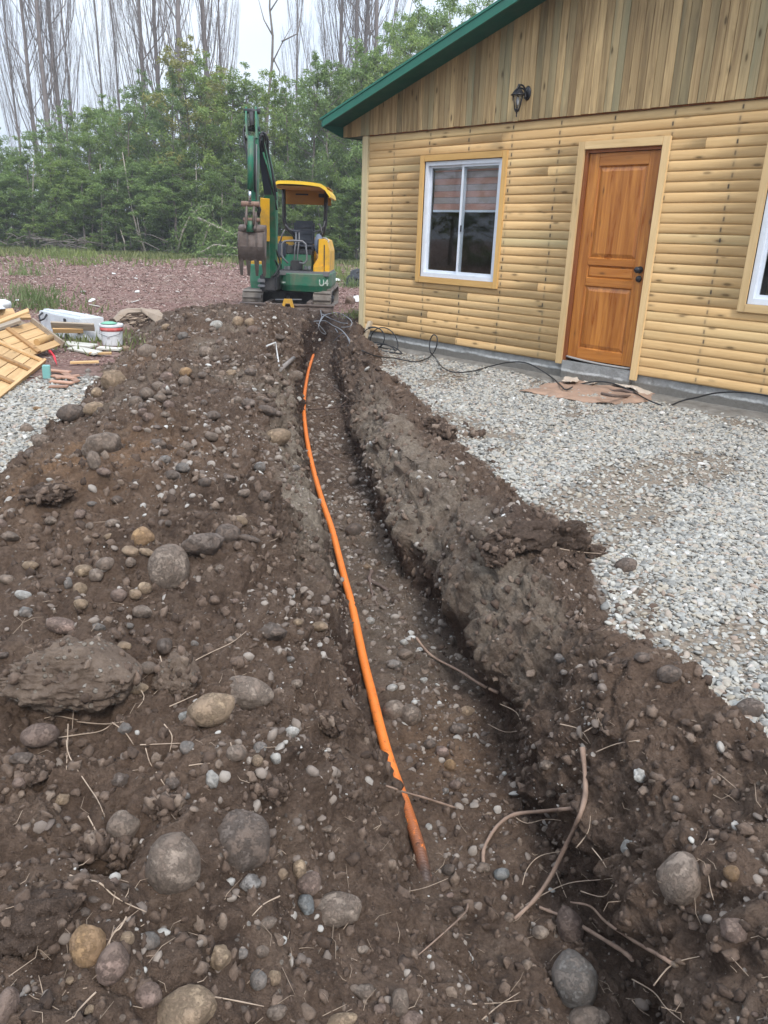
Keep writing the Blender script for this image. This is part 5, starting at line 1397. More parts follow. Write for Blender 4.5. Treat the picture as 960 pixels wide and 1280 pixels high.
def leafy_variant(seed, H=9.0, W=2.0, nclump=190, perc=60, lsz=0.17, base=0.02):
    r_ = np.random.default_rng(seed); rr_ = random.Random(seed)
    tr = MB()
    lean = rr_.uniform(-0.5, 0.5)
    tp = [(0, 0, -0.2)]
    for k in range(1, 9):
        z = H * 0.92 * k / 8
        tp.append((lean * (k / 8) ** 1.5 + rr_.uniform(-.08, .08), rr_.uniform(-.1, .1), z))
    tr.tube(tp, [0.085 * (1 - 0.85 * k / 8) + 0.012 for k in range(9)], 6)
    def axis(z):
        k = min(7, max(0, int(z / (H * 0.92) * 8))); f_ = z / (H * 0.92) * 8 - k
        a, b = Vector(tp[k]), Vector(tp[k + 1]); return a + (b - a) * f_
    clumps = []
    nl = 34
    for k in range(nl):
        f_ = base + (1 - base) * (k + rr_.random()) / nl
        z = H * f_ * 0.93
        a = axis(min(z, H * 0.91)); ang = rr_.uniform(0, 6.283)
        ln = W * (1.0 - 0.75 * max(0, (f_ - 0.35) / 0.65) ** 1.4) * rr_.uniform(0.55, 1.15) * (0.75 + 0.5 * min(1, f_ * 3))
        rise = rr_.uniform(0.35, 0.9) * ln
        e = a + Vector((math.cos(ang) * ln, math.sin(ang) * ln, rise))
        mid = a.lerp(e, 0.5) + Vector((0, 0, -0.08 * ln))
        tr.tube([a, mid, e], [0.026, 0.016, 0.007], 4)
        m = max(3, int(nclump / nl * (0.6 + 0.6 * ln / W)))
        for q in range(m):
            s_ = rr_.uniform(0.3, 1.08)
            c = a.lerp(e, s_) + Vector((r_.normal(0, 0.20), r_.normal(0, 0.20), r_.normal(0, 0.15) - 0.03))
            clumps.append((c.x, c.y, c.z, rr_.uniform(0.16, 0.38)))
    top = axis(H * 0.91)
    for q in range(10):
        clumps.append((top.x + r_.normal(0, .12), top.y + r_.normal(0, .12), H * rr_.uniform(0.85, 1.02), 0.18))
    C = np.array(clumps); n = len(C) * perc
    idx = np.repeat(np.arange(len(C)), perc)
    d = r_.normal(0, 1, (n, 3)); d /= np.linalg.norm(d, axis=1)[:, None]
    P = C[idx, :3] + d * (C[idx, 3] * r_.random(n) ** 0.45)[:, None] * np.array([1, 1, 0.7])
    # spray: long narrow leaf, drooping outward
    ax = d * np.array([1, 1, 0.5]) + r_.normal(0, 0.55, (n, 3)) + np.array([0, 0, -0.25]); ax /= np.linalg.norm(ax, axis=1)[:, None]
    sd = np.cross(ax, r_.normal(0, 1, (n, 3)) + np.array([0, 0, 1.2])); sd /= np.linalg.norm(sd, axis=1)[:, None] + 1e-9
    L_ = (lsz * r_.uniform(0.6, 1.3, n))[:, None]; Wd = L_ * r_.uniform(0.22, 0.36, n)[:, None]
    V = np.stack([P - ax * L_ * .5, P + sd * Wd * .5, P + ax * L_ * .5, P - sd * Wd * .5], 1).reshape(-1, 3)
    F = np.arange(n * 4).reshape(-1, 4)
    return tr.mesh('trunk'), np_mesh('crown', V, Fq=F, smooth=False)

VAR = [leafy_variant(100 + i, H=9.0, W=[1.9, 2.3, 1.6, 2.1, 2.5, 1.8][i], nclump=[200, 230, 170, 210, 240, 190][i], perc=46) for i in range(6)]
BIG = [leafy_variant(200 + i, H=9.0, W=3.0, nclump=330, perc=52, lsz=0.15, base=0.22) for i in range(2)]
_crowns = {}
def tree(x, y, h, v, label, group='leafy trees of the belt behind the field', mat=LEAF, sx=1.0, rz=None, name='leafy_tree', var=VAR, lean=0.0, cat='tree'):
    tm, cm = var[v % len(var)]
    key = (id(cm), mat.name)
    if key not in _crowns:
        c2 = cm.copy(); c2.materials.clear(); c2.materials.append(mat); _crowns[key] = c2
    if not tm.materials: tm.materials.append(BARK)
    o = empty(name, (x, y, -0.05), trr.uniform(0, 6.28) if rz is None else rz, label, cat, group)
    s = h / 9.0
    for nm, me in (('trunk', tm), ('crown', _crowns[key])):
        p = bpy.data.objects.new(nm, me); COL.objects.link(p); p.parent = o
        p.scale = (s * sx, s * sx, s)
    o.rotation_euler.x = lean
    return o
trr = random.Random(77)
TMARKS = [('the left frame edge', 0, 210), ('the pale straight trunk near the left', 43, 240), ('the leftmost poplar cluster', 80, 190), ('the three pale trunks', 112, 260), ('the leaning pale trunk', 165, 250), ('the yellow-green crown', 240, 150), ('the fallen leafy branch', 270, 290), ('the raised digger arm', 315, 190), ('the yellow canopy', 380, 240), ('the roof tip', 410, 155), ('the roof slope', 500, 90)]
def px_x(px, Y):
    d = ray(px, 300); return d.x / d.y * Y
GRP = 'leafy trees of the belt behind the field'
# front row: photograph x, distance, height, variant
def hfor(py, Y):
    d = ray(300, py); return CAMH + d.z / d.y * Y
front = [(px, Y, hfor(py, Y)) for px, Y, py in ((-60, 47, 175), (-25, 46, 180), (8, 45.5, 182), (38, 46, 205), (66, 45, 172), (92, 46, 150), (118, 45, 150), (142, 46.5, 140), (168, 45, 145), (192, 46, 128), (216, 45, 108), (240, 45.5, 86), (264, 45, 100),
         (288, 44.5, 112), (312, 44, 108), (338, 43.5, 98), (362, 43, 112), (388, 42.5, 100), (414, 42, 92), (440, 42.5, 82), (468, 42, 72), (500, 42, 60))]
tlab = {0: 'leafy tree just outside the left edge of the belt', 2: 'leafy tree at the left frame edge, dense and low', 3: 'low leafy tree second from the left frame edge', 4: 'leafy tree in front of the leftmost bare poplars', 5: 'bushy tree below the gap right of the leftmost poplars',
        8: 'leafy tree with a thin pale trunk showing, left of the yellowish one', 10: 'tall leafy tree left of the yellow-green crown', 11: 'leafy tree with a yellow-green pointed crown below the central poplars', 12: 'leafy tree right of the yellow-green crowned one',
        14: 'leafy tree directly behind the raised digger arm', 15: 'leafy tree with a thin bare leader above it, right of the digger arm', 16: 'leafy tree behind the yellow digger canopy', 18: 'tall leafy tree left of the roof tip', 19: 'leafy tree seen just above the roof tip'}
for k, (px, Y, h) in enumerate(front):
    tree(px_x(px, Y), Y, h * trr.uniform(1.06, 1.16), trr.randrange(6), tlab.get(k) or unique('front row leafy tree', px, 200, TMARKS), GRP, LEAF_Y if k == 11 else LEAF, trr.uniform(0.85, 1.1))
# second row, taller to the right behind the roof
for k in range(30):
    px = -40 + k * 21.5
    Y = 49.5 + trr.uniform(-1.5, 2)
    h = hfor(float(np.interp(px, [-40, 40, 90, 240, 330, 420, 500, 600], [190, 215, 165, 112, 118, 90, 62, 30])) + trr.uniform(-16, 10), Y)
    tree(px_x(px, Y), Y, h, trr.randrange(6), unique('back row crown', px, 150, TMARKS), GRP, LEAF_Y if k in (15, 18) else LEAF, trr.uniform(0.95, 1.2))
# low bushes at the foot of the belt
for k in range(58):
    px = -40 + k * 9.7
    Y = 43.0 - (px > 330) * 1.5 + trr.uniform(-0.8, 0.8)
    tree(px_x(px, Y), Y, trr.uniform(2.6, 4.8), trr.randrange(6), unique('low leafy bush', px, 285, TMARKS), 'bushes at the foot of the tree belt', LEAF, trr.uniform(1.3, 1.9), name='leafy_bush', cat='bush')
for k in range(15):
    px = -30 + k * 38
    Y = 44.5 + trr.uniform(-0.5, 0.8)
    tree(px_x(px, Y), Y, trr.uniform(5, 6.5), trr.randrange(6), unique('half grown leafy tree', px, 250, TMARKS), GRP, LEAF, trr.uniform(1.1, 1.5))
# two broad trees behind the roof slope
tree(px_x(560, 46), 46, hfor(-18, 46), 0, 'broad tall leafy tree rising behind the green roof edge', GRP, LEAF, 0.9, var=BIG)
tree(px_x(505, 48), 48, hfor(2, 48), 1, 'broad leafy tree left of the one behind the roof edge', GRP, LEAF, 0.85, var=BIG)
tree(px_x(640, 50), 50, hfor(-50, 50), 1, 'broad tall leafy tree mostly hidden by the roof slope', GRP, LEAF, 0.9, var=BIG)
# the belt turns the corner on the left, outside the frame: it is what the window glass mirrors
for k in range(22):
    Yy = 42 - k * 3.0
    tree(-32 - 0.5 * abs(k - 8) + trr.uniform(-1.5, 1.5) - 4 * (k < 3), Yy, trr.uniform(8, 12), trr.randrange(6), 'leafy tree along the left side of the field, outside the frame', 'leafy trees along the left side of the field', LEAF, trr.uniform(1.1, 1.4))

# slim pale trunks that stand in front of the belt
for px, y0, y1, dx, Y in ((127, 312, 205, -2, 42.5), (146, 308, 215, 2, 42.6), (112, 306, 230, 6, 42.8), (179, 313, 190, -26, 42.2), (183, 314, 270, -12, 42.0), (156, 316, 285, -6, 41.8), (206, 300, 220, -4, 42.6), (243, 300, 205, 2, 42.6), (43, 296, 200, -1, 42.8), (247, 312, 252, -8, 42), (278, 290, 225, 0, 42)):
    b = at_y(px, 312, Y); b.z = -0.05
    t1 = at_y(px + dx, y1, Y + 0.3)
    mid = b.lerp(t1, 0.5) + Vector((trr.uniform(-.12, .12), 0, 0))
    o = MB().tube([b, b.lerp(mid, .5), mid, t1], [0.055, 0.05, 0.042, 0.02], 6).build('pale_trunk', BARK_L)
    tag(o, unique('slim pale bare trunk', px, 260, TMARKS[5:] + TMARKS[:1]), 'tree trunk', 'slim pale trunks in front of the belt')

# bare poplars behind the belt
def poplar_variant(seed, H=30.0, nb=60, spread=0.17):
    r_ = random.Random(seed)
    tr = MB(); br = MB()
    lean = r_.uniform(-0.6, 0.6)
    tp = [Vector((lean * (k / 10) ** 2 + r_.uniform(-.06, .06), r_.uniform(-.1, .1), H * k / 10)) for k in range(11)]
    tr.tube(tp, [0.19 * (1 - k / 10) ** 0.8 + 0.02 for k in range(11)], 7)
    def ax(z):
        k = min(9, int(z / H * 10)); return tp[k].lerp(tp[k + 1], z / H * 10 - k)
    for k in range(nb):
        z = H * (0.10 + 0.85 * (k + r_.random()) / nb)
        a = ax(z); an = r_.uniform(0, 6.283)
        ln = (H - z) * r_.uniform(0.28, 0.6) + 1.2
        out = ln * spread * r_.uniform(0.8, 1.6)
        p = [a]
        for q in range(1, 6):
            f_ = q / 5
            p.append(a + Vector((math.cos(an) * out * f_ ** 0.55 + r_.uniform(-.07, .07), math.sin(an) * out * f_ ** 0.55 + r_.uniform(-.07, .07), ln * f_)))
        rd = 0.010 + 0.0034 * ln
        br.tube(p, [min(rd, 0.05) * (1 - f_ / 5.6) for f_ in range(6)], 4, False)
        for q in range(r_.randint(9, 14)):
            s_ = r_.uniform(0.15, 0.95); i = int(s_ * 5); c = p[i].lerp(p[min(i + 1, 5)], s_ * 5 - i)
            a2 = an + r_.uniform(-1.5, 1.5); l2 = r_.uniform(0.6, 2.4) * (1.2 - s_ * 0.5)
            e = c + Vector((math.cos(a2) * l2 * 0.34, math.sin(a2) * l2 * 0.34, l2))
            m_ = c.lerp(e, 0.5) + Vector((math.cos(a2) * .1, math.sin(a2) * .1, -0.03))
            br.tube([c, m_, e], [0.008, 0.006, 0.003], 3, False)
            for w_ in range(3):
                s2 = r_.uniform(0.2, 0.95); c2 = c.lerp(e, s2); a3 = a2 + r_.uniform(-2, 2); l3 = r_.uniform(0.3, 1.0)
                br.tube([c2, c2 + Vector((math.cos(a3) * l3 * 0.4, math.sin(a3) * l3 * 0.4, l3))], [0.007, 0.004], 3, False)
    return tr.mesh('trunk'), br.mesh('branches')
PV = [poplar_variant(300 + i, 30.0, [52, 40, 46, 36][i], [0.17, 0.22, 0.15, 0.25][i]) for i in range(4)]
for a, b in PV:
    a.materials.append(BARK_P); b.materials.append(BARK_P)
pops = [(38, 64, 24, 'slim bare poplar leftmost in the frame'), (58, 62, 27, 'bare poplar second from the left with a thick trunk'), (75, 61, 31, 'thick bare poplar in the middle of the left cluster'), (90, 63, 30, 'bare poplar right of the middle of the left cluster'), (104, 66, 25, 'slim bare poplar on the right of the left cluster'),
        (142, 67, 26, 'slim bare poplar alone between the two clusters'), (162, 66, 24, 'thin bare poplar left of the central cluster'), (190, 62, 28, 'bare poplar at the left of the central cluster'), (210, 63, 30, 'bare poplar with forked limbs in the central cluster'), (237, 60, 33, 'thickest bare poplar in the central cluster'),
        (264, 62, 31, 'bare poplar right of the thickest one'), (282, 65, 27, 'slim bare poplar at the right of the central cluster'), (424, 66, 30, 'bare poplar leftmost of the group by the roof'), (441, 65, 31, 'bare poplar in the middle of the group by the roof'), (452, 66, 31, 'bare poplar right of the middle of the group by the roof'), (466, 64, 33, 'thick straight bare poplar nearest the roof'), (372, 70, 26, 'thin bare poplar between the dead leader and the roof group')]
for k, (px, Y, h, lab) in enumerate(pops):
    o = empty('bare_poplar', (px_x(px, Y), Y, -0.1), trr.uniform(0, 6.28), lab, 'tree', 'bare poplars behind the belt')
    for nm, me in zip(('trunk', 'branches'), PV[k % 4]):
        p = bpy.data.objects.new(nm, me); COL.objects.link(p); p.parent = o; p.scale = (h / 30 * (0.62 if ('slim' in lab or 'thin ' in lab) else 1.0), h / 30 * (0.62 if ('slim' in lab or 'thin ' in lab) else 1.0), h / 30)
# the thin dead leader
dl = MB(); pts = [at_y(x, y, 48) for x, y in ((334, 200), (333, 160), (336, 120), (340, 80), (341, 45), (337, 10), (338, -30))]
dl.tube(pts, [0.10, 0.09, 0.08, 0.07, 0.06, 0.05, 0.03], 6)
for a, b, c in (((340, 80), (352, 55), (366, 30)), ((341, 45), (330, 25), (322, -5)), ((352, 52), (372, 42), (378, 10)), ((340, 70), (350, 90), (348, 100)), ((337, 15), (350, -5), (360, -30))):
    dl.tube([at_y(*a, 48), at_y(*b, 48.1), at_y(*c, 48.3)], [0.045, 0.03, 0.012], 5)
tag(dl.build('dead_tree', BARK), 'thin dead tree with crooked limbs above the belt right of the digger arm', 'tree')

# fallen branches with leaves at the edge of the field
def fallen(name, label, pxs, Y, n=900, seed=1, lf=0.2):
    r_ = np.random.default_rng(seed)
    o = empty(name, at_y(*pxs[0][0], Y), 0, label, 'fallen branch', None)
    b = MB(); cl = []
    for path in pxs:
        p = [at_y(x, y, Y + 0.05 * i) - o.location for i, (x, y) in enumerate(path)]
        b.tube(p, [0.07 - 0.05 * i / len(p) for i in range(len(p))], 5)
        for i in range(len(p) - 1):
            for q in range(7):
                cl.append(p[i].lerp(p[i + 1], q / 7))
    b.build('bough', BARK_L, o)
    C = np.array([tuple(c) for c in cl]); idx = r_.integers(0, len(C), n)
    P = C[idx] + r_.normal(0, 0.20, (n, 3)) * np.array([1, 1, 0.8]) - np.array([0, 0, 0.1])
    ax = r_.normal(0, 1, (n, 3)); ax /= np.linalg.norm(ax, axis=1)[:, None]; sd = np.cross(ax, r_.normal(0, 1, (n, 3))); sd /= np.linalg.norm(sd, axis=1)[:, None]
    L_ = (lf * r_.uniform(.6, 1.3, n))[:, None]
    V = np.stack([P - ax * L_ * .5, P + sd * L_ * .15, P + ax * L_ * .5, P - sd * L_ * .15], 1).reshape(-1, 3)
    link_mesh('foliage', np_mesh('foliage', V, Fq=np.arange(n * 4).reshape(-1, 4), smooth=False), LEAF, o)
fallen('fallen_tree_top', 'arched fallen tree top with green leaves left of the digger bucket', [[(222, 315), (228, 290), (238, 270), (252, 258), (264, 257)]], 41, 900, 1)
fallen('fallen_branch', 'pale fallen branch with feathery leaves reaching down towards the digger bucket', [[(246, 272), (270, 283), (292, 293), (300, 290)], [(262, 280), (255, 300), (250, 318)], [(285, 289), (275, 305), (262, 315)]], 40.5, 1500, 2)
fallen('fallen_branch', 'low fallen branch with leaves lying on the grass under the bucket', [[(248, 318), (268, 306), (296, 310)], [(255, 320), (280, 318), (300, 320)]], 40, 1100, 3)
sk = MB(); r_ = random.Random(4)
for k in range(90):
    px = r_.choice([r_.uniform(0, 120), r_.uniform(0, 330), r_.uniform(30, 90)])
    p = at_y(px, 310, 41.5 + r_.uniform(-.5, 1)); p.z = r_.uniform(0, 0.7)
    d = Vector((r_.uniform(-1, 1) * 1.6, r_.uniform(-.3, .3), r_.uniform(-0.25, 0.5)))
    sk.tube([p, p + d * .5 + Vector((0, 0, .1)), p + d], [0.028, 0.02, 0.01], 4)
tag(sk.build('brushwood', BARK), 'dry brushwood heaped along the foot of the tree belt', 'brushwood', kind='stuff')

# grass strip and weeds
GRASS = leaf_material('grass_blade', (0.085, 0.115, 0.035), (0.27, 0.29, 0.13))
def blades(P, h, wd, seed):
    r_ = np.random.default_rng(seed); n = len(P)
    a = r_.uniform(0, 6.28, n); t = r_.normal(0, 0.35, (n, 2))
    H_ = h * r_.uniform(0.5, 1.3, n)
    s = np.stack([np.cos(a), np.sin(a), 0 * a], 1) * (wd * r_.uniform(.6, 1.4, n))[:, None]
    tip = P + np.stack([t[:, 0] * H_, t[:, 1] * H_, H_], 1)
    V = np.stack([P - s, P + s, tip], 1).reshape(-1, 3)
    return V, np.arange(n * 3).reshape(-1, 3)
r_ = np.random.default_rng(9)
n = 16000
gx = r_.uniform(-26, 6, n); gy = 41.5 - r_.exponential(2.4, n)
k_ = pn(gx * 0.5, gy * 0.5, 90) + 0.3 * r_.random(n) > 0.02
P = np.stack([gx, gy, 0 * gx - 0.02], 1)[k_ & (gy > 27)]
V, F_ = blades(P, 0.24, 0.045, 3)
tag(link_mesh('grass', np_mesh('grass', V, Ft=F_, smooth=False), GRASS), 'rough yellow-green grass along the far edge of the field', 'grass', kind='stuff')
WEED = leaf_material('weed_leaf', (0.10, 0.15, 0.045), (0.27, 0.33, 0.14))
def weed(px, py, sz, label, n=260):
    loc = hit(px, py)[0]; r2 = np.random.default_rng(int(px + py)); 
    Pp = np.stack([r2.normal(0, sz * 0.33, n), r2.normal(0, sz * 0.33, n), r2.random(n) ** 1.5 * sz * 0.32], 1)
    V, F_ = blades(Pp, sz * 0.17, sz * 0.014, int(px))
    o = link_mesh('weed', np_mesh('weed', V, Ft=F_, smooth=False), WEED); o.location = loc
    tag(o, label, 'weed', 'weeds growing in the field')
weed(72, 324, 1.3, 'bright green weed near the far edge of the field, left of the other tall one')
weed(106, 332, 1.4, 'tall bright green weed right of the similar one at the far edge of the field')
weed(36, 345, 0.9, 'small thin weed near the left frame edge in the field')
weed(52, 382, 0.9, 'spreading weed just behind the white appliance')
weed(38, 386, 0.7, 'weed behind the plank pile at the left')
weed(30, 368, 0.5, 'small weed above the plank pile at the left')
weed(425, 350, 1.1, 'low green weed between the digger and the house corner')
weed(436, 360, 0.7, 'small green weed near the black bag')
weed(447, 398, 0.35, 'tuft of green weed at the foot of the house corner')
weed(212, 320, 0.7, 'small weed in the field left of the digger bucket')
n = 1500
Pp = []
for (cx, cy, s) in ((432, 348, 0.8), (50, 384, 0.6), (138, 425, 0.35), (100, 428, 0.4), (426, 342, 0.9), (290, 322, 1.5), (60, 312, 2.0), (120, 314, 2.5)):
    l_ = hit(cx, cy)[0]
    q = 260
    Pp.append(np.stack([l_.x + r_.normal(0, s, q), l_.y + r_.normal(0, s, q), 0 * np.zeros(q) + l_.z - 0.02], 1))
V, F_ = blades(np.concatenate(Pp), 0.12, 0.016, 5)
tag(link_mesh('grass', np_mesh('grass_tufts', V, Ft=F_, smooth=False), GRASS), 'sparse tufts of grass in the field and around the rubbish', 'grass', kind='stuff')

# chipped debris over the field
r_ = np.random.default_rng(31)
n = 70000
fy = 8.0 * (40 / 8.0) ** r_.random(n); fx = r_.uniform(-0.62, 0.14, n) * fy
Pq = np.stack([fx, fy, np.zeros(n)], 1)
ok = (fx < ip(fy, tll) - 0.05) | (fy > 13.2)
ok &= ~((fy < 7.3) & (fx > -3.2))
Pq = Pq[ok]
i_ = len(Pq)
X_, Y_ = Pq[:, 0], Pq[:, 1]
Pq[:, 2] = 0.05 * pn(X_ * 0.5, Y_ * 0.5, 14) + 0.03 * (np.abs(pn(X_ * 2.3, Y_ * 2.3, 15)) - .25)
Pq[:, 2] *= np.clip((Y_ - 7.5) / 3, 0, 1)
ln = np.clip(0.0062 * (Y_ / 8), 0.005, 0.024) * r_.uniform(0.6, 2.0, i_)
SZ = np.stack([ln * 2.2, ln * 0.6, ln * 0.45], 1)
CHIP = inst_mat('bark_chip', [(0.0, (0.085, 0.048, 0.040)), (0.35, (0.175, 0.102, 0.085)), (0.65, (0.265, 0.163, 0.137)), (0.88, (0.36, 0.25, 0.21)), (0.97, (0.42, 0.35, 0.30)), (1.0, (0.62, 0.56, 0.50))], 0.9, 0.2)
scatter('bark_litter', Pq, SZ, rt(i_, 0.35), CHIP, 0.3, 1, 'reddish bark chips and broken twigs littering the field', True)
# white scraps in the field
WHT = plain('white_scrap', (0.66, 0.65, 0.62), 0.7)
for k, (px, py, s, lab) in enumerate(((104, 366, 0.12, 'flat white scrap in the field above the white appliance'), (115, 377, 0.11, 'white scrap just above the right end of the appliance'), (142, 343, 0.13, 'yellowish scrap far out in the field'), (170, 349, 0.12, 'white scrap in the field right of the yellowish one'), (170, 378, 0.09, 'white scrap above the bent cardboard'), (172, 366, 0.10, 'small white scrap in mid field'), (22, 377, 0.08, 'white scrap near the left edge behind the tub'), (222, 366, 0.07, 'small pale scrap left of the digger track'), (120, 384, 0.09, 'pinkish white scrap near the appliance'))):
    l_ = hit(px, py)[0]; r2 = random.Random(k)
    m = MB(); pts = [(math.cos(a) * s * r2.uniform(.6, 1.3), math.sin(a) * s * 0.5 * r2.uniform(.6, 1.2)) for a in [q * 1.05 for q in range(6)]]
    m.prism(pts, 0.0, 0.012, 'z')
    o = m.build('white_scrap', WHT); o.location = l_ + Vector((0, 0, 0.02)); o.rotation_euler = (r2.uniform(-.3, .3), r2.uniform(-.3, .3), r2.uniform(0, 3))
    tag(o, lab, 'scrap', 'pale scraps lying in the field')
# ------------------------------------------------------------------ mini excavator
XG = plain('digger_green', (0.018, 0.150, 0.085), 0.5, 0.4, 0, (0.16, 0.14, 0.10), 0.8, 5, 0.2)
XGL = plain('digger_green_faded', (0.04, 0.22, 0.12), 0.55, 0.35, 0, (0.22, 0.22, 0.18), 0.5, 4, 0.15)
XY = plain('digger_yellow', (0.74, 0.40, 0.020), 0.45, 0.4, 0, (0.30, 0.20, 0.09), 0.65, 5, 0.15)
XYC = plain('canopy_yellow', (0.80, 0.50, 0.025), 0.4, 0.45, 0, (0.5, 0.35, 0.1), 0.25, 5, 0.07)
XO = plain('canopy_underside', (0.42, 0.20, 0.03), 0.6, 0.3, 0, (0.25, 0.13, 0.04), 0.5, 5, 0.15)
XK = plain('digger_black', (0.020, 0.021, 0.026), 0.55, 0.4, 0, (0.09, 0.08, 0.07), 0.5, 7, 0.2)
XD = plain('digger_grey_steel', (0.16, 0.165, 0.18), 0.5, 0.4, 0.2, (0.2, 0.17, 0.14), 0.5, 7, 0.15)
XB = plain('seat_vinyl', (0.028, 0.033, 0.048), 0.45, 0.45, 0, (0.10, 0.10, 0.11), 0.4, 9, 0.15)
XM = plain('muddy_steel', (0.17, 0.135, 0.118), 0.8, 0.3, 0.1, (0.085, 0.060, 0.048), 0.9, 7, 0.3)
XMD = plain('wet_mud_steel', (0.060, 0.045, 0.038), 0.6, 0.4, 0.0, (0.13, 0.10, 0.085), 0.6, 9, 0.3)
XT = plain('dusty_track_rubber', (0.215, 0.19, 0.165), 0.9, 0.2, 0, (0.11, 0.085, 0.07), 0.7, 6, 0.25)
XCH = plain('chrome_rod', (0.60, 0.62, 0.65), 0.15, 0.5, 0.9)
XR = plain('rusty_pin', (0.30, 0.19, 0.14), 0.7, 0.3, 0.3, (0.15, 0.10, 0.08), 0.6, 20)
YE = 15.0
XP = at_y(357, 389, YE); XP.z = 0.0
ex = empty('mini_excavator', XP, 0, 'green and yellow mini excavator with open canopy, arm raised and bucket hanging, facing the trench', 'excavator')
def E(px, py, dy=0.0):
    return at_y(px, py, YE + dy) - XP
def ebox(mat, name, px0, py0, px1, py1, d0, d1, parent=ex, bev=0.01):
    a = E(px0, py1, d0); b = E(px1, py0, d0)
    return MB().box(a.x, b.x, d0, d1, min(a.z, b.z), max(a.z, b.z), None, bev).build(name, mat, parent)
# tracks
def track(pxa, pxb):
    a = E(pxa, 389); b = E(pxb, 362)
    z0, z1 = -0.03, b.z; r_ = (z1 - z0) / 2; y0, y1 = r_ - 0.02, 2.15 - r_
    m = MB(); n = 64; per = []
    L1 = y1 - y0; tot = 2 * L1 + 2 * math.pi * r_
    def pt(s, rr_):
        s = s % tot
        if s < L1: return (y0 + s, z0 + r_ - rr_)
        s -= L1
        if s < math.pi * r_: an = -math.pi / 2 + s / r_; return (y1 + math.cos(an) * rr_, z0 + r_ + math.sin(an) * rr_)
        s -= math.pi * r_
        if s < L1: return (y1 - s, z0 + r_ + rr_)
        s -= L1; an = math.pi / 2 + s / r_; return (y0 + math.cos(an) * rr_, z0 + r_ + math.sin(an) * rr_)
    belt = MB(); N_ = 72
    vs = []
    for k in range(N_):
        s = tot * k / N_
        for rr_, x in ((r_ - 0.03, a.x), (r_ - 0.03, b.x), (r_ - 0.055, b.x), (r_ - 0.055, a.x)):
            y, z = pt(s, rr_); vs.append((x, y, z))
    fs = []
    for k in range(N_):
        k2 = (k + 1) % N_
        for q in range(4):
            q2 = (q + 1) % 4
            fs.append((k * 4 + q, k * 4 + q2, k2 * 4 + q2, k2 * 4 + q))
    belt.add(vs, fs)
    t = belt.build('track', XT, ex)
    g = None
    for k in range(36):
        s0 = tot * k / 36; s1 = s0 + tot / 36 * 0.5
        m = MB(); v = []
        for s in (s0, s1):
            for rr_, x in ((r_ - 0.031, a.x + 0.01), (r_ - 0.031, b.x - 0.01), (r_, b.x - 0.02), (r_, a.x + 0.02)):
                y, z = pt(s, rr_); v.append((x, y, z))
        m.add(v, [(0, 1, 2, 3), (7, 6, 5, 4), (0, 4, 5, 1), (1, 5, 6, 2), (2, 6, 7, 3), (3, 7, 4, 0)])
        m.build('track_pad', XT, t)
    for y in (y0, y1):
        MB().lathe([(r_ - 0.08, -0.05), (r_ - 0.08, 0.05), (0.06, 0.06), (0.0, 0.06)], 18, Matrix.Translation(((a.x + b.x) / 2, y, z0 + r_)) @ Matrix.Rotation(R(90), 4, 'Y')).build('track_wheel', XK, ex)
    for k in range(4):
        MB().lathe([(0.0, -.1), (0.075, -0.1), (0.075, 0.1), (0.0, 0.1)], 12, Matrix.Translation(((a.x + b.x) / 2, y0 + (k + .6) * L1 / 4.4, z0 + 0.12)) @ Matrix.Rotation(R(90), 4, 'Y')).build('track_roller', XK, ex)
    ebox(XK, 'track_frame', pxa + 7, 372, pxb - 7, 382, r_, 2.15 - r_)
track(303, 328); track(391, 414)
ebox(XK, 'undercarriage', 329, 366, 391, 384, 0.45, 1.8)
MB().lathe([(0.0, 0), (0.42, 0.0), (0.42, 0.10), (0.36, 0.10), (0.36, 0.16), (0, 0.16)], 28, Matrix.Translation((E(360, 362).x, 1.05, E(360, 367, 1).z))).build('slew_ring', XK, ex)
# dozer blade
bl = MB(); a = E(301, 391, -0.45); b = E(417, 383.5, -0.45)
prof = [(-0.43, a.z - 0.04), (-0.47, a.z - 0.04), (-0.52, (a.z + b.z) / 2), (-0.50, b.z), (-0.42, b.z), (-0.46, (a.z + b.z) / 2)]
bl.prism(prof, a.x, b.x, 'x'); bl.build('dozer_blade', XM, ex)
MB().box(a.x, b.x, -0.53, -0.40, b.z, b.z + 0.025).build('blade_flange', XM, ex)
for px in (333, 386):
    p = E(px, 380, -0.4)
    MB().box(p.x - 0.04, p.x + 0.04, -0.42, 0.6, p.z - 0.05, p.z + 0.03).build('blade_arm', XM, ex)
by = MB(); a = E(352, 384.5, -0.6); b = E(367.5, 374, -0.6)
by.prism([(a.x, a.z), (a.x + 0.05, a.z), (a.x + 0.075, a.z + 0.08), (b.x - 0.075, a.z + 0.08), (b.x - 0.05, a.z), (b.x, a.z), (b.x - 0.045, b.z), (a.x + 0.045, b.z)], -0.62, -0.545)
by.build('blade_bracket', XY, ex)
MB().tube([E(360, 377, -0.30), E(360, 371, 0.4)], 0.035, 10).build('blade_cylinder', XK, ex)
MB().tube([E(344, 374.5, -0.36), E(377, 374.5, -0.36)], 0.012, 6).build('blade_pin', XD, ex)
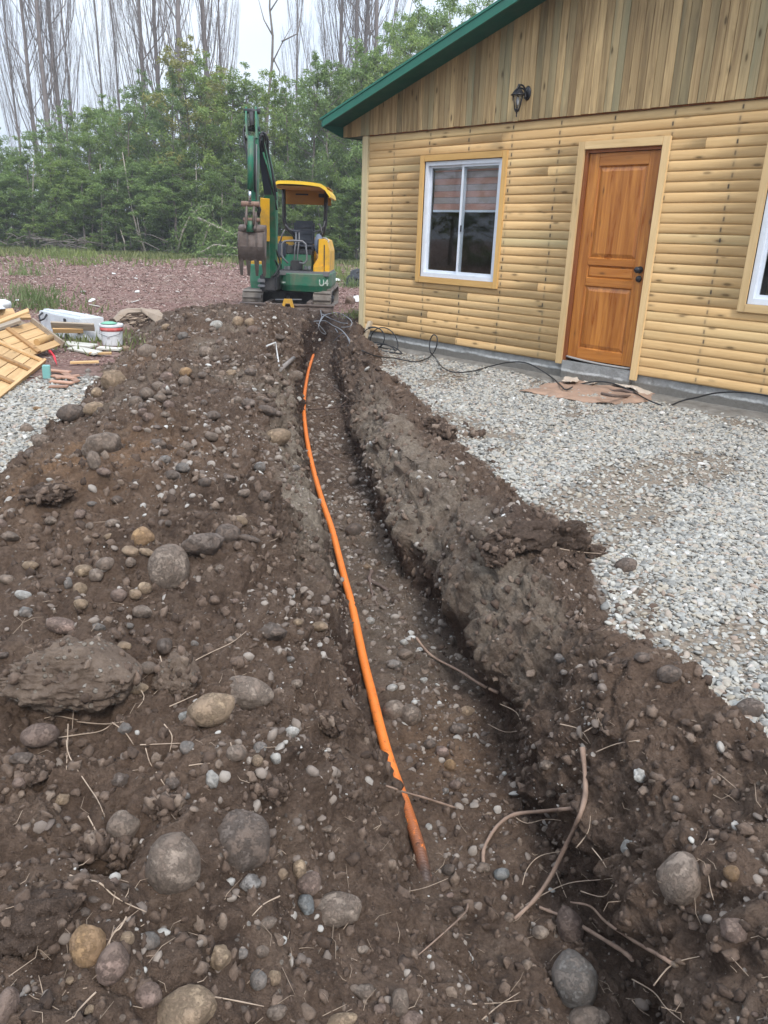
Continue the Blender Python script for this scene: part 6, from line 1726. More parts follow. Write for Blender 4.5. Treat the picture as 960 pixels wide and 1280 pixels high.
# rotating platform: rounded green skirt
def skirt(name, mat, x0, x1, y0, y1, z0, z1, rf, parent=ex, taper=0.06):
    pts = []
    for cx, cy, a0 in ((x1 - rf, y0 + rf, -90), (x1 - rf, y1 - rf, 0), (x0 + rf, y1 - rf, 90), (x0 + rf, y0 + rf, 180)):
        for k in range(7):
            an = R(a0 + k * 15); pts.append((cx + math.cos(an) * rf, cy + math.sin(an) * rf))
    n = len(pts); cx = (x0 + x1) / 2; cy = (y0 + y1) / 2
    lv = [(z0, 1 - taper), (z0 + (z1 - z0) * 0.35, 1), (z1 - 0.02, 1.0), (z1, 0.985)]
    v = [(cx + (x - cx) * s, cy + (y - cy) * s, z) for z, s in lv for x, y in pts]
    f = [(i * n + k, i * n + (k + 1) % n, (i + 1) * n + (k + 1) % n, (i + 1) * n + k) for i in range(3) for k in range(n)]
    f += [tuple(range(n))[::-1], tuple(range(3 * n, 4 * n))]
    return MB().add(v, f).build(name, mat, parent)
a = E(348, 363.5); b = E(413, 343)
skirt('platform_skirt', XG, a.x, b.x, -0.02, 1.75, a.z, b.z, 0.30)
a2 = E(311, 362, 0.3); b2 = E(331, 331, 0.3)
skirt('side_fairing', XGL, a2.x, b2.x + 0.25, 0.3, 1.6, a2.z, b2.z, 0.16)
ebox(XY, 'side_cover_left', 313, 327, 330, 333, 0.5, 1.4)
ebox(XD, 'deck_plate', 347, 340.5, 411, 343.5, 0.03, 1.5, bev=0.004)
c = E(405.5, 357.5, -0.02)
def txt(s, size, loc, name, mat, parent=ex, rot=(R(90), 0, 0), ext=0.003, bold=True):
    cu = bpy.data.curves.new(name, 'FONT'); cu.body = s; cu.size = size; cu.extrude = ext; cu.align_x = 'CENTER'
    cu.offset = size * 0.02 if bold else 0
    tmp = bpy.data.objects.new('tmp', cu); COL.objects.link(tmp)
    dg = bpy.context.evaluated_depsgraph_get(); me = bpy.data.meshes.new_from_object(tmp.evaluated_get(dg))
    bpy.data.objects.remove(tmp)
    me.materials.clear(); me.materials.append(mat)
    o = bpy.data.objects.new(name, me); COL.objects.link(o); o.parent = parent; o.location = loc; o.rotation_euler = rot
    return o
XW = plain('white_decal', (0.50, 0.55, 0.50), 0.6, 0.3, 0, (0.10, 0.20, 0.13), 0.8, 18)
txt('U4', 0.16, (c.x - 0.02, 0.028, c.z - 0.0), 'side_lettering', XW, rot=(R(90), 0, R(22)), bold=True)
c = E(354.5, 354, -0.03)
txt('NH', 0.045, (c.x, -0.028, c.z), 'small_lettering', XW)
# seat box, floor gear
ebox(XG, 'seat_box', 352, 317, 389, 341, 0.62, 1.2)
ebox(XK, 'seat_base', 352, 308, 390, 318, 0.62, 1.15)
ebox(XK, 'floor_mat', 350, 338.5, 390, 340.4, 0.1, 0.6, bev=0.002)
# yellow engine covers
a = E(391.5, 342.5, 0.3); b = E(412, 299, 0.3)
m = MB(); W_ = b.x - a.x
m.prism([(a.x, a.z), (b.x, a.z), (b.x, a.z + 0.42), (b.x - 0.05, b.z - 0.03), (b.x - 0.13, b.z), (a.x + 0.10, b.z), (a.x + 0.09, a.z + 0.30), (a.x, a.z + 0.16)], 0.35, 1.6)
m.build('engine_cover', XY, ex)
ebox(XK, 'cover_edge_strip', 404.5, 306, 406, 342, 0.335, 0.35, bev=0.001)
ebox(XY, 'cover_sill', 391.5, 333, 404, 342.5, 0.15, 0.349, bev=0.02)
ebox(XY, 'rear_hood', 344, 297, 395, 330, 1.2, 1.75, bev=0.05)
# seat
st_ = MB(); a = E(364, 313, 0.65); b = E(394, 303.5, 0.65)
seat = MB().box(a.x, b.x, 0.62, 1.08, a.z, a.z + 0.11, None, 0.03).build('seat', XB, ex)
a = E(366.5, 306, 1.0); b = E(392.5, 275.5, 1.0)
Mb = Matrix.Translation((0, 1.06, a.z)) @ Matrix.Rotation(R(-10), 4, 'X')
H_ = b.z - a.z
bk = MB().box(a.x, b.x, 0, 0.09, 0, H_, Mb, 0.035).build('backrest', XB, ex)
for k in range(3):
    MB().box(a.x + 0.07, b.x - 0.07, -0.016, 0.002, H_ * (0.18 + k * 0.25), H_ * (0.18 + k * 0.25) + H_ * 0.17, Mb, 0.012).build('seat_pad', XB, bk)
for s in (0.035, b.x - a.x - 0.06):
    MB().box(a.x + s, a.x + s + 0.025, -0.012, 0.002, 0.03, H_ - 0.05, Mb, 0.005).build('seat_bolster', XB, bk)
# consoles and levers
ebox(XB, 'left_console', 345.5, 302, 357, 322, 0.55, 1.0, bev=0.04)
m = MB(); c_ = E(398, 305, 0.5)
m.lathe([(0.0, 0), (0.06, 0.0), (0.08, 0.03), (0.08, 0.10), (0.0, 0.14)], 18, Matrix.Translation((c_.x, 0.62, c_.z)) @ Matrix.Rotation(R(90), 4, 'X') @ Matrix.Diagonal((1.0, 2.3, 1, 1)))
m.build('right_console', plain('console_grey_blue', (0.16, 0.19, 0.25), 0.5), ex)
ebox(XB, 'console_recess', 397, 299, 399.5, 315, 0.46, 0.5, bev=0.01)
def rod(name, pts, r_, mat, parent=ex, n=8): return MB().tube([E(*p) for p in pts], r_, n).build(name, mat, parent)
rod('control_lever', [(350, 303, .7), (353, 293, .65), (356, 287, .62)], 0.014, XD)
rod('control_lever', [(403, 293, .6), (401, 285, .6), (399, 280, .58), (397, 281, .58)], 0.013, XD)
rod('arm_rest', [(369, 290, .9), (362, 287, .85), (357, 281, .8)], 0.014, XD)
rod('arm_rest', [(392, 290, .9), (400, 288, .8), (405, 282, .8), (406, 276, .8)], 0.014, XD)
rod('hand_rail', [(403, 297, .6), (408, 298, .5), (411.5, 301, .45), (408, 305, .45), (405, 306, .5)], 0.012, plain('pale_rail', (0.45, 0.45, 0.44), 0.4))
m = MB()
pts = [(360, 329, .1), (353.5, 322, .1), (352, 318, .1), (352.5, 305, .1), (356, 301.5, .1), (366, 300.8, .1), (378, 301.5, .1), (382, 305, .1), (383.5, 318, .1), (383.5, 326, .1), (380, 329.5, .1), (374, 328.5, .1)]
m.tube([E(*p) for p in pts], 0.018, 8); m.build('guard_rail', XD, ex)
rod('travel_lever', [(367.5, 333, .25), (368.5, 312, .3), (370, 300, .35), (370, 289, .4)], 0.013, XD)
rod('travel_lever', [(371, 333, .25), (372.5, 312, .3), (374, 300, .35), (374, 289, .4)], 0.013, XD)
rod('lever_grip', [(366, 288.5, .4), (375, 289.5, .4)], 0.022, XB)
ebox(XK, 'pedal_box', 363, 326, 377, 339, 0.22, 0.42, bev=0.015)
for px in (355, 359, 380, 385):
    ebox(XD, 'foot_pedal', px, 333, px + 3.4, 337, 0.2, 0.32, bev=0.004)
# canopy
a = E(342, 234, 0.1); b = E(413, 226.5, 0.1)
x0, x1, zt = a.x, b.x, E(380, 227.5, 0.1).z
y0_, y1_ = 0.05, 1.45
shell = []
n = 12
top = []
for k in range(n + 1):
    t_ = k / n; x = x0 + (x1 - x0) * t_
    sag = 0.03 * (1 - (2 * t_ - 1) ** 2) - max(0, t_ - 0.82) ** 2 * 4.0 - max(0, 0.1 - t_) ** 2 * 4
    top.append((x, zt + sag - 0.045 * t_))
top.append((x1 + 0.012, zt - 0.24)); 
prof = top + [(x1 - 0.02, zt - 0.25)] + [(x - (0.015 if i > 9 else 0), z - 0.055) for i, (x, z) in list(enumerate(top[:-1]))[::-1]]
MB().prism(prof, y0_, y1_).build('canopy_roof', XYC, ex)
MB().box(x0 + 0.03, x1 - 0.04, y0_ + 0.05, y1_ - 0.12, zt - 0.085, zt - 0.072).build('canopy_lining', XO, ex)
MB().box(x0 + 0.02, x1 - 0.08, y1_ - 0.09, y1_ - 0.06, zt - 0.34, zt - 0.05).build('canopy_rear_panel', XO, ex)
MB().box(x0 + 0.25, x0 + 0.5, y1_ - 0.095, y1_ - 0.0905, zt - 0.17, zt - 0.14).build('canopy_sticker', XK, ex)
MB().box(x1 - 0.33, x1 - 0.21, y1_ - 0.11, y1_ - 0.0905, zt - 0.20, zt - 0.13, None, 0.01).build('work_lamp', XK, ex)
for pxs in (((354.5, 233), (355, 260), (355.5, 276), (359, 286), (366, 292), (370, 300)), ((408, 234), (407, 262), (406.5, 280), (404, 290), (398, 300))):
    MB().tube([E(x, y, 1.15) for x, y in pxs], 0.038, 10).build('canopy_post', XK, ex)
# boom foot and swing bracket
ebox(XK, 'swing_bracket', 325, 343, 346, 364, -0.28, 0.15, bev=0.03)
ebox(XD, 'bracket_lug', 322, 349, 331, 353, -0.34, -0.2, bev=0.01)
ebox(XD, 'bracket_lug', 322, 356, 331, 359, -0.34, -0.2, bev=0.01)
def beam(name, secs, mat, parent=ex, bev=0):
    """secs: (px, py, dy, half width, half depth)"""
    m = MB(); v = []
    C_ = [E(s[0], s[1], s[2]) for s in secs]
    for i, s in enumerate(secs):
        t_ = (C_[min(i + 1, len(C_) - 1)] - C_[max(i - 1, 0)]).normalized()
        ux = Vector((1, 0, 0)); ux = (ux - t_ * ux.dot(t_)).normalized(); uy = t_.cross(ux)
        for sx, sy in ((-1, -1), (1, -1), (1, 1), (-1, 1)):
            v.append(C_[i] + ux * sx * s[3] + uy * sy * s[4])
    f = [(i * 4 + q, i * 4 + (q + 1) % 4, (i + 1) * 4 + (q + 1) % 4, (i + 1) * 4 + q) for i in range(len(secs) - 1) for q in range(4)]
    f += [(0, 1, 2, 3), tuple((len(secs) - 1) * 4 + q for q in (3, 2, 1, 0))]
    return m.add(v, f).build(name, mat, parent)
boom = beam('boom', [(339, 352, -0.1, 0.085, 0.10), (339.5, 320, -0.25, 0.085, 0.12), (340, 280, -0.5, 0.085, 0.14), (339, 245, -0.75, 0.085, 0.16), (334, 215, -1.0, 0.08, 0.14), (329, 190, -1.25, 0.075, 0.11), (325, 170, -1.5, 0.07, 0.08)], XG)
beam('boom_side_plate', [(345, 345, -0.05, 0.012, 0.09), (345.5, 300, -0.32, 0.012, 0.10), (345.8, 262, -0.6, 0.012, 0.08), (345.5, 240, -0.72, 0.012, 0.05)], XGL, boom)
beam('boom_shade_face', [(335, 243, -0.94, 0.062, 0.012), (331, 215, -1.17, 0.055, 0.012), (327.5, 190, -1.39, 0.045, 0.012), (325, 175, -1.56, 0.035, 0.012)], plain('boom_underside_shade', (0.02, 0.03, 0.045), 0.5), boom)
beam('boom_cylinder', [(335, 346, -0.30, 0.05, 0.05), (334, 322, -0.42, 0.05, 0.05), (333, 300, -0.62, 0.05, 0.05), (332, 262, -0.80, 0.045, 0.045)], XG)
beam('cylinder_guard', [(331.8, 301, -0.72, 0.075, 0.012), (331.2, 272, -0.86, 0.078, 0.012), (331.3, 248, -0.96, 0.078, 0.012)], XY)
rod('boom_strut', [(341, 235, -1.02), (336, 215, -1.16), (329, 190, -1.40)], 0.016, XGL)
# dipper arm
arm_ = empty('dipper_arm', (0, 0, 0)); arm_.parent = ex
for s in (-1, 1):
    beam('arm_plate', [(314.5 + s * 6, 136, -1.62, 0.014, 0.07), (315 + s * 6.4, 152, -1.68, 0.014, 0.10), (316 + s * 5.8, 175, -1.74, 0.014, 0.10)], XG, arm_)
beam('arm_box', [(316.5, 170, -1.72, 0.085, 0.08), (317.5, 200, -1.72, 0.075, 0.08), (318, 230, -1.72, 0.068, 0.065), (318.5, 258, -1.72, 0.06, 0.05)], XG, arm_)
for y_, nm in ((139, 'arm_pin'), (161, 'arm_pin'), (173, 'arm_pin')):
    p = E(315, y_, -1.68)
    MB().tube([(p.x - 0.125, p.y, p.z), (p.x + 0.125, p.y, p.z)], 0.038, 12).build(nm, XK, arm_)
MB().tube([E(314.5, 141, -1.7), E(315, 158, -1.78)], 0.04, 10).build('arm_cylinder', XK, arm_)
MB().tube([E(313.2, 170, -1.92), E(313.2, 205, -1.93), E(313.0, 237, -1.92)], 0.048, 14).build('bucket_cylinder', XG, arm_)
MB().tube([E(312.6, 236, -1.92), E(312.3, 253, -1.92)], 0.022, 10).build('cylinder_rod', XCH, arm_)
MB().tube([E(317.5, 172, -1.86), E(318.5, 240, -1.86)], 0.014, 6).build('hydraulic_line', XK, arm_)
MB().tube([E(320.5, 180, -1.84), E(320.5, 250, -1.84)], 0.012, 6).build('hydraulic_line', XD, arm_)
# hoses
for k, pts in enumerate((((307, 158, -1.7), (304.5, 164, -1.72), (305.5, 178, -1.8), (308.5, 192, -1.85), (309.5, 205, -1.9)),
        ((321, 180, -1.6), (326, 167, -1.62), (331, 168, -1.55), (333, 185, -1.35), (338, 208, -1.1), (343, 232, -.95), (345, 250, -.85)),
        ((320, 186, -1.62), (325, 171, -1.66), (329, 170, -1.6), (330, 188, -1.4), (334, 212, -1.2), (341, 238, -.98), (346, 262, -.75)),
        ((322, 190, -1.6), (326, 172, -1.6), (330, 166, -1.55), (334.5, 175, -1.35), (335.5, 192, -1.2), (341, 218, -1.0), (345.5, 240, -0.9)),
        ((323, 205, -1.6), (322, 190, -1.66), (325, 174, -1.68)),
        ((341, 346, -0.3), (347, 338, -0.25), (350, 328, -.2), (347, 318, -.25), (344.5, 312, -.38)),
        ((343, 350, -0.25), (348.5, 343, -0.2), (347, 332, -.22), (343.5, 325, -.36)))):
    P_ = [E(*p) for p in pts]; Q_ = []
    for i in range(len(P_) - 1):
        p0 = P_[max(i - 1, 0)]; p1 = P_[i]; p2 = P_[i + 1]; p3 = P_[min(i + 2, len(P_) - 1)]
        for q in range(5):
            s_ = q / 5; Q_.append(0.5 * ((2 * p1) + (p2 - p0) * s_ + (2 * p0 - 5 * p1 + 4 * p2 - p3) * s_ ** 2 + (3 * p1 - p0 - 3 * p2 + p3) * s_ ** 3))
    Q_.append(P_[-1])
    MB().tube(Q_, 0.017, 7).build('hydraulic_hose', XK, ex)
# bucket linkage and bucket
p = E(313.5, 255, -1.85)
MB().tube([(p.x - 0.15, p.y, p.z), (p.x + 0.14, p.y, p.z)], 0.042, 14).build('link_pin', XR, ex)
for px in (308.5, 317.5):
    rod('bucket_link', [(px, 256, -1.85), (px - 0.5, 268, -1.93), (px - 0.5, 281, -1.96)], 0.018, XM)
rod('side_link', [(322, 255, -1.78), (324.5, 262, -1.75), (322, 270, -1.72)], 0.03, XK)
bk_ = empty('bucket', (0, 0, 0)); bk_.parent = ex
bx0 = E(296.5, 300, -1.95).x; bx1 = E(329.5, 300, -1.95).x; zt = E(313, 283, -1.9).z; zb = E(313, 326, -1.9).z
y_ = -1.95; Hh = zt - zb
arc = []
for k in range(11):
    t_ = k / 10
    # shell profile: from the ears, over the round back facing the trench, down to the lip
    an = R(115 - 150 * t_)
    arc.append((y_ + 0.26 - math.cos(R(-8 + 100 * t_)) * 0.0 - 0.20 * math.sin(math.pi * min(1, 0.16 + t_ * 0.62)), zt - Hh * t_ ** 1.05))
th = 0.02
outer = arc; inner = [(y + th * 1.2, z - (th if i == 0 else 0)) for i, (y, z) in enumerate(arc)]
sh = MB(); sh.prism(outer + inner[::-1], bx0, bx1, 'x')
sh.add([(bx0, arc[0][0], zt), (bx1, arc[0][0], zt), (bx1, y_ + 0.30, zt + 0.03), (bx0, y_ + 0.30, zt + 0.03), (bx0, arc[0][0], zt - .02), (bx1, arc[0][0], zt - .02), (bx1, y_ + 0.30, zt + 0.01), (bx0, y_ + 0.30, zt + 0.01)],
       [(0, 1, 2, 3), (7, 6, 5, 4), (0, 4, 5, 1), (1, 5, 6, 2), (2, 6, 7, 3), (3, 7, 4, 0)])
sh.build('bucket_shell', XM, bk_)
for x in (bx0, bx1 - 0.02):
    s = MB(); s.prism([(y + 0.002, z) for y, z in arc] + [(y_ + 0.22, zb + 0.12), (y_ + 0.32, zt - 0.05), (y_ + 0.3, zt + 0.02)], x - 0.004, x + 0.026, 'x'); s.build('side_plate', XM, bk_)
for f_ in (0.02, 0.36, 0.70, 0.97):
    x = bx0 + (bx1 - bx0) * f_
    s = MB(); s.prism([(y - 0.014, z) for y, z in arc[2:]] + [(y + 0.002, z) for y, z in arc[2:]][::-1], x - 0.014, x + 0.014, 'x'); s.build('wear_strip', XMD, bk_)
lp = MB(); lp.prism([(y - 0.006, z) for y, z in arc[6:]] + [(y + 0.001, z) for y, z in arc[6:]][::-1], bx0 + .002, bx1 - .002, 'x'); lp.build('bucket_lip', XMD, bk_)
md_ = MB(); md_.tube([(bx0 + 0.01, arc[1][0] + 0.02, arc[1][1]), ((bx0 + bx1) / 2, arc[1][0] - 0.01, arc[1][1] + 0.02), (bx1 - 0.01, arc[1][0] + 0.02, arc[1][1])], [0.05, 0.07, 0.05], 10); md_.build('back_tube', XM, bk_)
for f_ in (0.06, 0.34, 0.66, 0.94):
    x = bx0 + (bx1 - bx0) * f_; ly, lz = arc[-1]
    s = MB(); s.add([(x - .04, ly - .03, lz + .08), (x + .04, ly - .03, lz + .08), (x + .04, ly + .05, lz + .08), (x - .04, ly + .05, lz + .08), (x - .02, ly + .03, lz - .24), (x + .02, ly + .03, lz - .24), (x + .02, ly + .05, lz - .24), (x - .02, ly + .05, lz - .24)],
        [(3, 2, 1, 0), (4, 5, 6, 7), (0, 1, 5, 4), (1, 2, 6, 5), (2, 3, 7, 6), (3, 0, 4, 7)]); s.build('bucket_tooth', XMD, bk_)
for px in (307.5, 319.5):
    a = E(px, 284, -1.9); s = MB()
    s.prism([(-1.98, zt - 0.03), (-1.72, zt - 0.02), (-1.78, zt + 0.16), (-1.84, zt + 0.22), (-1.90, zt + 0.16)], a.x - 0.014, a.x + 0.014, 'x'); s.build('bucket_ear', XM, bk_)
MB().tube([(E(303, 282, -1.84).x + 0.02, -1.84, zt + 0.10), (E(325, 282, -1.84).x, -1.84, zt + 0.10)], 0.03, 10).build('bucket_pin', XR, bk_)
MB().tube([E(313, 276, -1.84), E(313, 290, -1.84)], 0.07, 10).build('arm_tip', XG, arm_)
# ------------------------------------------------------------------ roots and sticks
ROOT = plain('root_bark', (0.30, 0.205, 0.150), 0.85, 0.25, 0, (0.12, 0.08, 0.06), 0.6, 25, 0.2)
ROOT_T = plain('thin_root', (0.42, 0.32, 0.235), 0.85, 0.25, 0, (0.16, 0.11, 0.08), 0.5, 25, 0.2)
ROOT_D = plain('dark_root', (0.15, 0.105, 0.085), 0.85, 0.25, 0, (0.07, 0.05, 0.04), 0.6, 25, 0.2)
def smooth_pts(P_, k=5):
    Q_ = []
    for i in range(len(P_) - 1):
        p0 = P_[max(i - 1, 0)]; p1 = P_[i]; p2 = P_[i + 1]; p3 = P_[min(i + 2, len(P_) - 1)]
        for q in range(k):
            s_ = q / k; Q_.append(0.5 * ((2 * p1) + (p2 - p0) * s_ + (2 * p0 - 5 * p1 + 4 * p2 - p3) * s_ ** 2 + (3 * p1 - p0 - 3 * p2 + p3) * s_ ** 3))
    Q_.append(P_[-1]); return Q_
def strand(pxs, r0, r1, mat=None, name='root', label=None, group=None, cat='root', parent=None, air=0.0):
    V2 = smooth_pts([Vector((x, y, 0)) for x, y in pxs], 4)
    D2 = [V2[0]]
    for v in V2[1:]:
        st_ = max(1, int((v - D2[-1]).length / 7)); p0 = D2[-1].copy()
        for q in range(1, st_ + 1): D2.append(p0.lerp(v, q / st_))
    ds = [hit(v.x, v.y)[2] for v in D2]; n = len(ds); r_m = max(r0, r1)
    cum = [0]
    for i in range(1, n): cum.append(cum[-1] + (D2[i] - D2[i - 1]).length)
    lo = [min(ds[max(0, i - 1):i + 2]) - r_m * 1.15 for i in range(n)]
    sm_ = lo[:]
    for _ in range(6):
        av = [sum(sm_[max(0, i - 2):i + 3]) / len(sm_[max(0, i - 2):i + 3]) for i in range(n)]
        sm_ = [min(a_, ds[i] - r_m * 0.6) for i, a_ in enumerate(av)]
    P_ = []
    for i, v in enumerate(D2):
        d = sm_[i] if air == 0 else min(sm_[i], ds[0] + (ds[-1] - ds[0]) * cum[i] / max(cum[-1], 1e-6))
        P_.append(CAMP + ray(v.x, v.y).normalized() * d)
    Q_ = P_; m = len(Q_)
    rr_ = random.Random(int(pxs[0][0] * 3 + pxs[0][1]))
    o = MB().tube(Q_, [(r0 + (r1 - r0) * i / (m - 1)) * rr_.uniform(0.85, 1.15) for i in range(m)], 7).build(name, mat or ROOT, parent)
    if parent is None: tag(o, label, cat, group)
    return o
GR = 'roots torn out by the digging'
strand([(728, 934), (732, 979), (730, 1003), (720, 1031), (703, 1066), (687, 1098), (667, 1126), (643, 1149)], 0.0075, 0.0055, label='long thick root hanging down the right bank into the trench', group=GR)
strand([(719, 1010), (700, 1012), (679, 1014), (643, 1018), (623, 1031), (610, 1050), (604, 1066), (605, 1086)], 0.0055, 0.0060, label='bent root curving out left from the long thick root', group=GR)
strand([(674, 1134), (692, 1141), (711, 1149), (746, 1169), (778, 1189), (790, 1199)], 0.0045, 0.0060, label='straight root crossing above the large grey-brown boulder', group=GR)
strand([(713, 1128), (738, 1133), (758, 1153), (794, 1177), (825, 1195), (841, 1205)], 0.0030, 0.0050, label='root running just above and right of the one over the boulder', group=GR)
strand([(520, 797), (540, 820), (573, 838), (600, 855), (623, 866)], 0.0055, 0.0065, ROOT, label='thin grey branch lying across the middle of the trench', group=GR, air=1)
strand([(465, 713), (462, 725), (475, 732), (486, 739)], 0.012, 0.008, ROOT_D, label='forked dark root stub on the trench floor beside the conduit', group=GR)
strand([(462, 725), (466, 745), (472, 756)], 0.006, 0.004, ROOT_D, label='short dark root below the forked stub on the trench floor', group=GR)
strand([(482, 982), (505, 990), (530, 997), (570, 1010)], 0.0035, 0.0035, label='thin root crossing the buried end of the conduit', group=GR, air=1)
strand([(585, 1130), (582, 1140), (567, 1155), (539, 1180), (510, 1205)], 0.0030, 0.0015, label='thin root below the end of the conduit', group=GR)
thin = [
 [(656, 1132), (679, 1118), (711, 1104), (746, 1100), (766, 1098)], [(726, 1114), (754, 1121), (766, 1106)], [(790, 1224), (817, 1240), (833, 1260), (855, 1278)], [(817, 1232), (841, 1205), (877, 1195)],
 [(643, 1021), (659, 1029), (683, 1024), (711, 1027)], [(653, 1106), (659, 1086), (675, 1070), (703, 1064)], [(695, 1090), (703, 1110), (708, 1122)], [(602, 1275), (625, 1256), (650, 1240)], [(590, 1255), (620, 1254), (652, 1250)], [(740, 1060), (752, 1075), (758, 1085)],
 [(229, 835), (247, 824), (267, 814), (290, 803), (308, 789)], [(92, 852), (92, 880), (90, 918)], [(85, 905), (84, 940), (83, 962)], [(73, 922), (100, 918), (125, 914), (140, 905), (154, 893)], [(140, 903), (156, 915), (167, 931)], [(175, 931), (200, 930), (226, 929)], [(212, 883), (228, 876), (246, 868)],
 [(83, 925), (87, 946), (108, 979), (122, 1000), (131, 1021)], [(87, 1094), (105, 1099), (125, 1104), (140, 1118), (158, 1129), (183, 1140)], [(158, 1146), (150, 1160), (142, 1167), (129, 1192)], [(97, 900), (72, 895), (55, 898)], [(96, 902), (130, 905), (155, 902)], [(195, 965), (205, 980), (215, 994)], [(182, 935), (186, 950), (190, 958)],
 [(288, 928), (290, 938), (287, 950)], [(236, 957), (250, 955), (262, 954)], [(120, 1240), (105, 1255), (90, 1272)], [(165, 850), (180, 870), (172, 885)], [(205, 905), (215, 920), (212, 940)], [(260, 1245), (290, 1250), (330, 1258)], [(110, 1020), (118, 1035), (122, 1045)],
 [(745, 940), (770, 930), (800, 925)], [(700, 905), (725, 912), (738, 930)], [(730, 915), (745, 905), (750, 890)], [(625, 880), (645, 890), (652, 905)], [(610, 905), (632, 915), (655, 912)], [(790, 1250), (800, 1262), (812, 1270)], [(720, 1060), (735, 1040), (738, 1020)], [(885, 1090), (888, 1110), (892, 1125)],
 [(835, 505), (845, 500)], [(700, 686), (725, 690), (752, 692)], [(715, 672), (738, 680), (750, 678)], [(505, 1115), (530, 1110), (560, 1098)], [(350, 1120), (330, 1130), (315, 1145)], [(380, 575), (370, 560)], [(200, 820), (206, 850), (190, 870)],
]
for p in thin:
    lft = p[0][0] < 420
    strand(p, 0.0017 if p[0][1] > 800 else 0.003, 0.0009, ROOT_T, 'thin_root', unique('fine pale rootlet', p[0][0], p[0][1], MARKS), 'fine rootlets in the left mound' if lft else 'fine rootlets on the right of the trench')
for p in ([(388, 500), (410, 497), (430, 490)], [(385, 512), (415, 510), (445, 506)], [(392, 480), (402, 475), (402, 470)], [(405, 475), (425, 490), (438, 500)], [(380, 522), (405, 520), (435, 500)], [(400, 560), (425, 575), (440, 580)]):
    strand(p, 0.007, 0.004, ROOT_D, 'thin_root', unique('dark rootlet across the far trench', p[0][0], p[0][1], [('the conduit end', 390, 445), ('the conduit bend', 382, 510), ('the conduit by the long tan rock', 390, 560)]), 'dark rootlets across the far trench', air=1)
# fine fibres in great number
fb = MB(); r_ = random.Random(12)
for k in range(420):
    x = r_.uniform(0, 960); y = 1280 - (r_.random() ** 1.3) * 760
    h = hit(x, y)
    if h[0].y > 9 or (x > 560 and y < 620 + (x - 560) * 0.8): continue
    p = h[0] + h[1] * 0.002; L_ = r_.uniform(0.012, 0.06)
    d = Vector((r_.uniform(-1, 1), r_.uniform(-1, 1), r_.uniform(-.2, .9))).normalized() * L_
    q = Vector((r_.uniform(-1, 1), r_.uniform(-1, 1), r_.uniform(-.6, .6))) * L_ * 0.25
    fb.tube([p, p + d * .5 + q, p + d], [0.0009, 0.0008, 0.0004], 3, False)
tag(fb.build('root_fibres', ROOT_T), 'hair-thin root fibres sticking out of the dug soil', 'roots', kind='stuff')

# grey pipe and stick near the far end
tag(MB().tube([hit(334, 439)[0] + Vector((0, -.03, .05)), hit(345, 441)[0] + Vector((0, -.03, .1)), hit(348, 452)[0] + Vector((0, -.03, .04)), hit(349, 462)[0] + Vector((0, 0, .03))], 0.008, 8).build('bent_pipe', plain('pale_pipe', (0.55, 0.54, 0.52), 0.5)), 'short bent white pipe sticking out of the far left bank', 'pipe')
tag(MB().tube([hit(350, 466)[0] + Vector((0, 0, .03)), hit(368, 454)[0] + Vector((0, -.05, .06))], 0.022, 7).build('stick', plain('grey_stick', (0.25, 0.22, 0.2), 0.8)), 'short thick grey stick at the far left bank of the trench', 'stick')
# grey wire tangle by the house corner
WIRE = plain('grey_wire', (0.30, 0.31, 0.33), 0.45, 0.5, 0.4)
def c6(pts): return [(380 + x / 12, 380 + y / 12) for x, y in pts]
wt = empty('wire_tangle', hit(400, 425)[0], 0, 'tangle of thin grey wires on the soil between digger and house corner', 'wire')
for pts in ([(150, 260), (320, 255), (430, 320), (530, 370), (610, 440), (700, 560), (780, 660)], [(240, 270), (300, 180), (380, 145), (500, 130), (600, 170), (690, 230), (720, 290), (680, 340), (560, 350)], [(190, 285), (250, 340), (330, 445), (270, 430), (220, 350), (240, 260), (270, 190)], [(270, 150), (400, 220), (550, 280), (650, 290)], [(430, 570), (500, 510), (600, 440), (690, 590), (650, 630), (720, 700)], [(470, 370), (510, 430)], [(250, 90), (270, 190), (320, 160)]):
    pp = c6(pts); P_ = []
    for x, y in pp:
        h = hit(x, min(y + 9, 440)); Y_ = min(max(h[0].y - 0.12, 9.6), 12.3); P_.append(at_y(x, y, Y_) - wt.location)
    MB().tube(smooth_pts(P_), 0.0065, 5).build('wire', WIRE, wt)

# black cable by the wall
CAB = plain('black_cable', (0.015, 0.015, 0.017), 0.4, 0.5)
def wallpt(px, py, off):
    d = ray(px, py); o = HO + HN * off; t_ = (o - CAMP).dot(HN) / d.dot(HN); return CAMP + d * t_
cab = empty('cable_coil', hw(0.1, 0.2, 0.02), 0, 'loose coils of black cable standing against the wall at the house corner', 'cable')
def coil(cx, cy, rx, ry, off, n=22, tilt=0, a0=0, a1=360):
    P_ = []
    for k in range(n + 1):
        a = R(a0 + (a1 - a0) * k / n); x = rx * math.cos(a); y = ry * math.sin(a)
        P_.append(wallpt(cx + x * math.cos(tilt) - y * math.sin(tilt), cy + x * math.sin(tilt) + y * math.cos(tilt), off + 0.04 * math.sin(a)) - cab.location)
    for p in P_:
        p.z = max(p.z, 0.012 - cab.location.z)
    MB().tube(P_, 0.0075, 7).build('cable_loop', CAB, cab)
coil(464, 424, 17, 15, 0.16, tilt=-0.5); coil(466, 423, 15, 13.5, 0.22, tilt=-0.4); coil(480, 430, 17, 21, 0.12, tilt=-0.3); coil(482, 441, 21, 10, 0.30, tilt=0.2); coil(470, 437, 24, 9, 0.34, tilt=0.1)
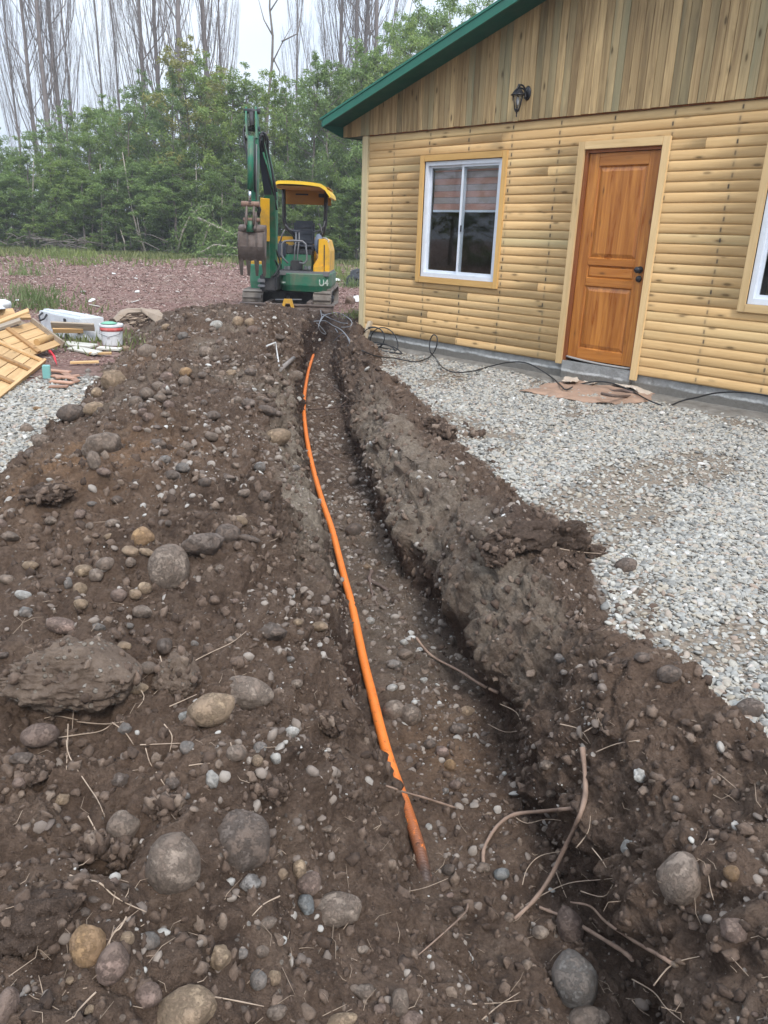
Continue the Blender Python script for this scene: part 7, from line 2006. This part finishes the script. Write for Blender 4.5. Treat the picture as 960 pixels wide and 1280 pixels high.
def gp(x, y, dz=0.03):
    p = hit(x, y)[0]
    if (p - HO).dot(HN) < 0.12 + dz: return wallpt(x, y, 0.12 + dz)
    return CAMP + (p - CAMP) * (1 - 2.2 * dz / CAMH / 1.6)
run = [gp(452, 438), gp(470, 445), gp(495, 448), gp(515, 452), gp(530, 450), wallpt(541, 442, 0.16), wallpt(546, 431, 0.14), wallpt(546, 421, 0.13), wallpt(541, 419, 0.13), wallpt(537, 428, 0.15), wallpt(538, 440, 0.2), gp(544, 447), gp(552, 458), gp(566, 465), gp(590, 464), gp(612, 458, .05), gp(635, 453, .08), gp(655, 453, .08), gp(672, 460, .06), gp(690, 472), gp(700, 481), gp(708, 487, .04), gp(722, 481, .06), gp(745, 477, .08), gp(765, 479, .07), gp(790, 489, .05), gp(810, 500), gp(828, 507, .015)]
o = MB().tube(smooth_pts(run, 4), 0.0075, 7).build('black_cable', CAB); tag(o, 'long black cable snaking over the gravel from the coils to the cardboard mat', 'cable')
run = [gp(838, 507, .01), gp(852, 501, .03), gp(870, 497, .05), gp(890, 492, .08), gp(912, 490, .10), gp(935, 491, .10), gp(962, 495, .08), gp(1000, 503, .05)]
o = MB().tube(smooth_pts(run, 4), 0.0075, 7).build('black_cable', CAB); tag(o, 'black cable along the foundation at the right, running out of the frame', 'cable')

# weathered board leaning on the corner
PLK = wood('weathered_board', (0.60, 0.50, 0.36), (0.44, 0.35, 0.24), None, 0, 'z', 0.3)
a = wallpt(451, 437, 0.30); b = wallpt(463, 402, 0.05)
m = MB(); d = b - a; L_ = d.length; zq = d.normalized(); xq = HD - zq * HD.dot(zq); xq.normalize(); yq = zq.cross(xq)
Mx = Matrix(((xq.x, yq.x, zq.x, a.x), (xq.y, yq.y, zq.y, a.y), (xq.z, yq.z, zq.z, a.z), (0, 0, 0, 1)))
o = MB().box(-0.035, 0.035, -0.02, 0.02, -0.05, L_, None, 0.003).build('leaning_board', PLK); o.matrix_world = Mx
tag(o, 'short weathered board leaning on the foot of the house corner', 'board')

# torn cardboard mat by the door
MAT_ = plain('brown_cardboard', (0.37, 0.245, 0.175), 0.9, 0.15, 0, (0.22, 0.155, 0.115), 0.7, 6, 0.15)
PAP = plain('pale_paper', (0.55, 0.46, 0.37), 0.85, 0.2, 0, (0.35, 0.27, 0.2), 0.5, 6)
def sheet(name, mat, outline, label, cat, z0=0.02, amp=0.02, n=26, seed=0, parent=None):
    """a crumpled sheet lying inside an outline of ground points"""
    pts = [hit(x, y)[0] for x, y in outline]
    c = sum(pts, Vector()) / len(pts); m_ = MB()
    rings = 7; v = []
    for j in range(rings + 1):
        f_ = j / rings
        for i in range(n):
            t_ = i / n * len(pts); k = int(t_); p = pts[k % len(pts)].lerp(pts[(k + 1) % len(pts)], t_ - k)
            q = c.lerp(p, max(f_, 0.02)); jit = 0.03 * float(pn(i * 0.7, seed, 5)) * f_
            h = amp * float(pn(q.x * 3.2 + seed, q.y * 3.2, 91)) + amp * 0.4 * float(pn(q.x * 9, q.y * 9 + seed, 92))
            v.append((q.x - c.x + jit, q.y - c.y + jit, z0 + h + amp * 0.5 - (0.01 if j == rings else 0)))
    f = [(j * n + i, j * n + (i + 1) % n, (j + 1) * n + (i + 1) % n, (j + 1) * n + i) for j in range(rings) for i in range(n)] + [tuple(range(n))]
    b = len(v); v += [(x, y, z - 0.006) for x, y, z in v]; f += [tuple(b + i for i in q[::-1]) for q in f]
    f += [(rings * n + i, b + rings * n + i, b + rings * n + (i + 1) % n, rings * n + (i + 1) % n) for i in range(n)]
    o = m_.add(v, f, False).build(name, mat); o.location = c
    tag(o, label, cat); return o
sheet('cardboard_mat', MAT_, [(650, 491), (672, 484), (700, 479), (735, 480), (770, 482), (800, 488), (818, 496), (812, 504), (770, 507), (735, 505), (700, 500), (672, 495)], 'flat torn sheet of brown cardboard on the gravel in front of the door', 'cardboard', 0.02, 0.02, 60, 1)
sheet('paper_sheet', PAP, [(752, 483), (768, 476), (782, 479), (800, 487), (822, 493), (808, 498), (785, 492), (765, 488)], 'pale torn paper lying over the back of the brown cardboard', 'paper', 0.05, 0.03, 40, 2)
sheet('paper_scrap', PAP, [(702, 482), (707, 475), (720, 476), (722, 483), (712, 486)], 'small upright pale paper scrap at the back left of the brown cardboard', 'paper', 0.05, 0.04, 24, 3)
sheet('paper_scrap', PAP, [(728, 481), (742, 477), (752, 480), (742, 486)], 'pale paper scrap behind the middle of the brown cardboard', 'paper', 0.05, 0.03, 24, 4)
for k, p in enumerate(([(738, 484), (755, 487), (772, 490), (785, 492)], [(762, 490), (778, 488), (797, 493)], [(752, 492), (770, 495), (790, 495)])):
    P_ = [gp(x, y, 0.07) for x, y in p]
    o = MB().tube(smooth_pts(P_), [0.014] * (len(smooth_pts(P_))), 6).build('burnt_stick', ROOT_D); tag(o, ['longest dark stick on the cardboard mat', 'dark stick on the cardboard mat nearest the paper', 'short dark stick on the front of the cardboard mat'][k], 'stick')
o = rock(908, 505, 14, 7, 'tan', 'small cream-coloured chip of wood on the cement beside the foundation', 'wood_chip', 'a', None, 0.3, cat='wood chip')

# ------------------------------------------------------------------ rubbish and materials at the left
PAL = wood('pallet_wood', (0.66, 0.44, 0.225), (0.50, 0.31, 0.14), None, 0, 'x', 0.8, spread=0.2)
PALD = wood('pallet_wood_dark', (0.46, 0.27, 0.12), (0.32, 0.18, 0.08), None, 0, 'x', 0.6, spread=0.2)
PALG = wood('grey_plank', (0.40, 0.33, 0.25), (0.28, 0.225, 0.17), None, 0, 'x', 0.5, spread=0.2)
def frame(o_, ex_, ey_):
    x = ex_.normalized(); z = x.cross(ey_).normalized(); y = z.cross(x)
    return Matrix(((x.x, y.x, z.x, o_.x), (x.y, y.y, z.y, o_.y), (x.z, y.z, z.z, o_.z), (0, 0, 0, 1)))
A_ = hit(0, 497)[0] + Vector((0, 0, 0.02)); B_ = hit(54, 456)[0] + Vector((0, 0, 0.04))
C_ = at_y(19, 424, B_.y + 0.30)
e1 = (B_ - A_); e2 = (C_ - B_); M1 = frame(A_ - e1.normalized() * 0.35, e1, e2)
L1 = e1.length + 0.35; L2 = (e2 - e1.normalized() * e2.dot(e1.normalized())).length + 0.42
pan = empty('wooden_panel', (0, 0, 0), 0, 'large panel of pale planks with cross battens tipped over on the gravel at the left', 'wooden panel'); pan.matrix_world = M1
nb = 8
for k in range(nb):
    w_ = L2 / nb
    parts_ = [0, L1 * [0.36, 0.62, 0.45, 0.7, 0.3, 0.55, 0.4, 0.66][k], L1]
    for a, b in zip(parts_[:-1], parts_[1:]):
        MB().box(a + 0.002, b - 0.002, k * w_ + 0.003, (k + 1) * w_ - 0.003, -0.018, 0.0 + 0.002 * (k % 3), None, 0.0015).build('plank', PAL, pan)
for f_ in (0.08, 0.40, 0.72, 0.97):
    x = L1 * f_
    MB().box(x - 0.04, x + 0.04, 0.0, L2, 0.006, 0.028, None, 0.002).build('batten', PALD if f_ < 0.9 else PAL, pan)
MB().box(0, L1, -0.03, -0.002, -0.02, 0.035, None, 0.002).build('edge_board', PAL, pan)
# a second, smaller panel behind it
A_ = at_y(34, 455, B_.y + 0.15); A_.z = max(A_.z, 0.05); Bb = at_y(76, 431, B_.y + 0.75); Cc = at_y(58, 402, B_.y + 1.0)
e1 = Bb - A_; e2 = Cc - Bb; M2 = frame(A_, e1, e2); L1b = e1.length; L2b = e2.length
pn2 = empty('wooden_panel', (0, 0, 0), 0, 'smaller panel of pale planks propped behind the large one, with a grey end board', 'wooden panel'); pn2.matrix_world = M2
for k in range(4):
    w_ = L2b / 4
    MB().box(0, L1b, k * w_ + 0.003, (k + 1) * w_ - 0.003, -0.018, 0.0015 * (k % 2), None, 0.0015).build('plank', PAL, pn2)
MB().box(L1b + 0.001, L1b + 0.03, -0.02, L2b, -0.05, 0.05, None, 0.002).build('end_board', PALG, pn2)
MB().box(L1b * 0.3, L1b * 0.3 + 0.06, 0, L2b, 0.004, 0.024, None, 0.002).build('batten', PALD, pn2)
a = at_y(46, 428, B_.y - 0.05); b = at_y(64, 422, B_.y + 0.25)
tag(MB().tube([a, b], 0.035, 14).build('carton_tube', plain('carton_tube', (0.45, 0.27, 0.11), 0.8)), 'short brown carton tube lying on the plank panels', 'tube')
# heap of loose planks above
r_ = random.Random(6)
for k, (x0, y0, x1, y1, w_, t_, mt, lab) in enumerate(((-20, 416, 26, 400, .09, .03, PALG, 'grey plank lowest on the heap at the left edge'), (-15, 408, 36, 388, .10, .02, PAL, 'pale plank slanting over the heap at the left edge'), (-10, 400, 20, 394, .08, .02, PALD, 'brown plank crossing the heap under the pale ones'), (5, 396, 38, 396, .07, .03, PAL, 'pale plank ending at the right of the heap'), (-12, 392, 18, 390, .12, .02, PAL, 'top plank of the heap under the white tub'), (20, 402, 40, 410, .07, .02, PALG, 'short grey plank at the right foot of the heap'))):
    Yk = 8.3 + 0.12 * k
    a = at_y(x0, y0, Yk); b = at_y(x1, y1, Yk + 0.15); e = b - a
    o = MB().box(0, e.length, -w_ / 2, w_ / 2, -t_ / 2, t_ / 2, None, 0.002).build('loose_plank', mt); o.matrix_world = frame(a, e, Vector((0.1, 1, 0.45))); tag(o, lab, 'plank', 'planks heaped at the left edge')
hp = MB(); hp.lathe([(1.1, -0.05), (0.95, 0.12), (0.55, 0.28), (0.0, 0.36)], 24, Matrix.Translation((-4.95, 8.9, 0)))
o = hp.build('rubbish_heap', SOIL); tag(o, 'low heap of soil and rubbish under the planks at the left edge', 'heap')
TUB = plain('white_plastic', (0.68, 0.69, 0.70), 0.4, 0.4, 0, (0.5, 0.48, 0.45), 0.3, 8, 0.05)
c = at_y(2, 391, 9.2)
tb = empty('plastic_tub', c, 0, 'white round tub with a pale red band on the plank heap at the left edge', 'tub')
MB().lathe([(0.0, 0), (0.10, 0), (0.115, 0.09), (0.12, 0.10), (0.11, 0.13), (0.06, 0.15), (0, 0.155)], 24).build('tub_body', TUB, tb)
MB().lathe([(0.107, 0.012), (0.113, 0.05)], 24).build('tub_band', plain('pale_red_label', (0.60, 0.28, 0.24), 0.5), tb)
tag(sheet('white_cloth', plain('white_sheet', (0.6, 0.62, 0.62), 0.8), [(0, 432), (12, 428), (10, 438), (0, 444)], 'x', 'cloth', 0.45, 0.02, 16, 6), 'scrap of white sheet on the tipped plank panel at the left edge', 'sheet')

# white appliance lying on its side
q0 = hit(104, 427)[0]; q1 = hit(52, 417)[0]; q2 = hit(127, 418)[0]
WH = plain('white_enamel', (0.66, 0.69, 0.72), 0.35, 0.45, 0, (0.48, 0.47, 0.45), 0.35, 4, 0.05)
e1 = (q0 - q1); e1.z = 0; e1n = e1.normalized(); up = Vector((0, 0, 1)); e2n = up.cross(e1n)
ap_ = empty('white_appliance', q1 + Vector((0, 0, 0.0)), math.atan2(e1n.y, e1n.x), 'white metal appliance cabinet lying in the grass, with dark hinges and a handle', 'appliance')
LA = e1.length; DA = 0.30; HA_ = 0.30
MB().box(0, LA, 0.0, DA, 0.0, HA_, None, 0.008).build('cabinet', WH, ap_)
MB().box(0.30 * LA, 0.995 * LA, -0.016, -0.002, HA_ * 0.52, HA_ - 0.01, None, 0.004).build('door_panel', WH, ap_)
MB().box(0.30 * LA, 0.995 * LA, -0.016, -0.002, 0.02, HA_ * 0.42, None, 0.004).build('door_panel', WH, ap_)
MB().box(0.30 * LA, 0.99 * LA, -0.006, -0.001, HA_ * 0.425, HA_ * 0.515).build('dark_gap', XK, ap_)
MB().tube([(LA * 0.10, -0.005, HA_ * 0.95), (LA * 0.09, -0.05, HA_ * 0.8), (LA * 0.14, -0.07, HA_ * 0.62), (LA * 0.21, -0.05, HA_ * 0.72), (LA * 0.2, -0.005, HA_ * 0.9)], 0.012, 7).build('cable_handle', XK, ap_)
for x, z in ((0.66, 0.78), (0.66, 0.16), (0.95, 0.45)):
    MB().box(LA * x - 0.03, LA * x + 0.03, -0.03, -0.0165, HA_ * z - 0.025, HA_ * z + 0.03, None, 0.006).build('hinge', XK, ap_)
MB().box(0.02, LA * 0.9, 0.05, 0.12, HA_, HA_ + 0.02, None, 0.004).build('top_rim', WH, ap_)
a = at_y(64, 406.5, q0.y - 0.12); b = at_y(118, 409, q0.y - 0.02); e = b - a
o = MB().box(0, e.length, -0.05, 0.05, -0.014, 0.014, None, 0.002).build('loose_plank', PALG); o.matrix_world = frame(a, e, Vector((0, 0.6, -1.0))); tag(o, 'grey plank leaning across the front of the white appliance', 'plank')
a = at_y(66, 413, q0.y - 0.13); b = at_y(104, 413.5, q0.y - 0.03); e = b - a
o = MB().box(0, e.length, -0.03, 0.03, -0.012, 0.012, None, 0.002).build('loose_plank', PAL); o.matrix_world = frame(a, e, Vector((0, 0.6, -1.0))); tag(o, 'narrow pale plank under the grey one against the white appliance', 'plank')
# pail
c = hit(141, 431)[0]
pl = empty('paint_pail', c, 0, 'white plastic pail with a red band and a green lid beside the appliance', 'pail')
S_ = 0.138
MB().lathe([(0.0, 0), (0.114, 0), (0.1155, 0.003), (0.116, 0.02), (0.131, 0.21), (0.132, 0.219), (0.140, 0.220), (0.1405, 0.225), (0.1405, 0.245), (0.139, 0.25), (0.130, 0.25), (0.125, 0.23), (0.0, 0.235)], 28).build('pail_body', TUB, pl)
MB().lathe([(0.1302, 0.17), (0.1338, 0.212)], 28).build('red_band', plain('red_label', (0.62, 0.07, 0.06), 0.5, 0.4, 0, (0.6, 0.4, 0.38), 0.5, 14), pl)
MB().lathe([(0.0, 0.275), (0.05, 0.272), (0.08, 0.262), (0.10, 0.251)], 24, Matrix.Translation((-0.03, 0.02, 0))).build('green_lid', plain('green_film', (0.16, 0.40, 0.27), 0.5), pl)
MB().tube([(-0.135, 0, 0.22), (-0.12, -0.09, 0.14), (0, -0.14, 0.11), (0.12, -0.09, 0.14), (0.135, 0, 0.22)], 0.003, 5).build('wire_handle', XD, pl)
for k in range(3):
    txt('IIIII', 0.030 - 0.006 * k, (0.0, -0.1235 - 0.0035 * (2 - k), 0.085 - 0.028 * k), 'label_text', plain('grey_print%d' % k, (0.35, 0.3, 0.3), 0.6), pl, (R(86), 0, 0), 0.0008, False) if k == 0 else None
# bent cardboard and rubbish
CB = plain('grey_brown_cardboard', (0.33, 0.26, 0.20), 0.9, 0.15, 0, (0.2, 0.16, 0.12), 0.6, 7, 0.15)
def bent(name, label, corners, dep, mat, seed=0, th=0.012, cat='cardboard'):
    """strip of board bent along its length: corners are (px, py, dy) pairs along upper and lower edge"""
    m = MB(); up_ = [at_y(*c) for c in corners[0]]; lo = [at_y(*c) for c in corners[1]]; n = len(up_); v = []
    for p, q in zip(up_, lo): v += [p, p.lerp(q, .5) + Vector((0, -.03, .02)), q]
    f = [(i * 3 + j, (i + 1) * 3 + j, (i + 1) * 3 + j + 1, i * 3 + j + 1) for i in range(n - 1) for j in range(2)]
    b = len(v); v += [p + Vector((0, th, -th)) for p in v]; f += [tuple(b + k for k in q[::-1]) for q in f]
    c = sum(v, Vector()) / len(v)
    ed = [(0, 1, b + 1, b), (1, 2, b + 2, b + 1), ((n - 1) * 3 + 1, (n - 1) * 3, b + (n - 1) * 3, b + (n - 1) * 3 + 1), ((n - 1) * 3 + 2, (n - 1) * 3 + 1, b + (n - 1) * 3 + 1, b + (n - 1) * 3 + 2)]
    for i in range(n - 1): ed += [((i + 1) * 3, i * 3, b + i * 3, b + (i + 1) * 3), (i * 3 + 2, (i + 1) * 3 + 2, b + (i + 1) * 3 + 2, b + i * 3 + 2)]
    o = m.add([p - c for p in v], f + ed).build(name, mat); o.location = c; tag(o, label, cat); return o
Yc = hit(170, 408)[0].y
bent('bent_cardboard', 'brown cardboard sheet bent into an arch over the rubbish, left part', [[(141, 398, Yc), (150, 388, Yc + .1), (160, 385, Yc + .15), (178, 385, Yc + .1)], [(146, 402, Yc - .1), (153, 397, Yc - .05), (160, 391, Yc), (178, 390, Yc)]], .1, CB)
bent('bent_cardboard', 'brown cardboard flap folded down at the right of the arched sheet', [[(176, 384, Yc), (184, 386, Yc), (198, 387, Yc - .05), (204, 393, Yc - .1)], [(178, 390, Yc - .1), (186, 396, Yc - .15), (196, 404, Yc - .25), (203, 402, Yc - .2)]], .1, CB)
rh = MB(); r_ = random.Random(2)
for k in range(70):
    p = at_y(r_.uniform(150, 198), r_.uniform(394, 410), Yc - 0.15 + r_.uniform(0, .25)); d = Vector((r_.uniform(-1, 1), r_.uniform(-.5, .5), r_.uniform(-.3, .3))) * 0.12
    rh.tube([p, p + d * .5, p + d], 0.007, 4)
tag(rh.build('brushwood', ROOT_T), 'dry sticks and shavings heaped under the arched cardboard', 'brushwood', kind='stuff')
rock(165, 402, 46, 20, 'soil', 'heap of soil under the arched cardboard', 'soil_clod', 'l', GC, 0.2)
rock(238, 388, 0.1, 0.1, 'soil', 'x') if False else None
# scraps of timber between rubbish and mound
def scrap(px0, py0, px1, py1, w_, mt, lab, t_=0.02, name='timber_scrap', cat='timber scrap', lift=0.02):
    a = hit(px0, py0)[0] + Vector((0, 0, lift)); b = hit(px1, py1)[0] + Vector((0, 0, lift + 0.01)); e = b - a
    o = MB().box(0, e.length, -w_ / 2, w_ / 2, 0, t_, None, 0.002).build(name, mt); o.matrix_world = frame(a, e, Vector((-0.2, 1, 0.1))); tag(o, lab, cat); return o
PW = wood('white_washed_wood', (0.62, 0.60, 0.53), (0.48, 0.45, 0.38), None, 0, 'x', 0.2)
scrap(80, 432, 118, 437, .14, PW, 'white-painted board lying below the appliance')
scrap(90, 438, 123, 446, .12, PW, 'second white-painted board, just in front of the first')
scrap(123, 438, 151, 441, .10, PW, 'short whitish board to the right of the white-painted pair')
scrap(88, 457, 124, 457, .05, PAL, 'thin pale stick lying on dark soil above the wood scraps')
scrap(112, 445, 140, 446, .05, PAL, 'thin pale lath beside the white-painted boards')
for k, (a, b, c_, d_, l_) in enumerate(((62, 466, 88, 470, 'topmost'), (66, 473, 94, 478, 'second'), (64, 480, 92, 484, 'third'), (70, 476, 100, 474, 'crossing'), (62, 487, 86, 488, 'lowest'), (78, 468, 98, 482, 'slanting'))):
    scrap(a, b, c_, d_, 0.05, wood('reddish_scrap%d' % k, (0.48, 0.29, 0.20), (0.34, 0.19, 0.13), None, 0, 'x', 0.2), '%s reddish lath in the pile of wood scraps on the left gravel' % l_, 0.014)
c = hit(59, 473)[0]
tn = MB().box(-0.035, 0.035, -0.03, 0.03, 0, 0.125, None, 0.006).build('turquoise_tin', plain('turquoise_tin', (0.20, 0.45, 0.42), 0.4, 0.4, 0.1, (0.3, 0.4, 0.38), 0.4, 20)); tn.location = c; tn.rotation_euler = (0.05, 0.03, 0.3)
tag(tn, 'small turquoise tin standing on the gravel in front of the plank panel', 'tin')
bent('red_strap', 'crumpled bright red strap hanging at the right end of the plank panel', [[(60, 440, B_.y + .1), (65, 444, B_.y + .1), (70, 452, B_.y)], [(64, 438, B_.y + .05), (69, 445, B_.y + .05), (71, 456, B_.y - .05)]], .1, plain('red_plastic', (0.62, 0.03, 0.05), 0.4), cat='strap')
rock(47, 511, 10, 6, 'orange', 'small orange-pink fragment on the left gravel', 'brick_fragment', 'a', None, 0.3, cat='fragment')
# right of the digger: black bag, stump, white litter
rock(446, 352, 22, 26, 'soil', 'black crumpled plastic bag lying beside the house corner', 'plastic_bag', 'l', None, 0.6, cat='bag')
bag = SC.objects[-1] if False else None
for o in COL.objects:
    if o.name.startswith('plastic_bag'):
        me = o.data.copy(); me.materials.clear(); me.materials.append(plain('black_plastic', (0.012, 0.012, 0.013), 0.3, 0.5)); o.data = me
rock(437, 377, 14, 12, 'pink', 'reddish tree stump with a pale rim, left of the house corner', 'tree_stump', 'a', None, 0.5, cat='stump')
sheet('white_litter', WHT, [(441, 372), (448, 372), (449, 378), (442, 378)], 'white scrap of packaging beside the reddish stump', 'litter', 0.03, 0.03, 16, 8)
sheet('white_litter', WHT, [(414, 344), (420, 350), (426, 353), (418, 353)], 'white scrap of packaging right behind the digger', 'litter', 0.05, 0.04, 16, 9)

# ------------------------------------------------------------------ haze
hz = bpy.data.materials.new('haze_air'); hz.use_nodes = True
hn = hz.node_tree; hn.nodes.clear()
ho_ = hn.nodes.new('ShaderNodeOutputMaterial'); hv = hn.nodes.new('ShaderNodeVolumePrincipled')
hv.inputs['Color'].default_value = (0.93, 0.96, 1.0, 1); hv.inputs['Density'].default_value = 0.0013; hv.inputs['Anisotropy'].default_value = 0.0
hn.links.new(hv.outputs[0], ho_.inputs['Volume'])
tag(MB().box(-950, 950, -70, 1900, -3, 46).build('haze', hz), 'thin pale haze in the air over the whole site', None, kind='stuff')
